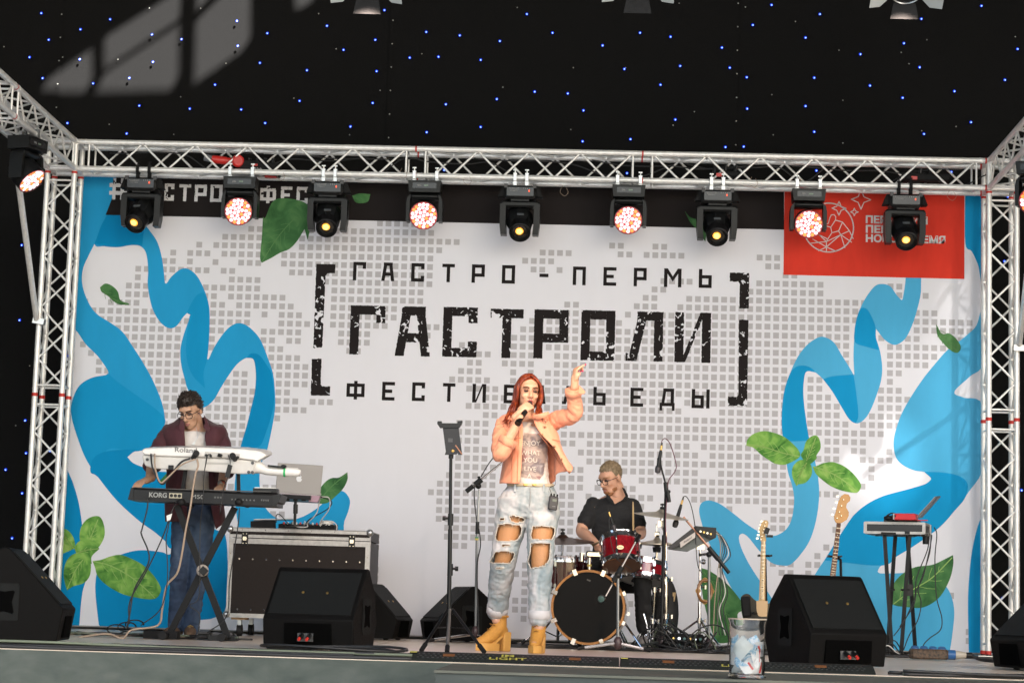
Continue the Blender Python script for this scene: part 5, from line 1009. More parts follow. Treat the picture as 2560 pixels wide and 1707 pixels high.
M().prism([hz(x, y, hy-0.03) for x, y in ((572,150),(575,105),(590,95),(660,98),(660,135),(965,138),(970,95),(1065,88),(1062,118),(1045,150),(1010,215),(1000,225),(625,228),(575,155))], (0, 0.04, 0)).build('holder_clamp', BLK, ms)
M().box(hz(830, 470, hy-0.03), (0.03, 0.004, 0.025)).build('holder_plate', DGREY, ms); M().cyl(hz(930, 570, hy-0.035), hz(1055, 740, hy-0.05), 0.004, n=8).build('holder_strut', mat('strut_copper', (0.3, 0.14, 0.08), 0.4, .5), ms)
M().ell(hz(880, 685, hy-0.03), 0.014, None, 10, 8).build('tilt_knob', GOLD, ms)
hub = A(1033, 1400, hy); M().cyl(hub-V((0, 0, 0.03)), hub+V((0, 0, 0.012)), 0.022, n=12).build('tripod_hub', BLK, ms)
for px, py, yy in ((968, 1494, -5.05), (1027, 1497, -5.2), (1112, 1499, -4.95)):
    q = A(px, py, yy); q.z = 0.012; h0 = hub+(V((q.x-hub.x, q.y-hub.y, 0)).normalized())*0.03
    M().cyl(h0, q, 0.010, n=10).build('tripod_leg', BLKMET if px != 1027 else mat('leg_grey', (0.16, 0.15, 0.14), 0.4, .4), ms); M().cyl(q+(h0-q).normalized()*0.06, q-(h0-q).normalized()*0.005, 0.015, n=10).build('rubber_foot', RUB, ms)
    M().cyl(A(1031, 1440, hy), h0.lerp(q, 0.45), 0.005, n=6).build('leg_brace', BLKMET, ms)
# vocal boom stand behind
YV = -1.0
vs = thing('microphone_stand', 'grey boom microphone stand left behind the singer', 'microphone stand', A(1093, 1470, YV))
vz = lambda X, Y, y: at(1150+X/3.92, 880+Y/3.92, y)
M().cyl(vz(187, 1345, YV), vz(172, 1700, YV), 0.009, n=10).build('upper_tube', mat('tube_grey', (0.30, 0.31, 0.32), 0.3, .8), vs); M().cyl(vz(172, 1660, YV), vz(168, 1780, YV), 0.016, n=10).build('clutch', BLK, vs); M().cyl(vz(168, 1780, YV), A(1092, 1455, YV), 0.012, n=10).build('lower_tube', mat('tube_grey2', (0.20, 0.21, 0.22), 0.35, .8), vs)
M().cyl(vz(60, 1365, YV), vz(130, 1310, YV), 0.02, n=10).build('boom_counterweight', BLK, vs); M().cyl(vz(130, 1310, YV), vz(560, 960, YV), 0.0085, n=10).build('boom_tube', CHROME, vs); M().cyl(vz(145, 1300, YV-0.01), vz(212, 1245, YV-0.01), 0.024, n=10).build('boom_clutch', BLK, vs)
M().ell(vz(180, 1310, YV), 0.025).build('boom_joint', BLK, vs); M().ell(vz(185, 1225, YV), (0.014, 0.014, 0.01)).build('joint_knob', BLK, vs)
M().box(vz(165, 1820, YV-0.013), (0.03, 0.004, 0.02)).build('green_tape', mat('tape_green', (0.05, 0.2, 0.1), 0.6), vs); M().box(vz(165, 1832, YV-0.0135), (0.03, 0.004, 0.015)).build('yellow_tape', mat('tape_yellow', (0.45, 0.36, 0.08), 0.6), vs)
hub = A(1092, 1450, YV); M().ell(hub, (0.03, 0.03, 0.05)).build('tripod_hub', mat('hub_dark', (0.05, 0.03, 0.035), 0.4), vs)
for dx, dy in ((-0.36, -0.25), (0.34, -0.22), (0.0, 0.3)):
    q = V((hub.x+dx, YV+dy, 0.015)); M().cyl(V((hub.x, YV, 0.075)), q, 0.011, n=8).build('tripod_leg', CHROME, vs); M().cyl(q+(V((hub.x, YV, .075))-q).normalized()*0.05, q, 0.015, n=8).build('rubber_foot', RUB, vs)
cable([vz(370,985,YV), vz(290,1080,YV), vz(205,1220,YV)], 0.005, CAB, 'black cable running from the boom up behind the singer elbow', None)
cable([vz(145,1310,YV-.02), vz(140,1420,YV-.03), vz(160,1620,YV-.02), vz(190,1760,YV-.02), vz(200,1900,YV-.02), A(1096,1300,YV-.02), A(1098,1400,YV-.02), A(1100,1462,YV-.03)], 0.005, CAB, 'black cable hanging down the grey boom stand', None)
# ------------------------------------------------------------------ drum kit
LAC = mat('red_lacquer', (0.22, 0.006, 0.012), 0.14, noise_amt=0.45, nscale=14, coat=0.8, stretch=(4, 4, .6)); LACD = mat('dark_lacquer', (0.035, 0.004, 0.006), 0.14, noise_amt=0.4, nscale=14, coat=0.8)
HEADB = mat('black_drum_head', (0.005, 0.005, 0.005), 0.55, spec=0.12, noise_amt=0.2); HOOP = mat('wood_hoop', (0.33, 0.14, 0.03), 0.4, coat=0.1, noise_amt=0.2, nscale=30); CYM = mat('cymbal_bronze', (0.52, 0.47, 0.38), 0.38, 0.75, noise_amt=0.15, nscale=30); CYMD = mat('cymbal_dark', (0.10, 0.06, 0.045), 0.35, 0.8, noise_amt=0.3, nscale=20)
SKIN_D = mat('coated_head', (0.6, 0.58, 0.55), 0.6)
def rig(name, o, ax, R0, H, m, lugs, root_label, cat, hoop=CHROME, top=SKIN_D, bot=SKIN_D, badge=False):
    ax = V(ax).normalized(); r = thing(name, root_label, cat, o); o = V(o)
    M().lathe([(R0, 0), (R0, H)], o, ax, 40, False).build('shell', m, r, 60)
    for h0, mm, nm in ((0.0, bot, 'bottom_head'), (H, top, 'top_head')):
        s = 1 if h0 else -1
        M().lathe([(R0*0.995, h0-s*0.004), (R0*1.0, h0+s*0.008), (0, h0+s*0.006)], o, ax, 40, False).build(nm, mm, r, 60)
        M().lathe([(R0*1.01, h0-s*0.030), (R0*1.055, h0-s*0.028), (R0*1.045, h0-s*0.002), (R0*1.07, h0+s*0.016), (R0*1.02, h0+s*0.017), (R0*1.01, h0-s*0.030)], o, ax, 40, False).build('hoop', hoop, r, 40)
    x = ax.orthogonal().normalized(); y = ax.cross(x)
    for k in range(lugs):
        a = 2*math.pi*(k+0.5)/lugs; n = x*math.cos(a)+y*math.sin(a); p = o+n*(R0*1.045)
        b = M().cyl(p+ax*(-0.012), p+ax*(H+0.012), 0.0045, n=6)
        for t in (0.10*H+0.02, 0.9*H-0.02): b.box(o+n*(R0+0.012)+ax*t, (0.018, 0.022, 0.035), Matrix((n.cross(ax), n, ax)).transposed())
        for t in (-0.014, H+0.014): b.cyl(p+ax*(t-0.012), p+ax*(t+0.012), 0.009, n=6)
        b.build('tension_lug', CHROME, r)
    return r
YD = -2.25
bc = A(1351, 1394, YD); bc.z = max(bc.z, 0.305); BR_ = 0.272
bd = thing('bass_drum', 'bass drum with black front head and amber wooden hoop', 'drum', (bc.x, YD, 0))
M().lathe([(BR_, 0.0), (BR_, 0.42)], bc, (0.10, 1, 0), 48, False).build('shell', LACD, bd, 60); M().lathe([(BR_*1.0, 0.42), (0, 0.42)], bc, (0.10, 1, 0), 48, False).build('rear_head', SKIN_D, bd)
M().lathe([(BR_*0.985, -0.010), (0, -0.012)], bc, (0.10, 1, 0), 48, False).build('front_head', HEADB, bd)
M().lathe([(BR_*0.965, -0.012), (BR_*0.97, -0.022), (BR_*1.03, -0.022), (BR_*1.035, 0.025), (BR_*1.0, 0.028)], bc, (0.10, 1, 0), 56, False).build('wooden_hoop', HOOP, bd, 40)
for k in range(8):
    a = rad(22.5+45*k); n = V((math.cos(a), 0, math.sin(a))); c = bc+n*BR_*1.02
    M().box(c+V((0, -0.024, 0)), (0.03, 0.02, 0.045), rotm(0, -math.degrees(a)+90, 0)).cyl(c+n*0.012+V((0, -0.01, 0)), c+n*0.012+V((0, 0.10, 0)), 0.006, n=8).build('claw', CHROME, bd)
pc = zd(364, 1172, YD-0.016); pr = 0.058
M().lathe([(0, 0), (pr, 0)], pc, (0.0, -1, 0), 28, False).build('port_reinforcement', mat('port_white', (0.55, 0.54, 0.52), 0.5), bd)
M().lathe([(0, 0.001), (pr*0.93, 0.001)], pc+V((-0.045, -0.0005, 0)), (0.0, -1, 0), 28, False).build('port_hole', mat('port_black', (0.01, 0.01, 0.01), 0.6), bd) if False else M().flatpoly([[pc+V((-0.02-0.045*math.cos(t*0.1571-1.57)-0.012, -0.002, 0.062*math.sin(t*0.1571-1.57))) for t in range(21)]]).build('port_hole', HEADB, bd)
text('MAPEX' if False else '', 0.01, 'mark', GREYP, bd, pc, (1, 0, 0), (0, 0, 1)) if False else None
M().box(zd(257, 1035, YD-0.015), (0.03, 0.002, 0.012), rotm(0, 20, 0)).build('head_print', mat('dim_print', (0.06, 0.06, 0.055), 0.6), bd)
for s in (-1, 1): M().cyl(bc+V((s*BR_*0.95, 0.12, -0.08)), V((bc.x+s*0.42, YD-0.03, 0.01)), 0.008, n=8).build('spur', CHROME, bd)
for px, s in ((257, 1), (300, 1)): pass
tp = zd(262, 960, YD+0.16); mt = M().cyl(tp, tp+V((0, 0, 0.09)), 0.016, n=10).box(tp+V((0.03, 0, 0.115)), (0.12, 0.05, 0.05), None, 0.01).cyl(tp+V((-0.06, 0, 0.125)), tp+V((-0.06, 0, 0.06)), 0.022, n=10).cyl(tp+V((0.02, 0, 0.12)), zd(350, 850, YD+0.14), 0.012, n=8); mt.build('tom_mount', CHROME, bd); M().box(tp+V((0, -0.017, 0.03)), (0.03, 0.004, 0.014)).build('mount_tape', mat('tape_yellow', (0.45, 0.36, 0.08), 0.6), bd)
ta, tb = zd(487, 925, -2.2), zd(478, 752, -2.12)
rig('rack_tom', ta, tb-ta, 0.145, (tb-ta).length, LAC, 6, 'shiny red tom drum mounted above the bass drum', 'drum', bot=mat('clear_head', (0.16, 0.09, 0.06), 0.25))
bg_ = zd(478, 805, -2.36); q_ = M().lathe([(0.026, 0.0), (0.026, 0.004)], bg_, (0, -1, 0.18), 20); 
for v in q_.v: v.z = bg_.z+(v.z-bg_.z)*0.62
q_.build('oval_badge', mat('badge_gold', (0.62, 0.52, 0.33), 0.3, .6), bpy.data.objects['rack_tom']); text('Mapex', 0.016, 'badge_word', DGREY, bpy.data.objects['rack_tom'], bg_+V((0, -0.0055, 0)), (1, 0, 0), (0, -0.0, 1), 0.0004)
fa, fb = zd(95, 1120, -1.75), zd(100, 885, -1.75)
rig('floor_tom', fa, fb-fa, 0.19, (fb-fa).length, LACD, 8, 'dark red floor tom half hidden behind the bass drum and jeans', 'drum', top=SKIN_D)
ra = zd(634, 985, -1.75); rig('snare_drum', ra-V((0, 0, .05)), V((0.1, 0.2, 1)), 0.17, 0.13, LAC, 8, 'red snare drum peeping out behind the rack tom', 'drum')
def cymbal(c, r, tilt, m, name, label, pole_to, root_m=CHROME, tri=True, wing=True):
    c = V(c); ax = V(tilt).normalized(); t = thing(name, label, 'cymbal', c)
    M().lathe([(0.008, 0.030), (r*0.10, 0.028), (r*0.17, 0.012), (r*0.2, 0.006), (r*0.6, -0.010), (r, -0.026), (r, -0.029), (r*0.6, -0.0135), (r*0.2, 0.003), (r*0.1, 0.023), (0.008, 0.026)], c, ax, 44, False).build('cymbal_plate', m, t, 30)
    M().cyl(c-ax*0.05, c+ax*0.075, 0.005, n=8).lathe([(0.018, 0.03), (0.018, 0.045), (0.01, 0.05)], c, ax, 12).box(c+ax*0.066, (0.035, 0.008, 0.014)).build('wing_nut', BLK, t)
    return t
def stand(label, top, base, r0=0.0125, spread=0.28, m=CHROME, name='cymbal_stand', mid=True, ang0=0.4):
    top, base = V(top), V(base); t = thing(name, label, 'stand', base); j = top.lerp(base, 0.4)
    M().cyl(top, j, r0*0.72, n=10).build('upper_tube', m, t); M().cyl(j, base+V((0, 0, 0.04)), r0, n=10).build('lower_tube', m, t)
    for f in (0.4, 0.72):
        c = top.lerp(base, f); M().cyl(c-V((0, 0, 0.02)), c+V((0, 0, 0.02)), r0*1.5, n=10).cyl(c, c+V((0.04, -0.01, 0)), 0.006, n=6).box(c+V((0.045, -0.01, 0)), (0.012, 0.01, 0.03)).build('height_clutch', BLK if m != CHROME else CHROME, t)
    hb = base+V((0, 0, 0.24))
    for k in range(3):
        a = ang0+2*math.pi*k/3; q = base+V((math.cos(a)*spread, math.sin(a)*spread, 0.014))
        M().cyl(hb, q, 0.008, n=8).build('tripod_leg', m, t); M().cyl(q+(hb-q).normalized()*0.04, q, 0.013, n=8).build('rubber_foot', RUB, t); M().cyl(base+V((0, 0, 0.07)), hb.lerp(q, 0.5), 0.0055, n=6).build('leg_brace', m, t)
    return t
cc = zd(767, 565, -1.75); cymbal(cc, 0.215, (0.10, -0.10, 1), CYM, 'crash_cymbal', 'pale crash cymbal tilted beside the drummer left arm', None)
b0 = A(1530, 1470, -1.75); b0.z = 0.01; tb_ = zd(760, 640, -1.75); st_ = stand('chrome boom stand holding the crash cymbal', zd(798, 700, -1.75), b0); M().cyl(zd(770, 600, -1.75), zd(752, 590, -1.75)*0+tb_, 0.01, n=8).cyl(tb_, zd(798, 715, -1.75), 0.008, n=8).build('top_arm', CHROME, st_); M().box(tb_, (0.04, 0.03, 0.05)).build('tilter', CHROME, st_)
cl = zd(75, 742, -1.85); cymbal(cl, 0.245, (-0.02, -0.12, 1), CYMD, 'ride_cymbal', 'dark bronze ride cymbal between the singer and the drummer', None)
b0 = V((cl.x-0.02, -1.75, 0.01)); stand('chrome stand holding the dark ride cymbal', cl-V((0, 0, .05)), b0, ang0=1.2)
hc = zd(735, 760, -1.55); h_ = cymbal(hc, 0.165, (0.02, -0.02, 1), CYM, 'hi_hat_cymbals', 'pair of hi-hat cymbals on a chrome stand', None); M().lathe([(0.01, -0.045), (0.05, -0.04), (0.165, -0.03), (0.165, -0.027), (0.05, -0.036)], hc, (0, 0, 1), 40, False).build('bottom_cymbal', CYM, h_, 30)
M().cyl(hc, zd(731, 640, -1.55), 0.004, n=8).box(zd(733, 715, -1.55), (0.03, 0.03, 0.03)).build('pull_rod', CHROME, h_); M().lathe([(0.03, -0.09), (0.035, -0.05), (0.02, -0.045)], hc, (0, 0, 1), 14).build('felt_cup', BLK, h_)
b0 = A(1496, 1468, -1.55); b0.z = 0.01; stand('chrome stand of the hi-hat pair', hc-V((0, 0, .08)), b0, ang0=2.0)
# microphones and their stands in front of and beside the kit
def mic(label, p, q, group='drum microphones', r=0.016):   # p: head end, q: connector end
    p, q = V(p), V(q); d = (q-p).normalized(); L = (q-p).length; t = thing('microphone', label, 'microphone', p, group)
    M().lathe([(0.004, -0.002), (r*1.2, 0.004), (r*1.45, 0.03), (r*1.3, 0.05), (r*0.95, 0.055), (r*0.8, L*0.85), (r*0.6, L)], p, d, 14).build('body', BLK, t)
    M().lathe([(0.002, -0.003), (r*1.22, 0.003), (r*1.5, 0.03), (r*1.32, 0.046)], p, d, 14, False).build('grille', mat('mic_grille', (0.06, 0.055, 0.06), 0.5, .5), t)
    M().cyl(q, q+d*0.035, r*0.55, n=10).build('connector', GOLD, t); M().cyl(q+d*0.03, q+d*0.06, r*0.5, r*0.3, 10).build('connector_boot', BLK, t); return t
YT = -2.2
tk = thing('kick_mic_stand', 'short chrome boom stand in front of the bass drum', 'microphone stand', A(1415, 1470, YT-.35))
yk2 = YT-0.45; k0 = zd(462, 1000, yk2); kb_ = zd(462, 1410, yk2); kb_.z = 0.06
M().cyl(k0, kb_, 0.0125, n=10).build('pole', mat('tube_grey2', (0.2, 0.21, 0.22), 0.35, .8), tk); M().cyl(zd(612, 722, yk2+.2), zd(585, 768, yk2+.15), 0.016, n=10).build('counterweight', BLK, tk); M().cyl(zd(585, 768, yk2+.15), zd(375, 1148, yk2-.0), 0.007, n=8).build('boom', mat('boom_grey', (0.28, 0.26, 0.25), 0.35, .8), tk); M().cyl(zd(490, 940, yk2), zd(430, 1045, yk2), 0.021, n=10).build('boom_clutch', BLK, tk); M().ell(k0, 0.026).build('boom_joint', BLK, tk)
M().ell(kb_, (0.032, 0.032, 0.05)).build('tripod_hub', mat('hub_dark', (0.05, 0.03, 0.035), 0.4), tk)
for px, py, yy in ((180, 1494, yk2-.1), (690, 1503, yk2-.06), (520, 1440, yk2+.3)):
    q = zd(px, py, yy); q.z = 0.014; M().cyl(kb_, q, 0.0115, n=8).build('tripod_leg', mat('leg_steel', (0.55, 0.57, 0.62), 0.25, .7), tk); M().cyl(q+(kb_-q).normalized()*.05, q, .014, n=8).build('rubber_foot', RUB, tk)
mm = thing('kick_microphone', 'round black microphone at the port of the bass drum', 'microphone', zd(347, 1166, yk2)); M().lathe([(0.026, -0.03), (0.03, 0.0), (0.03, 0.05), (0.018, 0.08)], zd(347, 1166, yk2), (0.1, 1, 0), 18).build('body', BLK, mm); M().lathe([(0, -0.032), (0.024, -0.03)], zd(347, 1166, yk2), (0.1, 1, 0), 18, False).build('face', mat('mic_teal', (0.02, 0.06, 0.055), 0.4), mm)
YO = -2.0
to = thing('overhead_mic_stand', 'tall black boom stand rising before the crash cymbal', 'microphone stand', A(1520, 1470, YO)); t0_, t1_ = zd(797, 400, YO), zd(765, 1420, YO); t1_.z = 0.07
M().cyl(zd(797, 360, YO), zd(783, 790, YO), 0.010, n=10).build('upper_pole', BLKMET, to); M().cyl(zd(784, 740, YO), t1_, 0.0145, n=10).build('lower_pole', BLKMET, to); M().cyl(zd(786, 720, YO), zd(782, 800, YO), 0.018, n=10).build('clutch', BLK, to)
M().cyl(zd(757, 215, YO-.03), zd(805, 400, YO-.03), 0.007, n=8).cyl(zd(805, 400, YO-.03), zd(815, 440, YO-.03), 0.007, n=8).build('boom', BLKMET, to); M().cyl(zd(808, 410, YO-.03), zd(820, 490, YO-.03), 0.016, n=10).build('counterweight', BLK, to); M().cyl(zd(795, 350, YO-.02), zd(803, 435, YO-.02), 0.018, n=10).ell(zd(818, 415, YO-.03), 0.014, None, 8, 6).build('boom_clutch', BLK, to); M().cyl(zd(750, 180, YO-.03), zd(752, 245, YO-.03), 0.017, n=10).build('mic_clip', BLK, to)
M().ell(t1_, (0.034, 0.034, 0.05)).build('tripod_hub', mat('hub_dark', (0.05, 0.03, 0.035), 0.4), to)
for px, py, yy in ((470, 1512, YO-.28), (1010, 1480, YO-.15), (740, 1430, YO+.33)):
    q = zd(px, py, yy); q.z = 0.014; M().cyl(t1_, q, 0.011, n=8).build('tripod_leg', mat('leg_grey2', (0.10, 0.11, 0.11), 0.35, .6), to); M().cyl(q+(t1_-q).normalized()*.05, q, .015, n=8).build('rubber_foot', RUB, to)
mic('black microphone hanging head down above the crash cymbal', zd(737, 285, YO-.04), zd(762, 125, YO-.04))
cable([zd(766,100,YO-.04), zd(770,60,YO-.04), zd(795,45,YO-.04), zd(830,90,YO-.03), zd(868,220,YO-.03), zd(860,275,YO-.03), zd(820,330,YO-.03), zd(808,395,YO-.03), zd(800,520,YO-.02), zd(795,660,YO-.02), zd(805,800,YO-.02)], 0.004, PUR, 'plum microphone cable looping over the tall boom stand', None)
YS = -1.7
t2 = thing('side_mic_stand', 'boom stand with copper tube beside the sample pad', 'microphone stand', A(1650, 1470, YS)); s1 = zd(1098, 1420, YS); s1.z = 0.06
M().cyl(zd(1100, 855, YS), s1, 0.0115, n=10).build('pole', mat('tube_grey2', (0.2, 0.21, 0.22), 0.35, .8), t2); M().cyl(zd(920, 592, YS), zd(1105, 815, YS), 0.008, n=8).build('boom', mat('copper_tube', (0.50, 0.26, 0.18), 0.3, .7), t2); M().cyl(zd(1095, 805, YS-.01), zd(1165, 890, YS-.01), 0.02, n=10).cyl(zd(1165, 890, YS), zd(1240, 985, YS), 0.015, n=10).build('counterweight', BLK, t2); M().ell(zd(1100, 855, YS), 0.024).build('boom_joint', BLK, t2); M().ell(s1, (0.03, 0.03, 0.05)).build('tripod_hub', mat('hub_dark', (0.05, 0.03, 0.035), 0.4), t2)
for dx, dy in ((-.3, -.1), (.28, -.15), (.05, .3)):
    q = V((s1.x+dx, YS+dy, 0.014)); M().cyl(s1, q, 0.011, n=8).build('tripod_leg', mat('leg_steel', (0.55, 0.57, 0.62), 0.25, .7), t2); M().cyl(q+(s1-q).normalized()*.05, q, .014, n=8).build('rubber_foot', RUB, t2)
mic('black microphone under the crash cymbal right edge', zd(857, 665, YS-.02), zd(905, 505, YS-.02))
cable([zd(912,480,YS), zd(920,452,YS), zd(945,455,YS), zd(975,520,YS), zd(1000,650,YS), zd(1008,780,YS), zd(1020,930,YS), zd(1060,1000,YS)], 0.004, CAB, 'dark cable curving down past the sample pad', None)
mt_ = mic('small clip microphone at the rim of the red tom', zd(440, 690, -2.35), zd(408, 590, -2.35), 'drum microphones', 0.012)
cable([zd(405,585,-2.36), zd(400,640,-2.37), zd(420,800,-2.4), zd(470,900,-2.4), zd(560,960,-2.35)], 0.003, CAB, 'thin cable hanging from the tom clip microphone', None)
# sample pad on its stand, tambourine ring, cables
sp = thing('sample_pad', 'tilted black percussion pad with pale name plate', 'drum pad', zd(980, 740, -1.6))
P_ = [zd(810, 812, -1.72), zd(1005, 655, -1.62), zd(1150, 672, -1.62), zd(1148, 735, -1.60), zd(950, 832, -1.70)]
M().prism([zd(808,806,-1.75), zd(1003,655,-1.70), zd(1008,690,-1.70), zd(880,800,-1.75), zd(820,822,-1.75)], (0, 0.02, 0)).build('front_lip', BLK, sp)
M().prism([zd(815,815,-1.72), zd(1010,662,-1.68), zd(1150,672,-1.68), zd(1146,738,-1.68), zd(952,832,-1.72)], (0, 0.16, 0.0)).build('pad_body', mat('pad_underside', (0.07, 0.08, 0.075), 0.55, noise_amt=.3), sp)
M().prism([zd(1003,655,-1.72), zd(1150,668,-1.72), zd(1148,735,-1.72), zd(1110,745,-1.72), zd(1010,690,-1.72)], (0, 0.02, 0)).build('rear_panel', BLK, sp)
M().prism([zd(895,770,-1.755), zd(1002,698,-1.755), zd(1003,735,-1.755), zd(900,808,-1.755)], (0, 0.01, 0)).build('name_plate', mat('plate_beige', (0.5, 0.45, 0.42), 0.5), sp)
pa, pb_ = zd(897, 785, -1.757), zd(1003, 715, -1.757); text('Roland', 0.026, 'plate_lettering', DGREY, sp, (pa+pb_)/2+V((0, -0.001, -.003)), pb_-pa, (0, 0, 1), 0.0004)
for k in range(4): M().lathe([(.008, 0), (.008, .004)], zd(1040+24*k, 694+6*k, -1.722), (0, -1, 0), 10).build('pad_socket', GOLD if k % 2 else CHROME, sp)
b0 = zd(1032, 1430, -1.6); b0.z = .01; stand('chrome stand carrying the tilted percussion pad', zd(1036, 790, -1.62), b0, .013, .3, CHROME, 'pad_stand', ang0=.9)
M().box(zd(1040, 800, -1.63), (.06, .05, .05)).build('pad_clamp', CHROME, bpy.data.objects['pad_stand'])
M().cyl(zd(1030, 860, -1.64), zd(1090, 850, -1.66), .01, n=8).ell(zd(1060, 905, -1.64), .022, None, 8, 6).build('multi_clamp', CHROME, bpy.data.objects['pad_stand'])
tm = thing('tambourine', 'amber wooden ring hanging on the percussion stand', 'tambourine', zd(1070, 1110, -1.62)); rr = [zd(1070, 1110, -1.62)+V((.055*math.cos(t*.262), .02*math.cos(t*.262), .085*math.sin(t*.262))) for t in range(25)]
M().tube(rr, .012, 8, False).build('wooden_ring', mat('amber_wood', (.24, .10, .025), .3, coat=.4), tm, 180)
for k in range(0, 24, 6): M().lathe([(.02, -.003), (.02, .003)], rr[k], (0, 1, .2), 12).build('jingle', GOLD, tm)
for i in range(6):
    x = 1155+i*9; pts = [zd(1140, 690+4*i, -1.6), zd(x, 700+8*i, -1.6), zd(x+25+5*i, 800+12*i, -1.6), zd(x+10-4*i, 950, -1.6), zd(x-10+8*i, 1120, -1.6), zd(x+20*(i % 2)-20, 1250, -1.6), zd(x-25+12*i, 1420, -1.65)]
    cable(pts, .0042, [TAN, GCAB, CAB, CAB, WCAB, CAB][i], ['tan', 'grey green', 'first black', 'second black', 'white', 'thick black'][i]+' cable hanging from the percussion pad sockets', 'cables of the percussion pad')
    if i in (0, 3): M().cyl(pts[3], pts[3]+V((0.003, 0, -.07)), .011, n=8).build('inline_plug', WHT if i == 0 else GREYP, bpy.data.objects[max((o.name for o in COL.objects if o.name.startswith('cable')), key=lambda n: int(n.split('.')[-1]) if '.' in n else 0)])
gb = thing('gig_bag', 'black bag with drumsticks standing behind the hi-hat stand', 'bag', zd(790, 1440, -1.3)); M().ell(zd(785, 1270, -1.3), (.115, .07, .30), None, 20, 14).box(zd(785, 1400, -1.3), (.2, .11, .16), None, .03).build('bag_body', mat('bag_nylon', (.012, .012, .013), .7, bump=.4, bscale=30), gb, 60)
for x in (838, 850): M().cyl(zd(x, 1190, -1.34), zd(x+12, 1120, -1.34), .008, .006, 8).build('drumstick', mat('stick_wood', (.52, .36, .18), .5), gb)
M().box(zd(770, 1230, -1.375), (.1, .02, .2), rotm(0, 4, 0), .008).build('bag_pocket', BLKM, gb)
sn = thing('stage_box', 'stage box bristling with plugs amid tangled drum cables', 'stage box', zd(940, 1460, -1.9)); sc0 = zd(940, 1440, -1.9); sc0.z = .07; M().box(sc0, (.26, .16, .13), None, .01).build('box', BLKM, sn)
for r_ in range(2):
    for k in range(6): M().cyl(sc0+V((-.1+k*.04, -.08, .02-.05*r_)), sc0+V((-.1+k*.04, -.15, .03-.05*r_)), .011, n=8).build('plug', [GOLD, CHROME, mat('teal_plug', (.01, .10, .09), .4)][(k+r_) % 3], sn)
rnd = random.Random(8)
for i in range(26):
    c = zd(930+rnd.uniform(-160, 190), 1455, -1.95+rnd.uniform(-.25, .1)); a0 = rnd.uniform(0, 6); Rr = rnd.uniform(.05, .16); hh = rnd.uniform(.03, .2); pts = []
    for k in range(7): t = k/6; pts.append((c.x+Rr*math.cos(a0+t*3.4)*1.3, c.y+Rr*.8*math.sin(a0+t*3.4), max(.012, .012+hh*math.sin(math.pi*t))))
    cable(pts, .0055, CAB if i % 7 else GCAB, 'looped black cable in the tangle round the stage box', 'tangled cables around the stage box')
for i in range(14):
    pts = []; x0 = rnd.uniform(.0, 1.2)
    for k in range(8): pts.append((x0+k*.16, -2.75+.5*rnd.random()+.3*(i % 3), .010+.012*rnd.random()))
    cable(pts, .0055, CAB, 'black cable lying on the floor under the drum kit', 'floor cables under the drum kit')
rg = M().box((1.0, -1.45, .004), (2.3, 2.0, .006)); tag(rg.build('drum_carpet', mat('carpet_black', (.018, .017, .017), .95, bump=.4, bscale=150)), 'black carpet lying under the whole drum kit', 'carpet')
M().cyl(zd(640, 1270, -1.9), zd(690, 1440, -1.9), .008, n=8).build('pedal_rod', CHROME, bd); M().box(zd(520, 1270, -1.85), (.05, .04, .03)).build('claw_hardware', CHROME, bd)

# ------------------------------------------------------------------ guitars
MAPLE = mat('maple_neck', (.50, .31, .12), .35, noise_amt=.12, nscale=12, stretch=(8, 8, 1)); AMBW = mat('amber_headstock', (.46, .21, .04), .3, noise_amt=.15, nscale=10, coat=.4); ROSE = mat('rosewood', (.14, .055, .022), .45, noise_amt=.3, nscale=30)
def guitar(name, label, top, nut, bot, hw, headpts, mn, mf, pegs, bodyf, y, nfr):
    g = thing(name, label, 'guitar', bot); ax = (nut-bot).normalized(); sx = V((ax.z, 0, -ax.x))
    M().add([nut+sx*hw*.8, nut-sx*hw*.8, bot-sx*hw*1.15, bot+sx*hw*1.15]+[p+V((0, .022, 0)) for p in (nut+sx*hw*.8, nut-sx*hw*.8, bot-sx*hw*1.15, bot+sx*hw*1.15)], [(0, 1, 2, 3), (7, 6, 5, 4), (0, 4, 5, 1), (1, 5, 6, 2), (2, 6, 7, 3), (3, 7, 4, 0)]).build('neck', mf, g)
    M().prism(headpts, (0, .016, 0)).build('headstock', mn, g)
    L = (nut-bot).length; fr = M()
    for k in range(1, nfr):
        d = L*1.36*(1-2**(-k/12));
        if d < L: c = nut-ax*d; fr.box(c+V((0, -.001, 0)), (hw*1.75, .003, .0028), rotm(0, math.degrees(math.atan2(ax.x, ax.z)), 0))
    o = fr.build('frets', CHROME, g); o['kind'] = 'stuff'
    dt = M()
    for k in (3, 5, 7, 9, 12, 15, 17):
        d = L*1.36*(1-2**(-(k-.5)/12))
        if d < L: dt.lathe([(.004, 0), (.004, .001)], nut-ax*d+V((0, -.0005, 0)), (0, -1, 0), 8)
    if dt.v: o = dt.build('fret_dots', BLK if mf is MAPLE else WPRINT, g); o['kind'] = 'stuff'
    for s in np.linspace(-.7, .7, 6 if nfr > 18 and mf is MAPLE else 4): M().cyl(nut+sx*hw*.8*s+V((0, -.004, 0)), bot+sx*hw*1.1*s+V((0, -.006, 0)), .0009, n=4).build('string', CHROME, g)
    for p, q in pegs: M().lathe([(.009, 0), (.008, .006), (.004, .014)], p, (0, -1, 0), 10).cyl(p+V((0, .01, 0)), q+V((0, .01, 0)), .003, n=6).box(q+V((0, .01, 0)), (.02, .008, .014)).build('tuning_peg', CHROME, g)
    bodyf(g, bot, ax, sx); return g
YG = -1.5
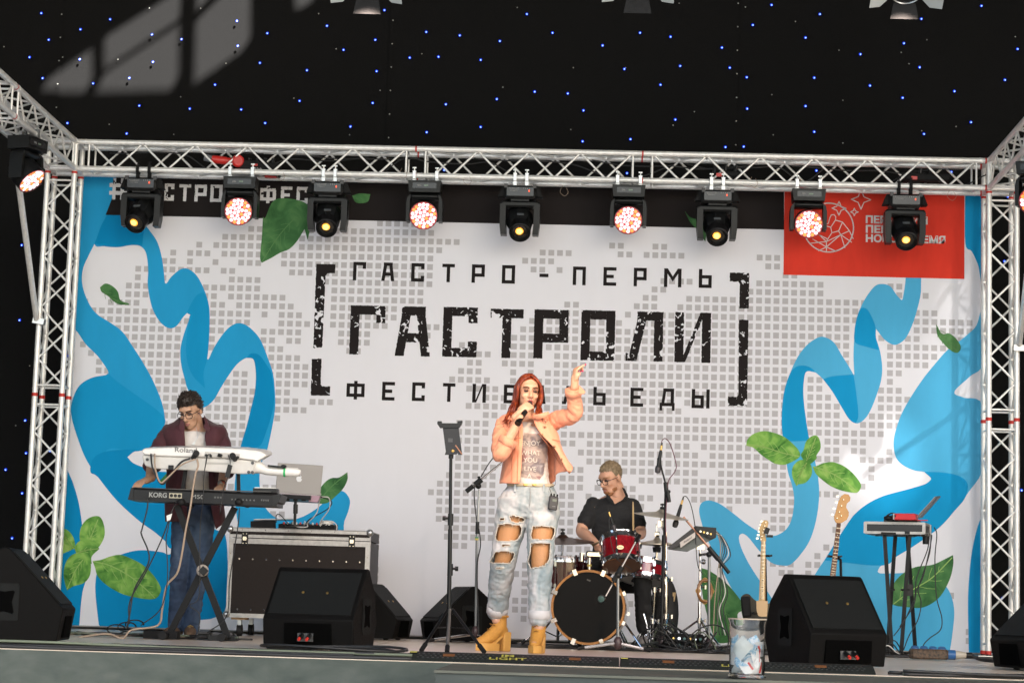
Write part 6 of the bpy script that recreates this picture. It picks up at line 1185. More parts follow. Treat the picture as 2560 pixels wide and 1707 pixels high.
def body1(g, bot, ax, sx):
    P = smooth2([(-.06,.02),(-.12,.07),(-.175,.04),(-.165,-.08),(-.15,-.16),(-.19,-.30),(-.12,-.40),(.05,-.41),(.16,-.34),(.17,-.24),(.125,-.13),(.14,-.03),(.10,.045),(.035,.0)], 4)
    c = bot+V((0.01, 0, -.02)); M().prism([c+sx*x+ax*z for x, z in P], (0, .045, 0)).build('body', mat('black_lacquer', (.008, .008, .008), .15, coat=.8), g, 40)
    M().prism([c+sx*x+ax*z+V((0, -.003, 0)) for x, z in smooth2([(-.055,.02),(-.05,-.06),(-.03,-.10),(.03,-.10),(.035,.02)], 3)], (0, .003, 0)).build('pickguard', mat('pickguard_tan', (.5, .33, .17), .4), g, 0)
    M().box(c+sx*(-.135)+ax*(-.03)+V((0, -.02, 0)), (.07, .03, .16), rotm(0, -6, 0), .01).build('strap', BLKM, g); M().box(c+ax*(-.2)+V((0, -.008, 0)), (.07, .014, .03)).build('pickup', BLK, g)
nut, bot = zcd(650, 640, YG), zcd(641, 1030, YG)
hp = [zcd(x, y, YG) for x, y in ((630,640),(628,600),(622,560),(640,518),(655,503),(675,505),(683,520),(676,550),(662,590),(668,640))]
guitar('electric_guitar', 'black electric guitar with maple neck standing behind the clear bucket', zcd(655, 505, YG), nut, bot, .021, hp, MAPLE, MAPLE, [(zcd(664-i*6, 520+i*22, YG-.002), zcd(640-i*6, 512+i*22, YG-.002)) for i in range(6)], body1, YG, 22)
M().box(zcd(672, 573, YG-.02), (.035, .03, .05), rotm(0, 20, 0)).box(zcd(690, 608, YG-.02), (.05, .02, .02)).build('clip_tuner', BLK, bpy.data.objects['electric_guitar'])
def body2(g, bot, ax, sx):
    P = smooth2([(-.06,.03),(-.13,.10),(-.18,.05),(-.16,-.08),(-.18,-.25),(-.10,-.36),(.06,-.36),(.17,-.27),(.15,-.12),(.17,-.0),(.10,.03),(.035,.0)], 4)
    M().prism([bot+sx*x+ax*z+V((0, 0, 0)) for x, z in P], (0, .045, 0)).build('body', mat('sunburst_brown', (.09, .03, .01), .2, coat=.7, noise_amt=.3, nscale=4), g, 40)
nut, bot = zcd(1143, 522, YG), zcd(1093, 960, YG)
hp = [zcd(x, y, YG) for x, y in ((1125,522),(1113,500),(1112,480),(1125,440),(1140,380),(1158,345),(1180,332),(1205,335),(1218,355),(1215,378),(1195,395),(1190,420),(1208,450),(1207,475),(1195,500),(1160,522))]
guitar('bass_guitar', 'bass guitar with amber headstock behind the right floor monitor', zcd(1190, 335, YG), nut, bot, .02, hp, AMBW, ROSE, [(zcd(1172, 370, YG-.002), zcd(1135, 348, YG-.002)), (zcd(1158, 410, YG-.002), zcd(1128, 388, YG-.002)), (zcd(1145, 450, YG-.002), zcd(1112, 428, YG-.002)), (zcd(1130, 490, YG-.002), zcd(1100, 468, YG-.002)), (zcd(1158, 475, YG-.002), zcd(1162, 472, YG-.002))], body2, YG, 20)
for nm, X, Y, lb, px in (('guitar_stand', 655, 735, 'black guitar stand holding the maple neck guitar', 655), ('guitar_stand', 1110, 740, 'black guitar stand holding the bass guitar', 1148)):
    c = zcd(X, Y, YG+.04); t = thing(nm, lb, 'guitar stand', V((c.x+.05, YG+.15, 0)), 'guitar stands'); b = zcd(px+6, Y+20, YG+.12); gr = V((b.x+.02, YG+.18, .30))
    M().cyl(b, gr, .011, n=10).build('pole', BLKMET, t)
    yk_ = M().cyl(c+V((-.045, -.07, .0)), c+V((-.045, .02, 0)), .009, n=8).cyl(c+V((.05, -.07, 0)), c+V((.05, .02, 0)), .009, n=8).cyl(c+V((-.05, .03, 0)), c+V((.055, .03, 0)), .009, n=8).cyl(c+V((.0, .03, 0)), b, .009, n=8); yk_.build('neck_yoke', BLK, t)
    for dx, dy in ((-.22, -.2), (.22, -.2), (0, .25)): M().cyl(gr, V((gr.x+dx, gr.y+dy, .012)), .011, n=8).build('stand_leg', BLKMET, t)
    M().cyl(gr, gr+V((-.12, -.24, .01)), .009, n=8).cyl(gr, gr+V((.12, -.24, .01)), .009, n=8).build('body_rest', RUB, t)

# ------------------------------------------------------------------ playback table at the right
YTb = -1.4
tt = thing('keyboard_stand', 'narrow black folding stand under the open gear case', 'stand', V((zcd(1540, 1390, YTb).x, YTb, 0)))
for p, q, y0, y1 in (((1440, 590), (1490, 1400), -.12, -.14), ((1512, 595), (1458, 1392), .06, .1), ((1605, 600), (1548, 1395), -.16, -.16), ((1590, 600), (1645, 1345), .0, .22)):
    a, b_ = zcd(*p, YTb+y0), zcd(*q, YTb+y1); b_.z = .012; bar('leg', a, b_, .028, .028, BKT, tt)
    M().box(V((b_.x, b_.y, .014)), (.036, .05, .026)).build('rubber_foot', RUB, tt)
for X in (1478, 1575): M().cyl(zcd(X-28, 958, YTb-.13), zcd(X+30, 958, YTb-.13), .008, n=8).build('pivot_bolt', BLK, tt)
M().box((zcd(1525, 595, YTb).x, YTb, zcd(1525, 598, YTb).z), (.30, .36, .02)).build('top_frame', BKT, tt); M().box(zcd(1605, 960, YTb-.12), (.05, .03, .09)).build('lock_lever', BLK, tt)
gc = thing('gear_case', 'shallow black case with aluminium edges on the folding stand', 'case', zcd(1540, 590, YTb)); gR = rotm(0, 0, 9)
ctr = (zcd(1325, 590, YTb-.15)+zcd(1765, 590, YTb-.15))/2; cw = (zcd(1765, 590, YTb)-zcd(1325, 590, YTb)).x*.93; z0, z1 = zcd(1440, 592, YTb-.2).z+.005, zcd(1440, 515, YTb-.2).z; cm = V((ctr.x, YTb, (z0+z1)/2)); H_ = z1-z0
gR = rotm(0, 0, -16); M().box(cm, (cw*.93, .36, H_), gR).build('case_body', mat('case_black', (.012, .012, .013), .4, noise_amt=.2), gc)
for sz in (-1, 1):
    for sy in (-1, 1): M().box(cm+gR @ V((0, sy*.181, sz*(H_/2-.006))), (cw*.935, .006, .02), gR).build('edge_trim', AE, gc)
    for sx_ in (-1, 1): M().box(cm+gR @ V((sx_*cw*.466, 0, sz*(H_/2-.006))), (.006, .366, .02), gR).build('edge_trim', AE, gc)
for sx_ in (-1, 1):
    for sy in (-1, 1): M().box(cm+gR @ V((sx_*cw*.463, sy*.178, 0)), (.024, .024, H_), gR).build('corner_trim', AE, gc)
M().box(cm+gR @ V((.1, -.186, -.035)), (.04, .008, .02), gR).build('case_latch', BLK, gc)
zt_ = z1+.004
l2 = thing('laptop', 'open dark laptop seen from the side on the gear case', 'laptop', zcd(1690, 500, YTb))
a, b_ = zcd(1640, 493, YTb-.1), zcd(1772, 348, YTb-.1); sc2 = M().prism([a, b_, b_+V((.012, 0, -.004)), a+V((.02, 0, 0))], (.075, .26, .02)).build('screen_back', mat('laptop_dark', (.05, .05, .055), .35), l2)
n_ = V((-(b_-a).z, 0, (b_-a).x)).normalized(); M().prism([a+V((.004, -.001, .004)), b_+V((-.004, -.001, -.006)), b_+V((.06, .23, .008)), a+V((.06, .23, .012))], n_*.002).build('screen', mat('screen_grey', (.30, .30, .31), .35), l2, 0)
M().box((a.x-.1+.02, YTb+.02, zt_+.012), (.26, .26, .018), gR).build('laptop_base', DGREY, l2)
rb = thing('audio_interface', 'bright red audio interface box beside the open laptop', 'audio interface', zcd(1585, 500, YTb-.15)); rc = zcd(1583, 484, YTb-.2); REDM = mat('red_anodised', (.50, .008, .016), .3, .2)
M().box(rc, (.165, .16, .05), gR, .004).build('chassis', REDM, rb); M().box(rc+V((-.088, 0, .0)), (.01, .15, .048), gR).build('front_plate', mat('plate_steel', (.30, .30, .30), .4, .6), rb)
for k in range(3): M().cyl(rc+V((-.09, -.05+k*.05, .005)), rc+V((-.112, -.05+k*.05, .005)), .011, n=10).build('gain_knob', BLK, rb)
M().box(rc+V((.12, .02, -.02)), (.1, .02, .008), gR).build('red_strip', REDM, rb)
hp_ = thing('headphones', 'black headphones lying on the gear case left end', 'headphones', zcd(1465, 490, YTb-.2)); hc_ = zcd(1468, 490, YTb-.2)
M().ell(hc_, (.04, .035, .022)).build('ear_cup', BLK, hp_); M().ell(hc_+V((.055, .05, .0)), (.035, .035, .022)).build('ear_cup', BLK, hp_); M().tube([hc_+V((-.02+.04*k*.5, .02*math.sin(k*.8), .012+.028*math.sin(math.pi*k/5))) for k in range(6)], .006, 6).build('headband', BLK, hp_, 180)
mh = thing('clip_holder', 'small black holder clamped under the gear case right end', 'holder', zcd(1710, 610, YTb-.1)); M().lathe([(.026, -.06), (.028, 0), (.02, .004)], zcd(1712, 610, YTb-.12), (0, 0, 1), 14).box(zcd(1700, 603, YTb-.12), (.05, .03, .02)).build('holder_cup', BLK, mh)
for i, pts in enumerate(([(1735,590),(1720,700),(1650,880),(1640,1000),(1600,1100),(1560,1180),(1500,1260)], [(1745,595),(1735,720),(1690,860),(1660,960),(1680,1040),(1660,1150),(1600,1260),(1565,1350)], [(1750,600),(1745,640),(1720,760),(1690,880),(1650,960),(1630,1060),(1540,1200)], [(1765,550),(1782,600),(1770,760),(1780,1000),(1815,1140),(1805,1220),(1740,1270),(1700,1310),(1688,1350)])):
    cable([zcd(x, y, YTb-.17-.01*i) for x, y in pts], .0045, CAB, ['first', 'second', 'third', 'outermost'][i]+' black cable hanging from the gear case right end', 'cables under the gear case')
for k in range(5):
    c = zcd(1420+k*22, 1380, -1.5); cable([(c.x-.1, -1.6, .012), (c.x-.03, -1.65, .05+.02*k), (c.x+.05, -1.6, .04), (c.x+.12, -1.55, .012)], .005, WCAB if k == 2 else CAB, 'small cable loop on the floor at the folding stand', 'cable loops at the folding stand')
ps = thing('socket_block', 'long brown socket block with blue covers on the floor', 'socket block', zcd(1730, 1425, -2.4)); pc_ = V((zcd(1728, 1400, -2.4).x, -2.4, .045)); M().box(pc_, (.27, .16, .075), None, .012).build('block_body', ramp_mat('block_brown', [(.35, (.02, .015, .012)), (.65, (.11, .065, .035))], .6, 60, 4, 0, (1, 1, 1)), ps)
BLU = mat('socket_blue', (.02, .10, .28), .35)
for k in range(4): M().lathe([(.028, 0), (.03, .008), (.026, .014)], pc_+V((-.1+k*.066, .0, .0375)), (0, -.35, 1), 16).build('socket_cover', BLU, ps)
cp = thing('blue_connector', 'blue and cream power connector at the socket block end', 'connector', zcd(1880, 1420, -2.4)); c0_ = V((zcd(1850, 1400, -2.4).x, -2.42, .045)); M().cyl(c0_, c0_+V((.055, 0, 0)), .036, n=16).build('blue_collar', BLU, cp); M().lathe([(.03, .055), (.032, .07), (.022, .13), (.018, .14)], c0_, (1, 0, 0), 14).build('cream_body', mat('cream_plastic', (.40, .36, .30), .5), cp); M().cyl(c0_+V((.135, 0, 0)), c0_+V((.18, 0, 0)), .022, n=12).build('gland', BLK, cp)
cable([c0_+V((.17, 0, 0)), c0_+V((.24, -.05, -.03)), c0_+V((.36, -.2, -.035)), (3.9, -2.9, .012), (4.4, -2.8, .012)], .012, CAB, 'thick black power cable leaving the blue connector', None)
cable([(2.6, -1.9, .012), (3.0, -1.7, .012), (3.5, -1.75, .02), (4.2, -1.6, .012)], .012, CAB, 'black cable lying along the floor behind the socket block', None)
# ------------------------------------------------------------------ the clear bucket of leaflets
YBk = -8.30; bc_ = fl(1716, 1556, -.01); bc_ = V((A(1716, 1500, YBk).x, YBk, -.008)); RB_, HB_ = .083, .275
GL = mat('clear_acrylic', (.95, .96, .96), .03, trans=1.0); GL.node_tree.nodes['Principled BSDF'].inputs['IOR'].default_value = 1.3
bk = thing('clear_bucket', 'clear plastic bucket half full of leaflets on the apron step', 'bucket', bc_)
M().lathe([(0.0, 0.0), (RB_*.9, 0.0), (RB_*1.1, .006), (RB_*1.0, .02), (RB_*1.0, HB_-.02), (RB_*1.09, HB_), (RB_*1.07, HB_), (RB_*.975, HB_-.02), (RB_*.975, .024), (0, .012)], bc_, (0, 0, 1), 40, False).build('bucket_wall', GL, bk, 40)
M().lathe([(RB_*1.08, HB_-.003), (RB_*1.1, HB_+.001), (RB_*1.07, HB_+.003)], bc_, (0, 0, 1), 40, False).build('bucket_rim', mat('rim_clear', (.40, .33, .26), .12, spec=.5), bk)
rnd = random.Random(4); LP = [mat('leaflet_white', (.55, .55, .55), .6), ramp_mat('leaflet_blue', [(.42, (.55, .60, .66)), (.5, (.12, .33, .52)), (.6, (.5, .6, .68)), (.7, (.05, .17, .28))], .6, 30, 2, .5), mat('leaflet_grey', (.42, .45, .45), .6)]
kinds = ['plain white leaflet inside the clear bucket', 'blue printed leaflet inside the clear bucket', 'grey leaflet inside the clear bucket']
spec = [(-.03,-.055,.14,2,40,.075,.09), (.045,-.05,.11,0,-20,.06,.12), (-.02,-.06,.055,1,28,.14,.035), (.0,-.06,.05,0,-35,.06,.06), (.035,-.03,.16,1,60,.07,.05), (-.055,-.02,.16,1,-25,.06,.07), (.01,-.035,.12,1,15,.06,.09), (-.05,.0,.10,0,10,.07,.09), (.05,.02,.13,0,80,.07,.08), (.0,.03,.09,1,5,.10,.12), (-.01,.02,.15,0,45,.08,.06), (.05,-.045,.055,0,12,.045,.08), (-.05,-.04,.045,2,-50,.06,.05), (.015,.05,.12,2,30,.08,.1)]
for x, y, z, kd, an, w_, h_ in spec:
    n = 6; mb = M(); R = rotm(rnd.uniform(-18, 18), an, rnd.uniform(-25, 25)); cv = rnd.uniform(-.02, .02)
    for j in range(n+1):
        for i in range(n+1):
            u, v = (i/n-.5)*w_, (j/n-.5)*h_; p = R @ V((u, cv*((i/n-.5)*2)**2+.006*noise.noise(V((u*40, v*40, x*90))), v)); p += V((x, y, z)); rr_ = math.hypot(p.x, p.y)
            if rr_ > RB_*.93: p.x *= RB_*.93/rr_; p.y *= RB_*.93/rr_
            p.z = max(p.z, .022); mb.v.append(bc_+p)
    for j in range(n):
        for i in range(n): q = j*(n+1)+i; mb.f.append((q, q+1, q+n+2, q+n+1))
    o = tag(mb.build('leaflet', LP[kd], None, 180), kinds[kd], 'leaflet', kinds[kd].replace('leaflet', 'leaflets'))
    if kd == 0 and y < -.04: 
        rs = M(); f0 = [mb.v[i*(n+1)+4] for i in range(1, 6)]; f1 = [mb.v[i*(n+1)+5] for i in range(1, 6)]
        for k in range(4): rs.add([f0[k]+V((0, -.0015, 0)), f1[k]+V((0, -.0015, 0)), f1[k+1]+V((0, -.0015, 0)), f0[k+1]+V((0, -.0015, 0))], [(0, 1, 2, 3)])
        rs.build('red_stripe', RPL, o, 0)
# ------------------------------------------------------------------ people
def proj(p):
    d = V(p)-CAM; w = d.dot(cF); return (1280+FPX*d.dot(cR)/w, 853.5-FPX*d.dot(cU)/w)
def skinm(name, col):
    m = mat(name, col, 0.48, noise_amt=0.06, nscale=25); p = m.node_tree.nodes['Principled BSDF']
    p.inputs['Subsurface Weight'].default_value = 0.12; p.inputs['Subsurface Radius'].default_value = (0.012, 0.005, 0.003); return m
def limb(mb, pts, rr, n=14, flat=None):
    mb.tube(pts, rr, n, True, flat)
    for p, r in ((pts[0], rr[0]), (pts[-1], rr[-1])): mb.ell(p, r, None, 12, 8)
def slim(mb, pts, rr, n=14, k=5):         # smooth limb through the joints
    P = crv(pts, k); R = []
    for i in range(len(P)):
        t = i/k; a = min(int(t), len(rr)-2); R.append(rr[a]+(rr[a+1]-rr[a])*(t-a))
    limb(mb, P, R, n)
def loft(mb, rings, n=24):                # rings: (centre, rx, ry, Rz-free ellipse in x/y), closed ends
    base = len(mb.v)
    for c, rx, ry in rings:
        c = V(c)
        for k in range(n):
            a = 2*math.pi*k/n; mb.v.append(c+V((rx*math.cos(a), ry*math.sin(a), 0)))
    for i in range(len(rings)-1):
        for k in range(n): a = base+i*n+k; b = base+i*n+(k+1) % n; mb.f.append((a, b, b+n, a+n))
    mb.f.append(tuple(base+k for k in range(n-1, -1, -1))); mb.f.append(tuple(base+(len(rings)-1)*n+k for k in range(n)))
class Head:
    def __init__(s, c, R, k=1.0): s.c = V(c); s.R = R; s.k = k
    def P(s, v): return s.c+s.R @ (V(v)*s.k)
    def L(s, p): return (s.R.transposed() @ (V(p)-s.c))/s.k
    def e(s, mb, v, r, nu=18, nv=12): mb.ell(s.P(v), tuple(x*s.k for x in r), s.R, nu, nv)
    def solid(s, mb, fem, neck):
        E = lambda v, r: s.e(mb, v, r)
        E((0, .012, .038), (.074, .094, .090)); E((0, -.030, -.030), (.061, .066, .078)); E((0, -.045, -.072), (.044 if fem else .050, .046, .042)); E((0, -.062, -.100), (.020 if fem else .026, .024, .018))
        E((0, .0, -.055), (.056, .055, .05)); E((-.036, -.068, -.022), (.023, .02, .022)); E((.036, -.068, -.022), (.023, .02, .022)); E((0, -.072, .040), (.052, .022, .026))
        mb.tube([s.P((0, -.088, .022)), s.P((0, -.103, -.004)), s.P((0, -.117, -.026)), s.P((0, -.104, -.036))], [.008*s.k, .0095*s.k, .0125*s.k, .009*s.k], 10)
        for x in (-1, 1): E((x*.012, -.100, -.031), (.0085, .010, .0075)); E((x*.076, .014, -.006), (.010, .020, .032))
        E((0, -.088, -.062), (.024, .014, .013))
        slim(mb, [s.P((0, .02, -.06)), s.P((0, .028, -.10)), neck], [.052 if fem else .060, .050 if fem else .060, .062 if fem else .072])
    def sculpt(s, me):
        def fn(co, n):
            l = s.L(co); d = V((0, 0, 0))
            if l.length > .2: return d
            for x in (-1, 1):
                q = l-V((x*.031, -.088, .012)); d += V((0, .012, -.001))*math.exp(-(q.x**2/.00028+q.z**2/.00012+q.y**2/.0016))
                q = l-V((x*.055, -.06, -.055)); d += V((-x*.004, .004, 0))*math.exp(-q.length_squared/.0006)
            q = l-V((0, -.102, -.063)); d += V((0, .006, 0))*math.exp(-(q.x**2/.0006+q.z**2/.00003+q.y**2/.001))
            return s.R @ (d*s.k)
        warp(me, fn)
    def face(s, root, browm, eyem, lipm, lid=0.5, mouth=0.004, brow_r=.0032):
        for x in (-1, 1):
            y = M(); y.ell(s.P((x*.031, -.0775, .010)), (.0135*s.k, .0105*s.k, .0085*s.k), s.R, 14, 10); eo = y.build('eye', mat('eye_white', (.42, .38, .36), .25), root, 180)
            M().ell(s.P((x*.031, -.0855, .0095)), (.0066*s.k, .004*s.k, .0066*s.k), s.R, 12, 8).build('iris', eyem, eo, 180)
            if lid > .7: M().ell(s.P((x*.031, -.0765, .0150)), (.0150*s.k, .0118*s.k, .0072*s.k), s.R @ rotm(-18), 14, 10).build('eyelid', lipm if False else mat('eyelid_shade', (.30, .15, .10), .5), root, 180)
            M().tube([s.P((x*.016, -.088, .010)), s.P((x*.024, -.0915, .0155-.006*lid)), s.P((x*.033, -.0905, .0165-.007*lid)), s.P((x*.046, -.080, .010))], [.0016, .0036, .0038, .0022], 6).tube([s.P((x*.017, -.0885, .008)), s.P((x*.031, -.0895, .0035)), s.P((x*.045, -.081, .008))], [.0008, .0014, .001], 5).build('eyelash', mat('lash_dark', (.03, .015, .01), .6), root, 180)
            M().tube([s.P((x*.013, -.097, .030)), s.P((x*.028, -.0975, .036)), s.P((x*.042, -.089, .036)), s.P((x*.054, -.076, .029))], [brow_r, brow_r*1.2, brow_r, brow_r*.4], 6).build('eyebrow', browm, root, 180)
        lp = M(); lp.tube([s.P((-.022, -.091, -.063)), s.P((-.008, -.103, -.058+mouth*.5)), s.P((0, -.103, -.0595+mouth*.5)), s.P((.008, -.103, -.058+mouth*.5)), s.P((.022, -.091, -.063))], [.0015, .0042, .004, .0042, .0015], 8)
        lp.tube([s.P((-.021, -.091, -.064)), s.P((-.008, -.102, -.069-mouth)), s.P((.008, -.102, -.069-mouth)), s.P((.021, -.091, -.064))], [.0015, .005, .005, .0015], 8); lp.build('lips', lipm, root, 180)
        if mouth > .004: s_ = M(); s_.ell(s.P((0, -.0975, -.064)), (.014*s.k, .006*s.k, .006*s.k), s.R, 10, 8); s_.build('mouth_opening', mat('mouth_dark', (.05, .012, .01), .6), root, 180)
    def glasses(s, root, w=.0255, h=.021, m=None):
        g = M()
        for x in (-1, 1):
            ring = [s.P((x*(.033+w*math.copysign(abs(math.cos(t*.3142))**.6, math.cos(t*.3142))), -.104+.005*abs(math.cos(t*.3142))*(1 if math.cos(t*.3142) > 0 else 0), .004+h*math.copysign(abs(math.sin(t*.3142))**.7, math.sin(t*.3142)))) for t in range(20)]
            g.tube(ring+ring[:1], .0026, 6, False); g.tube([s.P((x*.058, -.100, .012)), s.P((x*.078, -.05, .010)), s.P((x*.079, .012, .006)), s.P((x*.078, .022, -.01))], .0026, 6)
        g.tube([s.P((-.009, -.106, .008)), s.P((0, -.110, .011)), s.P((.009, -.106, .008))], .0026, 6)
        return g.build('glasses', m or BLK, root, 180)
    def short_hair(s, root, m, front=.062, vol=.014, quiff=0.0, side=-.004, back=-.055, amp=.006):
        mb = M(); s.e(mb, (0, .014, .040), (.076+vol*.7, .097+vol*.5, .091+vol), 64, 48)
        if quiff: s.e(mb, (.01, -.045, .105), (.055, .05, .03+quiff), 32, 20)
        me = remesh(mb, .005, 2, 'short_hair')
        warp(me, lambda co, n: n*(amp*noise.noise(s.L(co)*90+V((0, s.L(co).y*-60, 0)))+amp*.7*noise.noise(V((s.L(co).x*160, s.L(co).y*30, 3)))))
        b = bmesh.new(); b.from_mesh(me); kill = []
        for v in b.verts:
            l = s.L(v.co); jag = .006*noise.noise(V((l.x*120, l.y*120, 0)))
            if l.y < -.035: lim = front-abs(l.x)*.12
            elif l.y < .0: t = (l.y+.035)/.035; lim = (front-abs(l.x)*.12)*(1-t)+side*t-(.02*t if abs(l.x) > .05 and l.y < -.012 else 0)
            else: t = min(1, l.y/.09); lim = side*(1-t)+back*t
            if l.z < lim+jag: kill.append(v)
        bmesh.ops.delete(b, geom=kill, context='VERTS'); b.to_mesh(me); b.free(); me.update(); tu = M(); rn = random.Random(6); nv_ = len(me.vertices)
        for k in range(420):
            v = me.vertices[rn.randrange(nv_)]; n = v.normal; l = s.L(v.co); cd_ = s.R @ V((.35+.3*l.x/.08, .9, -.1 if l.y > .0 else .25)); t = (cd_-n*cd_.dot(n)).normalized(); ln_ = (.026 if quiff else .013)*rn.uniform(.6, 1.2)
            if l.z < .02: t = (s.R @ V((0, .35, -1))); ln_ *= .6
            p = v.co-n*.002; tu.tube([p, p+t*ln_*.5+n*ln_*.28, p+t*ln_+n*ln_*.30], [.0034, .0026, .0006], 5)
        ho = put(me, 'hair', m, root, 180); to2 = tu.build('hair_tufts', m, ho, 180); to2['kind'] = 'stuff'; return ho
def finger(mb, p, d, up, L, r, curl):     # bent chain of three joints
    p, d, up = V(p), V(d).normalized(), V(up).normalized(); ax = d.cross(up).normalized(); pts = [p-d*L*.25, p]; q = p
    for k, f in enumerate((.45, .32, .23)):
        d = Matrix.Rotation(rad(curl[k] if isinstance(curl, tuple) else curl*(1 if k else .8)), 3, ax) @ d; q = q+d*L*f; pts.append(q)
    limb(mb, pts, [r, r, r*.95, r*.88, r*.74], 10); return pts
def hand(mb, w, d, up, k=1.0, curls=(30, 35, 35, 35), thumb=(1, 25), spread=.02):  # w wrist, d along palm, up = back of the hand
    w, d, up = V(w), V(d).normalized(), V(up).normalized(); sd = d.cross(up).normalized(); up = sd.cross(d)
    R = Matrix((sd, d, up)).transposed(); mb.ell(w+d*.045*k, (.039*k, .05*k, .016*k), R, 16, 10); mb.ell(w+d*.07*k, (.038*k, .022*k, .0135*k), R, 16, 10); limb(mb, [w-d*.03*k, w+d*.03*k], [.027*k, .027*k], 12)
    out = []
    for i, (o, L) in enumerate(((.029, .070), (.010, .078), (-.010, .072), (-.028, .056))):
        out.append(finger(mb, w+d*.084*k+sd*o*thumb[0]*k, d+sd*o*thumb[0]*spread*20, -up, L*k, .0088*k if i < 3 else .0076*k, curls[i]))
    tp = w+d*.028*k+sd*thumb[0]*.030*k; out.append(finger(mb, tp, d*.75+sd*thumb[0]*.8-up*.35, d*.3-sd*thumb[0]-up*.4, .062*k, .0098*k, thumb[1])); return out
def strip(rows, zf, y0, nu=7, nv=6):       # smooth open cloth surface through rows of (px, depth[, py])
    cols = [[zf(pt[0], pt[2] if len(pt) > 2 else ry, y0+pt[1]) for pt in row] for ry, row in rows]
    A_ = [crv(r, nu) for r in cols]; n = len(A_[0]); G = list(zip(*[crv([A_[j][i] for j in range(len(A_))], nv) for i in range(n)])); mb = M(); m_ = len(G)
    for r in G: mb.v += list(r)
    for j in range(m_-1):
        for i in range(n-1): q = j*n+i; mb.f.append((q, q+1, q+n+1, q+n))
    return mb
def cloth_obj(name, mb, m, root, thick=.006, fold=.006, fs=9, seed=0, stretch=(1, 1, .5)):
    me = bpy.data.meshes.new(name); me.from_pydata([tuple(p) for p in mb.v], [], mb.f); me.update()
    warp(me, lambda co, n: n*fold*(noise.noise(V((co.x*fs*stretch[0], co.y*fs, co.z*fs*stretch[2]+seed)))+1.3*(.22-abs(noise.noise(V((co.x*fs*1.8, co.y*fs*1.8, co.z*fs*1.0+seed)))))))
    o = put(me, name, m, root, 180); sd = o.modifiers.new('s', 'SOLIDIFY'); sd.thickness = thick; sd.offset = 0; return o
def sleeve(name, pts, rr, m, root, fold=.006, seed=0, cuff=None):
    mb = M(); P = crv(pts, 8); R = []
    for i in range(len(P)):
        t = i/8; a = min(int(t), len(rr)-2); R.append(rr[a]+(rr[a+1]-rr[a])*(t-a))
    mb.tube(P, R, 20, False)
    if cuff:
        d = (P[-1]-P[-4]).normalized(); mb.tube([P[-1]-d*cuff, P[-1]-d*cuff*.9, P[-1], P[-1]+d*.004, P[-1]-d*.01], [R[-1]+.003, R[-1]+.010, R[-1]+.012, R[-1]+.006, R[-1]-.004], 20, False)
    me = bpy.data.meshes.new(name); me.from_pydata([tuple(p) for p in mb.v], [], mb.f); me.update()
    b = bmesh.new(); b.from_mesh(me); bmesh.ops.subdivide_edges(b, edges=b.edges, cuts=1, use_grid_fill=True); bmesh.ops.recalc_face_normals(b, faces=b.faces); b.to_mesh(me); b.free()
    ax = (V(pts[-1])-V(pts[0])).normalized()
    warp(me, lambda co, n: n*fold*(.8*noise.noise(co*14+ax*co.dot(ax)*20+V((seed, 0, 0)))+1.3*(.22-abs(noise.noise(co*15+ax*co.dot(ax)*24+V((0, seed, 3)))))+.3*noise.noise(co*40)))
    o = put(me, name, m, root, 180); sd = o.modifiers.new('s', 'SOLIDIFY'); sd.thickness = .004; sd.offset = 0; return o
def garment(name, mb, m, root, voxel=.007, fold=.005, fs=14, seed=0, sm=4, cut=None):
    me = remesh(mb, voxel, sm, name)
    warp(me, lambda co, n: n*fold*(noise.noise(V((co.x*fs, co.y*fs, co.z*fs*1.6+seed)))+1.1*(.22-abs(noise.noise(V((co.x*fs*1.7, co.y*fs*1.7, co.z*fs*2.6+seed)))))+.3*noise.noise(V((co.x*fs*3, co.y*fs*3, co.z*fs*4+seed)))))
    if cut: cut(me)
    return put(me, name, m, root, 180)
def inside(p, poly):
    c = False; n = len(poly)
    for i in range(n):
        (x0, y0), (x1, y1) = poly[i], poly[i-1]
        if (y0 > p[1]) != (y1 > p[1]) and p[0] < (x1-x0)*(p[1]-y0)/(y1-y0)+x0: c = not c
    return c
def front_at(me, x, z, default):           # y of the front of a world-space vertex list
    best = None
    for v in me:
        q = (v.x-x)**2+(v.z-z)**2
        if q < .0004 and (best is None or v.y < best): best = v.y
    return default if best is None else best

# ---- the singer
ZS5 = lambda X, Y, y: at(1150+X/3.92, 880+Y/3.92, y); ZS6 = lambda X, Y, y: at(1150+X/3.92, 1240+Y/3.92, y)
Y0 = -4.22
sk = skinm('skin_singer', (.66, .37, .24)); jk = mat('peach_denim', (.80, .33, .20), .75, noise_amt=.10, nscale=18, bump=.25, bscale=160, sheen=.15)
sg_ = thing('person', 'red haired singer in peach denim jacket and ripped jeans pointing up', 'person', (ZS5(680, 1300, Y0).x, Y0, 0))
hd = Head(ZS5(668, 402, Y0-.01), rotm(4, -2, 0) @ rotm(0, 0, 0), .97); hd.R = rotm(0, 0, 13) @ rotm(0, 2, 0) @ rotm(3, 0, 0); hd.k = .98
mb = M(); nb = ZS5(655, 690, Y0+.035); hd.solid(mb, True, nb)
wz, hz_ = ZS5(690, 1290, Y0), ZS6(668, 90, Y0)
chest = ZS5(645, 850, Y0)
loft(mb, [(ZS6(668, 170, Y0), .10, .09), (hz_, .165, .115), (ZS5(680, 1400, Y0), .155, .11), (wz, .120, .09), (ZS5(670, 1100, Y0), .118, .088), (chest, .135, .10), (ZS5(645, 720, Y0+.01), .13, .085), (ZS5(650, 660, Y0+.02), .085, .06), (ZS5(655, 620, Y0+.03), .045, .045)])
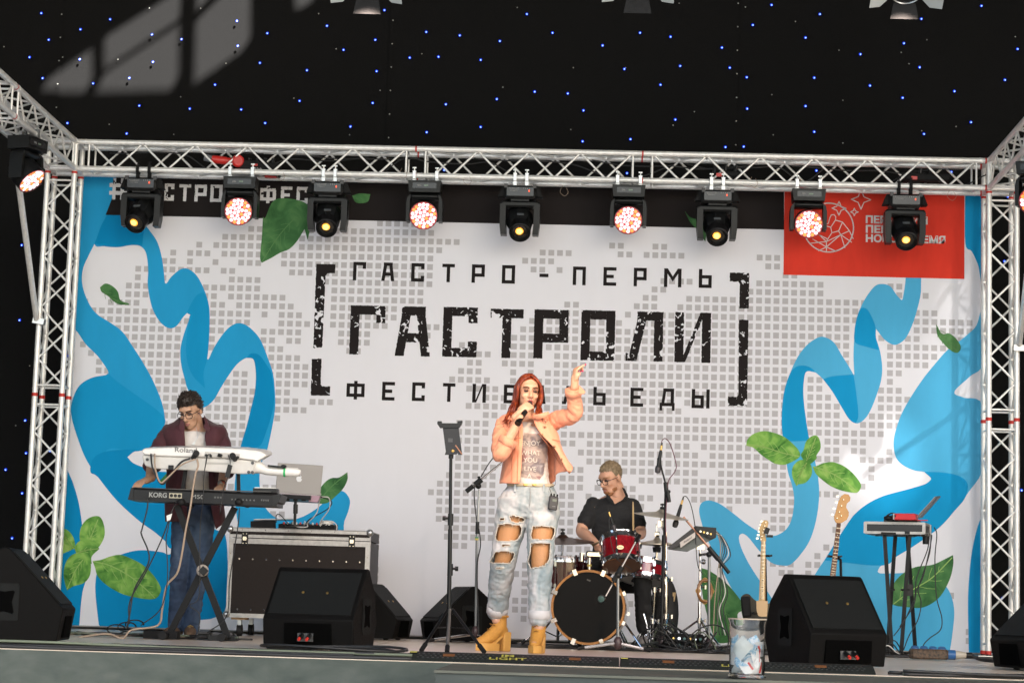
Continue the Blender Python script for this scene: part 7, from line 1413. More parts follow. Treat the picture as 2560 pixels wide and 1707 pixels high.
for x in (-1, 1): mb.ell(chest+V((x*.062, -.065, .01)), (.055, .05, .058))
SR, ER, WR_ = ZS5(425, 735, Y0), ZS5(405, 985, Y0-.20), ZS5(590, 640, Y0-.235)
SL, EL, WL = ZS5(860, 690, Y0), ZS5(1105, 590, Y0-.20), ZS5(1118, 330, Y0-.31)
slim(mb, [SR, SR.lerp(ER, .5), ER, ER.lerp(WR_, .4), WR_], [.048, .044, .036, .036, .024]); slim(mb, [SL, SL.lerp(EL, .5), EL, EL.lerp(WL, .4), WL], [.048, .044, .036, .036, .025])
legs = {}
for nm, hp, kn, an in (('R', ZS6(520, 130, Y0), ZS6(428, 600, Y0-.02), ZS6(365, 1120, Y0+.20)), ('L', ZS6(810, 130, Y0), ZS6(785, 640, Y0-.13), ZS6(775, 1180, Y0-.12))):
    legs[nm] = (hp, kn, an); slim(mb, [hp, hp.lerp(kn, .5), kn, kn.lerp(an, .35), an, an+V((0, -.01, -.06))], [.086, .074, .055, .052, .036, .036])
# hands: right on the microphone, left pointing
mp, mq = ZS5(684, 512, Y0-.150), ZS5(598, 648, Y0-.235)
md_ = (mq-mp).normalized(); gc_ = mp.lerp(mq, .30)
gd_ = V((.72, -.10, .68)).normalized(); gu_ = V((-.25, -.95, .12)).normalized(); gc_ = mp.lerp(mq, .22); hand(mb, gc_-gd_*.078+gu_*.026, gd_, gu_, .95, (48, 50, 52, 54), (1, 30))
pd_ = (ZS5(1205, 130, Y0-.40)-ZS5(1120, 300, Y0-.32)); hb = WL+V((.004, -.01, .02))
fp = hand(mb, hb, V((.02, -.22, 1)), V((-.93, -.30, .0)), 1.0, ((52, 8, 6), 66, 70, 72), (1, 40))
bm_ = remesh(mb, .0055, 3, 'body'); hd.sculpt(bm_); put(bm_, 'body', sk, sg_, 180)
hd.face(sg_, mat('brow_auburn', (.09, .03, .012), .6), mat('iris_dark', (.03, .02, .012), .2), mat('lip_red', (.50, .09, .10), .35), .85, .010, .0040)
nl = M(); [nl.ell(f[-1]+V((0, -.005, .001)), (.006, .004, .006), None, 8, 6) for f in fp]; nl.build('fingernails', mat('nail_pink', (.55, .03, .14), .25), sg_, 180)['kind'] = 'stuff'
bl = M()
for x in (-1, 1): bl.ell(hd.P((x*.0765, .004, -.045)), (.005, .003, .016), hd.R, 8, 6)
bl.build('earring', GOLD, sg_, 180)
# hair
HR = ramp_mat('auburn_hair', [(.3, (.055, .007, .003)), (.5, (.19, .024, .007)), (.7, (.44, .095, .02))], .38, 26, 4, .2, (3, 3, .35), .35)
hm_ = M(); hd.e(hm_, (0, .022, .044), (.083, .098, .094), 40, 28); hd.e(hm_, (0, .05, -.03), (.082, .06, .11), 30, 20)
me = remesh(hm_, .006, 3, 'hair_cap'); b = bmesh.new(); b.from_mesh(me); bmesh.ops.delete(b, geom=[v for v in b.verts if hd.L(v.co).y < -.032 and hd.L(v.co).z < .088-abs(hd.L(v.co).x)*.35], context='VERTS'); b.to_mesh(me); b.free(); hc0 = put(me, 'hair', HR, sg_, 180)
lk = M(); rnd = random.Random(2)
for side in (-1, 1):
    for k in range(110):
        t = k/109; y = -.066+.150*t; j = lambda a: rnd.uniform(-a, a)
        p0 = hd.P((.004*side+j(.003), -.062+.11*t, .118+.016*math.sin(math.pi*min(1, t*1.2))-.02*max(0, -y-.04)*20*.3))
        p1 = hd.P((side*(.047+j(.004)), y*.93, .100+j(.004)-.012*(1-t))); p2 = hd.P((side*(.080+j(.006)), y*.8-.004, .035)); p3 = hd.P((side*(.083+j(.008)), y*.75+.004, -.04))
        if side < 0: p4 = ZS5(505+j(30)+t*20, 560, Y0-.045+.10*t); p5 = ZS5(480+j(48)+10*t, 660+j(12), Y0-.095+.15*t); p6 = ZS5(470+j(62)+12*t, 705+j(40)-20*t, Y0-.135+.17*t)
        else: p4 = ZS5(775+j(18), 520, Y0-.05+.10*t); p5 = ZS5(770+j(32), 600+j(12), Y0-.10+.15*t); p6 = ZS5(785+j(52)-22*(1-t), 655+j(38), Y0-.140+.17*t)
        lk.tube(crv([p0, p1, p2, p3, p4, p5, p6], 4), [.004]+[.006]*3+[.0072]*13+[.0062]*3+[.005, .004, .003, .002, .001], 5)
o = lk.build('hair_locks', HR, sg_, 180); o['kind'] = 'stuff'
# T-shirt
ts = M(); loft(ts, [(ZS5(690, 1320, Y0), .128, .098), (wz, .134, .102), (ZS5(680, 1180, Y0), .130, .098), (ZS5(672, 1050, Y0), .130, .098), (ZS5(650, 880, Y0), .142, .108), (ZS5(648, 760, Y0+.005), .138, .092), (ZS5(655, 690, Y0+.015), .10, .075)])
for x in (-1, 1): ts.ell(chest+V((x*.062, -.066, .01)), (.058, .052, .060))
TW = mat('tee_white', (.62, .58, .55), .8, noise_amt=.04, nscale=12, bump=.2, bscale=60)
to_ = garment('t_shirt', ts, TW, sg_, .006, .005, 13, 4)
off = OFF[sg_.name]; TV = [v.co+off for v in to_.data.vertices]
PR = ramp_mat('shirt_print', [(.25, (.46, .44, .44)), (.40, (.17, .14, .15)), (.5, (.42, .34, .30)), (.58, (.24, .12, .13)), (.7, (.52, .30, .16)), (.85, (.17, .08, .12))], .8, 5, 6, 1.0, (1, 1, 1.6))
pp = M(); idx = {}; W_ = [(630,790),(720,800),(790,800),(850,870),(860,960),(830,1100),(815,1200),(780,1250),(600,1225),(575,1100),(590,900)]
for pl in to_.data.polygons:
    c = pl.center+off; q = proj(c); q = ((q[0]-1150)*3.92, (q[1]-880)*3.92)
    if pl.normal.y < -.1 and inside(q, W_):
        ids = []
        for vi in pl.vertices:
            if vi not in idx: idx[vi] = len(pp.v); pp.v.append(TV[vi]+to_.data.vertices[vi].normal*.0016)
            ids.append(idx[vi])
        pp.f.append(tuple(ids))
if pp.v: pp.build('shirt_print', PR, to_, 180)
for s_, X, Y in (('ENJOY', 690, 895), ('WHAT', 692, 990), ('YOU', 690, 1060), ('LIVE', 688, 1145), ('A', 680, 1215)):
    c = ZS5(X, Y, Y0-.1); o = text(s_, .042, 'shirt_word', mat('word_cream', (.68, .62, .55), .8), to_, c, (1, 0, 0), (0, 0, 1), .0003, 'CENTER', 0, 1.05)
    for v in o.data.vertices: w = v.co+off; v.co.y += front_at(TV, w.x, w.z, Y0-.11)-.0045-c.y
# jeans with torn openings
J = M(); loft(J, [(ZS6(668, 215, Y0), .135, .10), (ZS6(668, 110, Y0), .205, .132), (ZS6(668, 40, Y0), .205, .132), (ZS5(685, 1380, Y0), .180, .122), (ZS5(690, 1315, Y0), .150, .108), (ZS5(690, 1300, Y0), .144, .104)])
for nm, wv in (('R', (.116, .100, .086, .079, .068, .066)), ('L', (.116, .098, .088, .078, .066, .064))):
    hp, kn, an = legs[nm]; slim(J, [hp+V((0, 0, -.02)), hp.lerp(kn, .5), kn, kn.lerp(an, .45), an, an+V((0, 0, -.012))], list(wv), 18)
RIPS = [[(480,195),(520,186),(600,205),(643,222),(620,250),(560,262),(500,247),(488,220)], [(375,273),(480,268),(590,285),(606,312),(600,370),(560,430),(470,442),(360,436),(344,410)], [(408,468),(492,472),(492,492),(410,493)], [(345,545),(420,534),(520,545),(534,562),(525,610),(490,656),(330,656),(290,640)], [(355,694),(428,698),(426,711),(352,710)], [(390,212),(440,216),(438,236),(392,236)],
 [(710,295),(800,288),(900,300),(930,312),(925,380),(900,422),(800,427),(700,421),(694,380)], [(695,460),(780,454),(886,460),(886,520),(875,620),(830,680),(760,700),(690,706),(664,640),(685,560)]]
def rip(me):
    me.update(); b = bmesh.new(); b.from_mesh(me); b.normal_update(); kill = []
    for f_ in b.faces:
        if f_.normal.y > .25: continue
        q = proj(f_.calc_center_median()); q = ((q[0]-1150)*3.92, (q[1]-1240)*3.92)
        if any(inside(q, r) for r in RIPS): kill.append(f_)
    bmesh.ops.delete(b, geom=kill, context='FACES')
    global EDGES; EDGES = []
    ed = [e for e in b.edges if e.is_boundary]; EDGES = [(e.verts[0].co.copy(), e.verts[1].co.copy()) for e in ed]
    b.to_mesh(me); b.free()
JM = ramp_mat('washed_denim', [(.3, (.17, .24, .27)), (.5, (.35, .39, .41)), (.68, (.57, .55, .56))], .85, 7, 7, .8, (1, 1, .55), .25)
jo = garment('jeans', J, JM, sg_, .0062, .008, 12, 2, 3, rip); sd = jo.modifiers.new('s', 'SOLIDIFY'); sd.thickness = .003; sd.offset = -1
fr = M(); rnd = random.Random(9)
for p, q in EDGES:
    n = V((0, -.003, 0)); fr.cyl(p+n, q+n, .0034, n=5)
    if rnd.random() < .25: d = V((rnd.uniform(-.01, .01), -.004, rnd.uniform(-.022, .012))); fr.cyl(p+n, p+n+d, .0012, .0006, 4)
o = fr.build('frayed_threads', mat('fray_white', (.60, .56, .50), .9), jo, 180); o['kind'] = 'stuff'
TG = M()
for nm in 'RL':
    hp, kn, an = legs[nm]; slim(TG, [hp, hp.lerp(kn, .5), kn, kn.lerp(an, .35), an], [.090, .078, .060, .055, .040], 16)
garment('fishnet_tights', TG, mat('tan_tights', (.46, .22, .09), .55, noise_amt=.18, nscale=220), sg_, .007, .0, 10)
for nm, r_ in (('R', .069), ('L', .068)):
    an = legs[nm][2]; M().lathe([(r_-.004, -.015), (r_+.004, -.012), (r_+.004, .038), (r_-.002, .042), (r_-.006, .03)], an, (legs[nm][1]-an).normalized(), 26, False).build('jean_cuff', mat('cuff_denim', (.60, .58, .59), .85, bump=.2, bscale=80), jo, 180)
bt_ = M(); bt_.tube([ZS5(690, 1298, Y0)+V((.148*math.cos(a), .107*math.sin(a), .01*math.sin(a))) for a in [t*math.pi/16 for t in range(33)]], .012, 6, False); bt_.build('belt', mat('belt_cream', (.50, .42, .30), .4), sg_, 180)
for X in (632, 720): M().ell(ZS5(X, 1300, Y0-.118), (.010, .004, .008), None, 10, 8).box(ZS5(X+20, 1300, Y0-.117), (.012, .004, .012)).build('belt_buckle', GOLD, sg_)
for X, Y, h in ((540, 1330, .05), (822, 1330, .05)): M().box(ZS5(X, Y, Y0-.105), (.013, .008, h)).build('belt_loop', JM, jo)
M().tube(crv([ZS5(688, 1320, Y0-.122), ZS5(690, 1400, Y0-.134), ZS5(680, 1500, Y0-.136), ZS6(672, 180, Y0-.10)], 5), .003, 5).build('fly_seam', mat('seam_denim', (.30, .32, .33), .8), jo, 180)
# jacket
rows_ = [(605, [(588,-.07),(540,-.05),(480,.0),(470,.06),(655,.10),(820,.07),(850,.01),(815,-.05),(755,-.085),(700,-.09)]), (645, [(600,-.10),(500,-.09),(400,-.01),(420,.09),(660,.13),(870,.09),(900,.0),(850,-.08),(780,-.11),(712,-.125)]),
 (720, [(614,-.135),(510,-.125),(392,-.03),(400,.09),(660,.14),(900,.1),(930,.0),(905,-.09),(835,-.15),(742,-.155)]), (810, [(617,-.155),(525,-.14),(425,-.04),(430,.08),(660,.13),(910,.09),(945,.0),(965,-.08),(900,-.165),(800,-.175)]), (925, [(611,-.155),(530,-.14),(437,-.04),(440,.07),(660,.12),(905,.08),(945,.0),(990,-.09),(968,-.18),(915,-.195)]),
 (1045, [(604,-.145),(530,-.13),(440,-.04),(450,.07),(660,.12),(900,.08),(950,.0),(1030,-.09),(1038,-.18),(985,-.205)]), (1180, [(596,-.145),(520,-.135),(418,-.04),(440,.08),(660,.12),(900,.08),(955,.0,1150),(1065,-.08,1100),(1100,-.16,1130),(1050,-.20,1165)]), (1285, [(582,-.145),(500,-.14),(400,-.04),(430,.08),(660,.12),(900,.08),(955,.0,1190),(1045,-.08,1165),(1098,-.16,1150),(1076,-.20,1192)])]
jo2 = cloth_obj('jacket', strip(rows_, ZS5, Y0, 6, 6), jk, sg_, .007, .006, 12, 1)
sleeve('jacket_sleeve', [ZS5(440, 690, Y0+.01), SR+V((-.004, -.01, -.02)), SR.lerp(ER, .55)+V((-.012, 0, 0)), ER+V((-.006, -.006, -.008)), ER.lerp(WR_, .16)+V((.0, -.004, 0)), ER.lerp(WR_, .40)], [.054, .058, .055, .054, .052, .050], jk, sg_, .009, 3, .045)
sleeve('jacket_sleeve', [ZS5(850, 690, Y0+.01), SL+V((.01, -.01, -.006)), SL.lerp(EL, .5)+V((0, 0, -.008)), EL+V((.012, -.006, -.012)), EL.lerp(WL, .45)+V((.006, 0, 0)), EL.lerp(WL, .86)], [.056, .060, .056, .050, .045, .043], jk, sg_, .008, 7, .040)
M().prism([ZS5(x, y, Y0-.40+(y-300)*.0002) for x, y in ((1165,320),(1190,345),(1228,385),(1220,408),(1185,412),(1160,400))], (0, .012, 0)).build('cuff_flap', jk, jo2)
M().prism([ZS5(x, y, Y0-.17) for x, y in ((700,640),(760,660),(835,640),(880,600),(865,580),(790,600),(730,615))], (0, .012, .0)).build('collar', jk, jo2, 180); M().prism([ZS5(x, y, Y0-.155) for x, y in ((612,690),(585,640),(560,640),(545,700),(585,790))], (0, .01, 0)).build('collar', jk, jo2)
for X, Y, d in ((802, 810, -.185), (923, 922, -.205), (990, 1047, -.213), (1073, 1172, -.208), (838, 676, -.16), (832, 732, -.165)): M().lathe([(.009, 0), (.009, .003), (.004, .005)], ZS5(X, Y, Y0+d), (.1, -1, 0), 10).build('button', mat('bronze_button', (.22, .11, .06), .35, .7), jo2)
M().prism([ZS5(x, y, Y0-.162) for x, y in ((578,800),(612,795),(600,1280),(562,1275))], (0, .004, 0)).build('button_placket', mat('peach_dark', (.70, .30, .17), .75), jo2) if False else None
SM = mat('peach_seam', (.52, .19, .10), .8)
for L_ in ([(578,.0,700),(575,.0,850),(568,.0,1050),(560,.0,1270)], [(600,.0,840),(540,.0,848),(480,.02,850),(440,.06,842)], [(520,.0,860),(515,.0,1000),(505,.0,1200),(500,.0,1275)], [(770,0,800),(855,0,905),(930,0,1010),(1000,0,1130)], [(905,.0,860),(960,.02,870),(985,.05,880)]):
    JV = [v.co+OFF[sg_.name] for v in jo2.data.vertices]; pts = []
    for x, d, y in L_:
        p = ZS5(x, y, Y0-.15); pts.append(V((p.x, front_at(JV, p.x, p.z, p.y)-.004, p.z)))
    M().tube(crv(pts, 6), .0022, 5).build('jacket_seam', SM, jo2, 180)
# boots: orange platform ankle boots
BT = mat('mustard_suede', (.56, .26, .045), .7, noise_amt=.12, nscale=40, bump=.2, bscale=120); BS = mat('mustard_sole', (.62, .32, .075), .6, noise_amt=.06)
def boot(an, rz, toe, gx, gy):
    R = rotm(0, 0, rz); T = lambda v: V((gx, gy, 0))+R @ V(v); mb = M()
    loft2 = [T((0, .02, .30)), T((0, .02, .22)), T((0, .015, .16)), T((0, -.03, .115)), T((0, -.09, .075)), T((0, -.135, .06))]
    slim(mb, loft2, [.050, .046, .048, .046, .042, .034], 16); mb.ell(T((0, .035, .13)), (.042, .05, .05), R); mb.v = [V((p.x, p.y, max(p.z, .045))) for p in mb.v]
    # link the boot top to the leg
    slim(mb, [T((0, .02, .26)), T((0, .02, .30)), an+V((0, 0, .02))], [.049, .050, .052])
    u = garment('boot_upper', mb, BT, sg_, .006, .002, 20, 3)
    out = smooth2([(-.045,-.06),(-.040,-.13),(0,-.172),(.040,-.13),(.045,-.06),(.038,-.005),(-.038,-.005)], 4)
    s = M(); s.prism([T((x, y, .003)) for x, y in out], (0, 0, .050)); s.build('platform_sole', BS, u)
    h = M(); h.add([T((x*k, y, z)) for z, k, ys in ((.0, .036, 0), (.13, .040, 0)) for x, y in ((-1, .03-.0), (1, .03), (1, .092), (-1, .092))], [(0, 1, 2, 3), (7, 6, 5, 4), (0, 4, 5, 1), (1, 5, 6, 2), (2, 6, 7, 3), (3, 7, 4, 0)]); o = h.build('block_heel', BS, u); md = o.modifiers.new('b', 'BEVEL'); md.width = .008; md.segments = 2
    M().prism([T((-.03, .03, .125)), T((-.03, -.06, .052)), T((.03, -.06, .052)), T((.03, .03, .125))], R @ V((0, .02, -.012))).build('arch', BS, u)
    lc_ = M()
    for k in range(5): z = .10+.035*k; y = -.085+.02*k+.0*k; lc_.tube([T((-.025, y+.01, z)), T((0, y-.016, z+.012)), T((.025, y+.01, z))], .0035, 5)
    lc_.build('boot_laces', mat('lace_brown', (.28, .12, .02), .7), u, 180); M().tube([T((.053*math.cos(a), .018+.053*math.sin(a), .232)) for a in [t*math.pi/10 for t in range(21)]], .009, 6, False).build('ankle_strap', BT, u, 180)
    M().ell(T((0, -.148, .072)), (.022, .018, .012), R).build('peep_toe', mat('tan_tights', (.46, .22, .09), .5), u, 180)
aR, aL = legs['R'][2], legs['L'][2]
gR = ZS6(385, 1505, Y0+.22); gL = ZS6(755, 1530, Y0-.12)
boot(aR, -52, 0, aR.x+.004, aR.y-.005); boot(aL, -8, 0, aL.x-.004, aL.y+.01)
mi = thing('handheld_microphone', 'black wireless microphone held at the singer mouth', 'microphone', mq)
M().lathe([(.020, .20), (.017, .185), (.0175, .09), (.021, .045)], mp, md_, 18).build('handle', BLK, mi); M().lathe([(.004, -.012), (.018, -.006), (.0245, .012), (.024, .035), (.021, .047)], mp, md_, 18).build('mic_grille', mat('mic_grille', (.06, .055, .06), .5, .5), mi); M().lathe([(.022, .197), (.022, .175), (.0185, .17)], mp, md_, 18).build('end_ring', BLKMET, mi)
pkc = ZS5(912, 1478, Y0-.135); pk = thing('wireless_pack', 'small black transmitter pack clipped on the jeans pocket', 'transmitter', pkc); pR = rotm(0, 6, 14)
o = M().box(pkc, (.062, .024, .092), pR, .006).build('pack_body', mat('pack_black', (.025, .022, .026), .4), pk); M().box(pkc+pR @ V((.004, -.0135, .018)), (.03, .003, .018), pR).build('pack_display', mat('pack_lcd', (.10, .12, .11), .2), pk); text('MIPRO' if False else '▬▬▬', .01, 'pack_print', GREYP, pk, pkc+pR @ V((0, -.0135, -.022)), (1, 0, 0), (0, 0, 1), .0002)
for x in (-.02, .0, .022): M().cyl(pkc+pR @ V((x, 0, .045)), pkc+pR @ V((x, 0, .062)), .006, n=8).build('pack_knob', BLK, pk)
cable([ZS5(905, 1405, Y0-.13), ZS5(880, 1330, Y0-.125), ZS5(930, 1300, Y0-.09), ZS5(935, 1250, Y0-.02)], .002, CAB, 'thin black lead from the transmitter pack to the singer back', None, 5, 'cable', 5)

# ---- the keyboard player
Yk = -2.85
sk2 = skinm('skin_player', (.50, .29, .19)); mar = mat('maroon_shirt', (.055, .010, .016), .8, noise_amt=.2, nscale=14, bump=.25, bscale=90, sheen=.1)
kp = thing('person', 'keyboard player with glasses in a maroon shirt over white tee', 'person', (kb(1260, 1200, Yk).x, Yk, 0))
h2 = Head(kz(690, 345, Yk-.06), rotm(0, 0, -16) @ rotm(0, -4, 0) @ rotm(28, 0, 0), 1.0)
mb = M(); h2.solid(mb, False, kz(725, 530, Yk+.02))
loft(mb, [(kb(1260, 520, Yk), .11, .10), (kz(720, 1320, Yk), .155, .11), (kz(720, 1150, Yk), .145, .105), (kz(720, 900, Yk), .138, .098), (kz(720, 660, Yk), .145, .095), (kz(722, 570, Yk+.01), .140, .078), (kz(724, 510, Yk+.03), .095, .055), (kz(725, 470, Yk+.02), .06, .055)])
a1 = [kz(490, 560, Yk), kz(335, 800, Yk-.10), kz(285, 1010, Yk-.40)]; a2 = [kz(962, 570, Yk), kz(1050, 860, Yk-.10), kz(990, 1085, Yk-.40)]
for a in (a1, a2): slim(mb, [a[0], a[0].lerp(a[1], .5), a[1], a[1].lerp(a[2], .4), a[2]], [.058, .052, .042, .042, .028])
hand(mb, a1[2], kz(190, 1050, Yk-.46)-a1[2]+V((0, -.02, 0)), V((.1, -.25, 1)), 1.0, (24, 26, 28, 32), (1, 14), .05); hand(mb, a2[2], kz(955, 1130, Yk-.50)-a2[2], V((.1, -.2, 1)), 1.0, (26, 28, 28, 30), (-1, 14), .05)
KL = []
for hp, kn, an in ((kb(1215, 470, Yk), kb(1172, 830, Yk-.03), kb(1152, 1165, Yk+.02)), (kb(1320, 470, Yk), kb(1300, 830, Yk-.03), kb(1248, 1178, Yk-.02))):
    KL.append((hp, kn, an)); slim(mb, [hp, hp.lerp(kn, .5), kn, kn.lerp(an, .35), an], [.08, .07, .053, .05, .036])
bm_ = remesh(mb, .006, 3, 'body'); h2.sculpt(bm_); put(bm_, 'body', sk2, kp, 180)
BRN = ramp_mat('dark_brown_hair', [(.3, (.008, .005, .004)), (.7, (.034, .020, .013))], .45, 40, 4, .3, (3, 1, 1), .4)
h2.face(kp, BRN, mat('iris_dark', (.03, .02, .012), .2), mat('lip_pink', (.36, .14, .12), .45), 1.1, .002, .0036); h2.glasses(kp); h2.short_hair(kp, BRN, .070, .018, .012, .0, -.06, .006)
tk_ = M(); loft(tk_, [(kz(720, 1190, Yk), .155, .112), (kz(720, 950, Yk), .155, .112), (kz(720, 700, Yk), .165, .116), (kz(722, 600, Yk), .160, .108), (kz(724, 545, Yk+.005), .115, .090)])
garment('t_shirt', tk_, TW, kp, .007, .007, 10, 6)
r2 = [(405, [(596,-.03),(585,.02),(600,.07),(700,.11),(800,.09),(830,.03),(812,-.03)]), (450, [(612,-.085),(560,-.05),(535,.03),(700,.12),(880,.05),(890,-.02),(838,-.085)]), (510, [(628,-.135),(530,-.12),(425,-.02),(700,.125),(1010,-.0),(950,-.12),(845,-.135)]), (600, [(636,-.145),(520,-.14),(425,-.03),(710,.13),(1025,.0),(950,-.135),(832,-.145)]), (720, [(640,-.145),(545,-.14),(458,-.03),(715,.13),(995,.0),(940,-.13),(850,-.145)]),
 (950, [(640,-.14),(545,-.135),(462,-.02),(720,.13),(978,.0),(930,-.13),(868,-.14)]), (1230, [(652,-.15),(540,-.145),(446,-.02),(720,.14),(1003,.0),(962,-.13),(885,-.155)]), (1425, [(665,-.15),(560,-.15),(452,-.02),(720,.15),(1018,.0,1440),(990,-.12,1460),(940,-.15,1500)])]
ms_ = cloth_obj('shirt', strip(r2, kz, Yk, 7, 6), mar, kp, .006, .008, 9, 5)
sleeve('shirt_sleeve', [kz(510, 525, Yk+.02), a1[0]+V((-.01, 0, -.01)), a1[0].lerp(a1[1], .5)+V((-.01, 0, 0)), a1[1]+V((-.004, -.01, -.01)), a1[1].lerp(a1[2], .35)], [.058, .064, .060, .056, .054], mar, kp, .008, 2, .04)
sleeve('shirt_sleeve', [kz(945, 525, Yk+.02), a2[0]+V((.01, 0, -.01)), a2[0].lerp(a2[1], .5)+V((.006, 0, 0)), a2[1]+V((.004, -.01, -.01)), a2[1].lerp(a2[2], .3)], [.058, .064, .060, .056, .054], mar, kp, .008, 5, .04)
M().prism([kz(x, y, Yk-.155) for x, y in ((628,440),(598,420),(575,505),(610,560),(632,520))], (0, .012, 0)).build('collar', mar, ms_); M().prism([kz(x, y, Yk-.155) for x, y in ((820,375),(850,425),(882,520),(860,548),(815,500),(838,450))], (0, .012, 0)).build('collar', mar, ms_)
M().tube(crv([kz(745, 500, Yk-.10), kz(760, 590, Yk-.125), kz(735, 640, Yk-.130), kz(725, 655, Yk-.131)], 5), .0018, 5).tube(crv([kz(790, 500, Yk-.10), kz(770, 580, Yk-.125), kz(728, 655, Yk-.131)], 5), .0018, 5).lathe([(.010, 0), (.010, .002)], kz(724, 660, Yk-.133), (0, -1, 0), 12).build('pendant_necklace', ALUD, kp, 40)
DN = ramp_mat('dark_denim', [(.3, (.012, .022, .05)), (.5, (.028, .05, .095)), (.75, (.085, .12, .18))], .85, 6, 7, .7, (1, 1, .5), .25)
J2 = M(); loft(J2, [(kb(1262, 540, Yk), .12, .10), (kb(1262, 450, Yk), .172, .122), (kz(720, 1330, Yk), .166, .122), (kz(720, 1240, Yk), .160, .118)])
for hp, kn, an in KL: slim(J2, [hp, hp.lerp(kn, .5), kn, kn.lerp(an, .5), an, an+V((0, 0, -.03))], [.096, .085, .070, .064, .060, .062], 16)
garment('jeans', J2, DN, kp, .007, .010, 9, 8, 3)
for (hp, kn, an), rz in zip(KL, (-14, 8)):
    R = rotm(0, 0, rz); o_ = V((an.x, an.y-.01, 0)); T = lambda v: o_+R @ V(v); mb = M(); slim(mb, [T((0, .03, .05)), T((0, -.04, .05)), T((0, -.12, .038)), T((0, -.17, .03))], [.045, .044, .04, .03], 12); mb.v = [V((p.x, p.y, max(p.z, .014))) for p in mb.v]
    s = garment('shoe', mb, mat('brown_suede', (.10, .06, .035), .75, noise_amt=.2), kp, .006, .002, 20)
    M().prism([T((x, y, .002)) for x, y in smooth2([(-.04,-.02),(-.042,-.12),(0,-.205),(.042,-.12),(.04,-.02),(.036,.07),(-.036,.07)], 3)], (0, 0, .018)).build('shoe_sole', RUB, s); lc_ = M()
    for k in range(4): lc_.tube([T((-.022, -.05-.025*k, .088-.010*k)), T((0, -.055-.025*k, .098-.011*k)), T((.022, -.05-.025*k, .088-.010*k))], .003, 5)
    lc_.build('shoe_laces', mat('lace_yellow', (.38, .24, .06), .7), s, 180)
wt = M(); wc_ = a2[2].lerp(a2[1], .10); dd = (a2[1]-a2[2]).normalized(); wt.lathe([(.031, -.012), (.034, -.010), (.034, .010), (.031, .012)], wc_, dd, 20, False); wo = wt.build('wrist_watch', mat('watch_strap', (.03, .02, .018), .5), kp, 40); M().lathe([(.017, 0), (.017, .006), (.013, .008)], wc_+V((-.006, -.033, .008)), (-.2, -1, .25), 16).build('watch_face', ALUD, wo); M().lathe([(.033, .022), (.035, .024), (.035, .034), (.033, .036)], a2[2].lerp(a2[1], -.02), dd, 18, False).build('red_bracelet', mat('bracelet_red', (.45, .06, .03), .6), kp, 40)

# ---- the drummer
Yd = -1.42
sk3 = skinm('skin_drummer', (.60, .33, .22)); blk = mat('black_polo', (.009, .009, .010), .85, noise_amt=.2, nscale=12, bump=.3, bscale=60, sheen=.05)
dr = thing('person', 'bearded drummer with glasses and black polo seated behind the drums', 'person', (zd(440, 800, Yd).x, Yd, 0))
h3 = Head(zd(412, 322, Yd-.06), rotm(0, 0, -46) @ rotm(24, 0, 0), 1.02)
mb = M(); h3.solid(mb, False, zd(452, 480, Yd+.01))
loft(mb, [(zd(430, 960, Yd+.02), .15, .12), (zd(430, 880, Yd+.02), .165, .125), (zd(425, 760, Yd), .16, .12), (zd(425, 620, Yd), .17, .12), (zd(430, 530, Yd), .17, .095), (zd(440, 470, Yd+.01), .13, .08), (zd(450, 430, Yd+.02), .06, .06)])
b1 = [zd(288, 520, Yd), zd(205, 690, Yd-.10), zd(305, 775, Yd-.34)]; b2 = [zd(566, 530, Yd), zd(622, 700, Yd-.08), zd(575, 745, Yd-.32)]
for a in (b1, b2): slim(mb, [a[0], a[0].lerp(a[1], .5), a[1], a[1].lerp(a[2], .4), a[2]], [.062, .054, .045, .045, .030])
hand(mb, b1[2], V((.45, -.5, -.35)), V((-.1, -.6, .6)), 1.0, (60, 62, 64, 66), (1, 30)); hand(mb, b2[2], V((-.2, -.6, .15)), V((.3, -.2, .9)), 1.0, (60, 62, 64, 66), (-1, 30))
DL = []
for hp, kn, an in ((zd(360, 930, Yd), zd(300, 1010, Yd-.42), zd(300, 1380, Yd-.40)), (zd(500, 930, Yd), zd(632, 1010, Yd-.36), zd(640, 1365, Yd-.22))):
    DL.append((hp, kn, an)); slim(mb, [hp, hp.lerp(kn, .5), kn, kn.lerp(an, .35), an], [.085, .078, .058, .055, .038])
bm_ = remesh(mb, .006, 3, 'body'); h3.sculpt(bm_); put(bm_, 'body', sk3, dr, 180)
BLD = ramp_mat('sandy_hair', [(.3, (.13, .09, .05)), (.7, (.30, .22, .13))], .55, 40, 4, .3, (2, 2, 1), .4); GIN = mat('ginger_beard', (.30, .125, .05), .8, noise_amt=.3, nscale=120, bump=.5, bscale=200)
h3.face(dr, mat('brow_sandy', (.30, .17, .08), .7), mat('iris_dark', (.03, .02, .012), .2), mat('lip_pink', (.36, .14, .12), .45), 1.0, .002, .003); h3.glasses(dr); h3.short_hair(dr, BLD, .078, .004, .0, -.002, -.045, .003)
bd_ = M(); h3.e(bd_, (0, -.060, -.100), (.038, .030, .024)); h3.e(bd_, (0, -.090, -.084), (.026, .014, .015)); h3.e(bd_, (-.045, -.035, -.078), (.012, .028, .018)); h3.e(bd_, (.045, -.035, -.078), (.012, .028, .018)); bd_.tube([h3.P((-.026, -.089, -.068)), h3.P((-.012, -.105, -.048)), h3.P((0, -.107, -.047)), h3.P((.012, -.105, -.048)), h3.P((.026, -.089, -.068))], [.004, .006, .005, .006, .004], 8)
garment('beard', bd_, GIN, dr, .005, .004, 70, 1, 2)
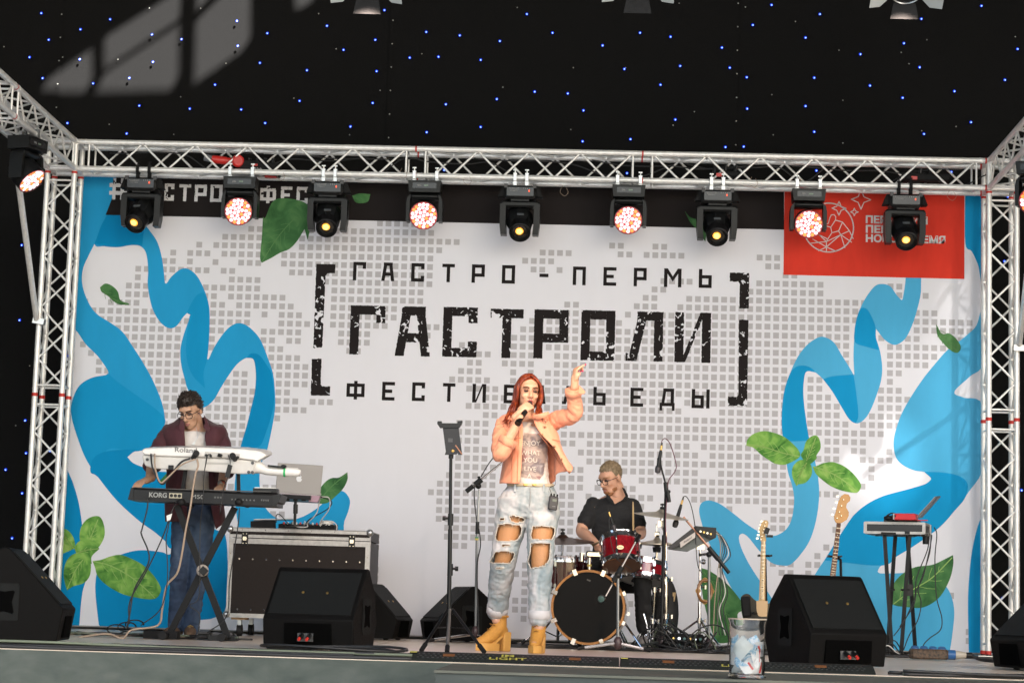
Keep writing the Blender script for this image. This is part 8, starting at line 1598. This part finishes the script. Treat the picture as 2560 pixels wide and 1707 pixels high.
po = M(); loft(po, [(zd(430, 900, Yd+.02), .172, .136), (zd(428, 760, Yd), .166, .128), (zd(425, 620, Yd), .178, .130), (zd(428, 530, Yd), .185, .11), (zd(438, 475, Yd+.01), .145, .088), (zd(447, 450, Yd+.02), .085, .075)])
for a, k in ((b1, .62), (b2, .62)): slim(po, [a[0]+V((0, 0, .01)), a[0].lerp(a[1], .3), a[0].lerp(a[1], k)], [.066, .066, .068], 18)
pol = garment('polo_shirt', po, blk, dr, .007, .009, 9, 3, 4)
PV = [v.co+OFF[dr.name] for v in pol.data.vertices]; vn = M(); tri = [(405, 425), (505, 462), (445, 500), (420, 470)]; pts = []
for x, y in ((402, 440), (440, 452), (508, 460), (480, 480), (440, 502), (418, 472)): p = zd(x, y, Yd-.1); pts.append(V((p.x, front_at(PV, p.x, p.z, Yd-.09)-.004, p.z)))
vn.add(pts, [(0, 1, 5), (1, 4, 5), (1, 2, 3), (1, 3, 4)]); vn.build('open_neckline', sk3, pol, 180)
for L_ in (((398,452),(384,440),(378,458),(410,492),(438,512),(425,482)), ((512,452),(488,388),(508,398),(532,452),(515,480),(492,478))): M().prism([V((zd(x, y, Yd).x, Yd-.135+(.05 if y < 420 else 0), zd(x, y, Yd).z)) for x, y in L_], (0, .012, 0)).build('collar', blk, pol)
pt_ = M(); loft(pt_, [(zd(430, 990, Yd+.03), .16, .14), (zd(430, 930, Yd+.03), .185, .15), (zd(430, 880, Yd+.02), .175, .14)])
for hp, kn, an in DL: slim(pt_, [hp, hp.lerp(kn, .5), kn, kn.lerp(an, .5), an], [.10, .092, .074, .066, .056], 16)
garment('black_trousers', pt_, mat('trouser_black', (.010, .010, .011), .85, noise_amt=.2), dr, .008, .008, 9, 1)
for hp, kn, an in DL:
    o_ = V((an.x, an.y-.02, 0)); mb = M(); slim(mb, [o_+V((0, .03, .06)), o_+V((0, -.05, .055)), o_+V((-.01, -.13, .04)), o_+V((-.01, -.19, .033))], [.046, .045, .042, .032], 12); mb.v = [V((p.x, p.y, max(p.z, .018))) for p in mb.v]; s = garment('shoe', mb, mat('sneaker_grey', (.30, .28, .27), .7, noise_amt=.2), dr, .006, .002, 20); M().prism([o_+V((x, y, .003)) for x, y in smooth2([(-.045,-.02),(-.05,-.14),(-.01,-.23),(.035,-.14),(.042,-.02),(.036,.08),(-.036,.08)], 3)], (0, 0, .022)).build('shoe_sole', BLK, s)
th = thing('drum_throne', 'round black stool under the drummer', 'stool', (zd(430, 960, Yd).x, Yd+.05, 0)); tz = zd(430, 990, Yd).z-.06; c = V((zd(430, 960, Yd).x, Yd+.06, tz)); M().lathe([(.17, -.09), (.18, -.07), (.18, 0), (.15, .02)], c, (0, 0, 1), 28).build('seat', BLKM, th); M().cyl(c-V((0, 0, .08)), V((c.x, c.y, .12)), .02, n=10).build('post', CHROME, th)
for k in range(3): a = 1.0+2.094*k; M().cyl(V((c.x, c.y, .26)), V((c.x+.26*math.cos(a), c.y+.26*math.sin(a), .012)), .010, n=8).build('stool_leg', CHROME, th)
ck = b2[2]+V((-.02, -.07, .02)); dsk = thing('drumstick', 'wooden drumstick held upright in the drummer left hand', 'drumstick', ck); M().tube([zd(569, 745, Yd-.38), zd(568, 560, Yd-.40), zd(567, 500, Yd-.405), zd(567, 485, Yd-.406)], [.0085, .0075, .005, .0035], 10).build('stick', mat('stick_wood', (.52, .36, .18), .5), dsk, 180)
dsk = thing('drumstick', 'wooden drumstick pointing at the red tom rim from the drummer right hand', 'drumstick', b1[2]); M().tube([zd(285, 790, Yd-.40), zd(345, 760, Yd-.5), zd(400, 735, Yd-.6)], [.0085, .0075, .004], 10).build('stick', mat('stick_wood', (.52, .36, .18), .5), dsk, 180)
M().tube(crv([h3.P((-.074, .01, -.02)), h3.P((-.06, .0, -.08)), h3.P((-.05, .03, -.13)), h3.P((-.06, .06, -.18))], 5), .0022, 5).ell(h3.P((.079, .006, -.006)), .007, None, 8, 6).build('ear_monitor', mat('ear_clear', (.45, .35, .28), .3), dr, 180)
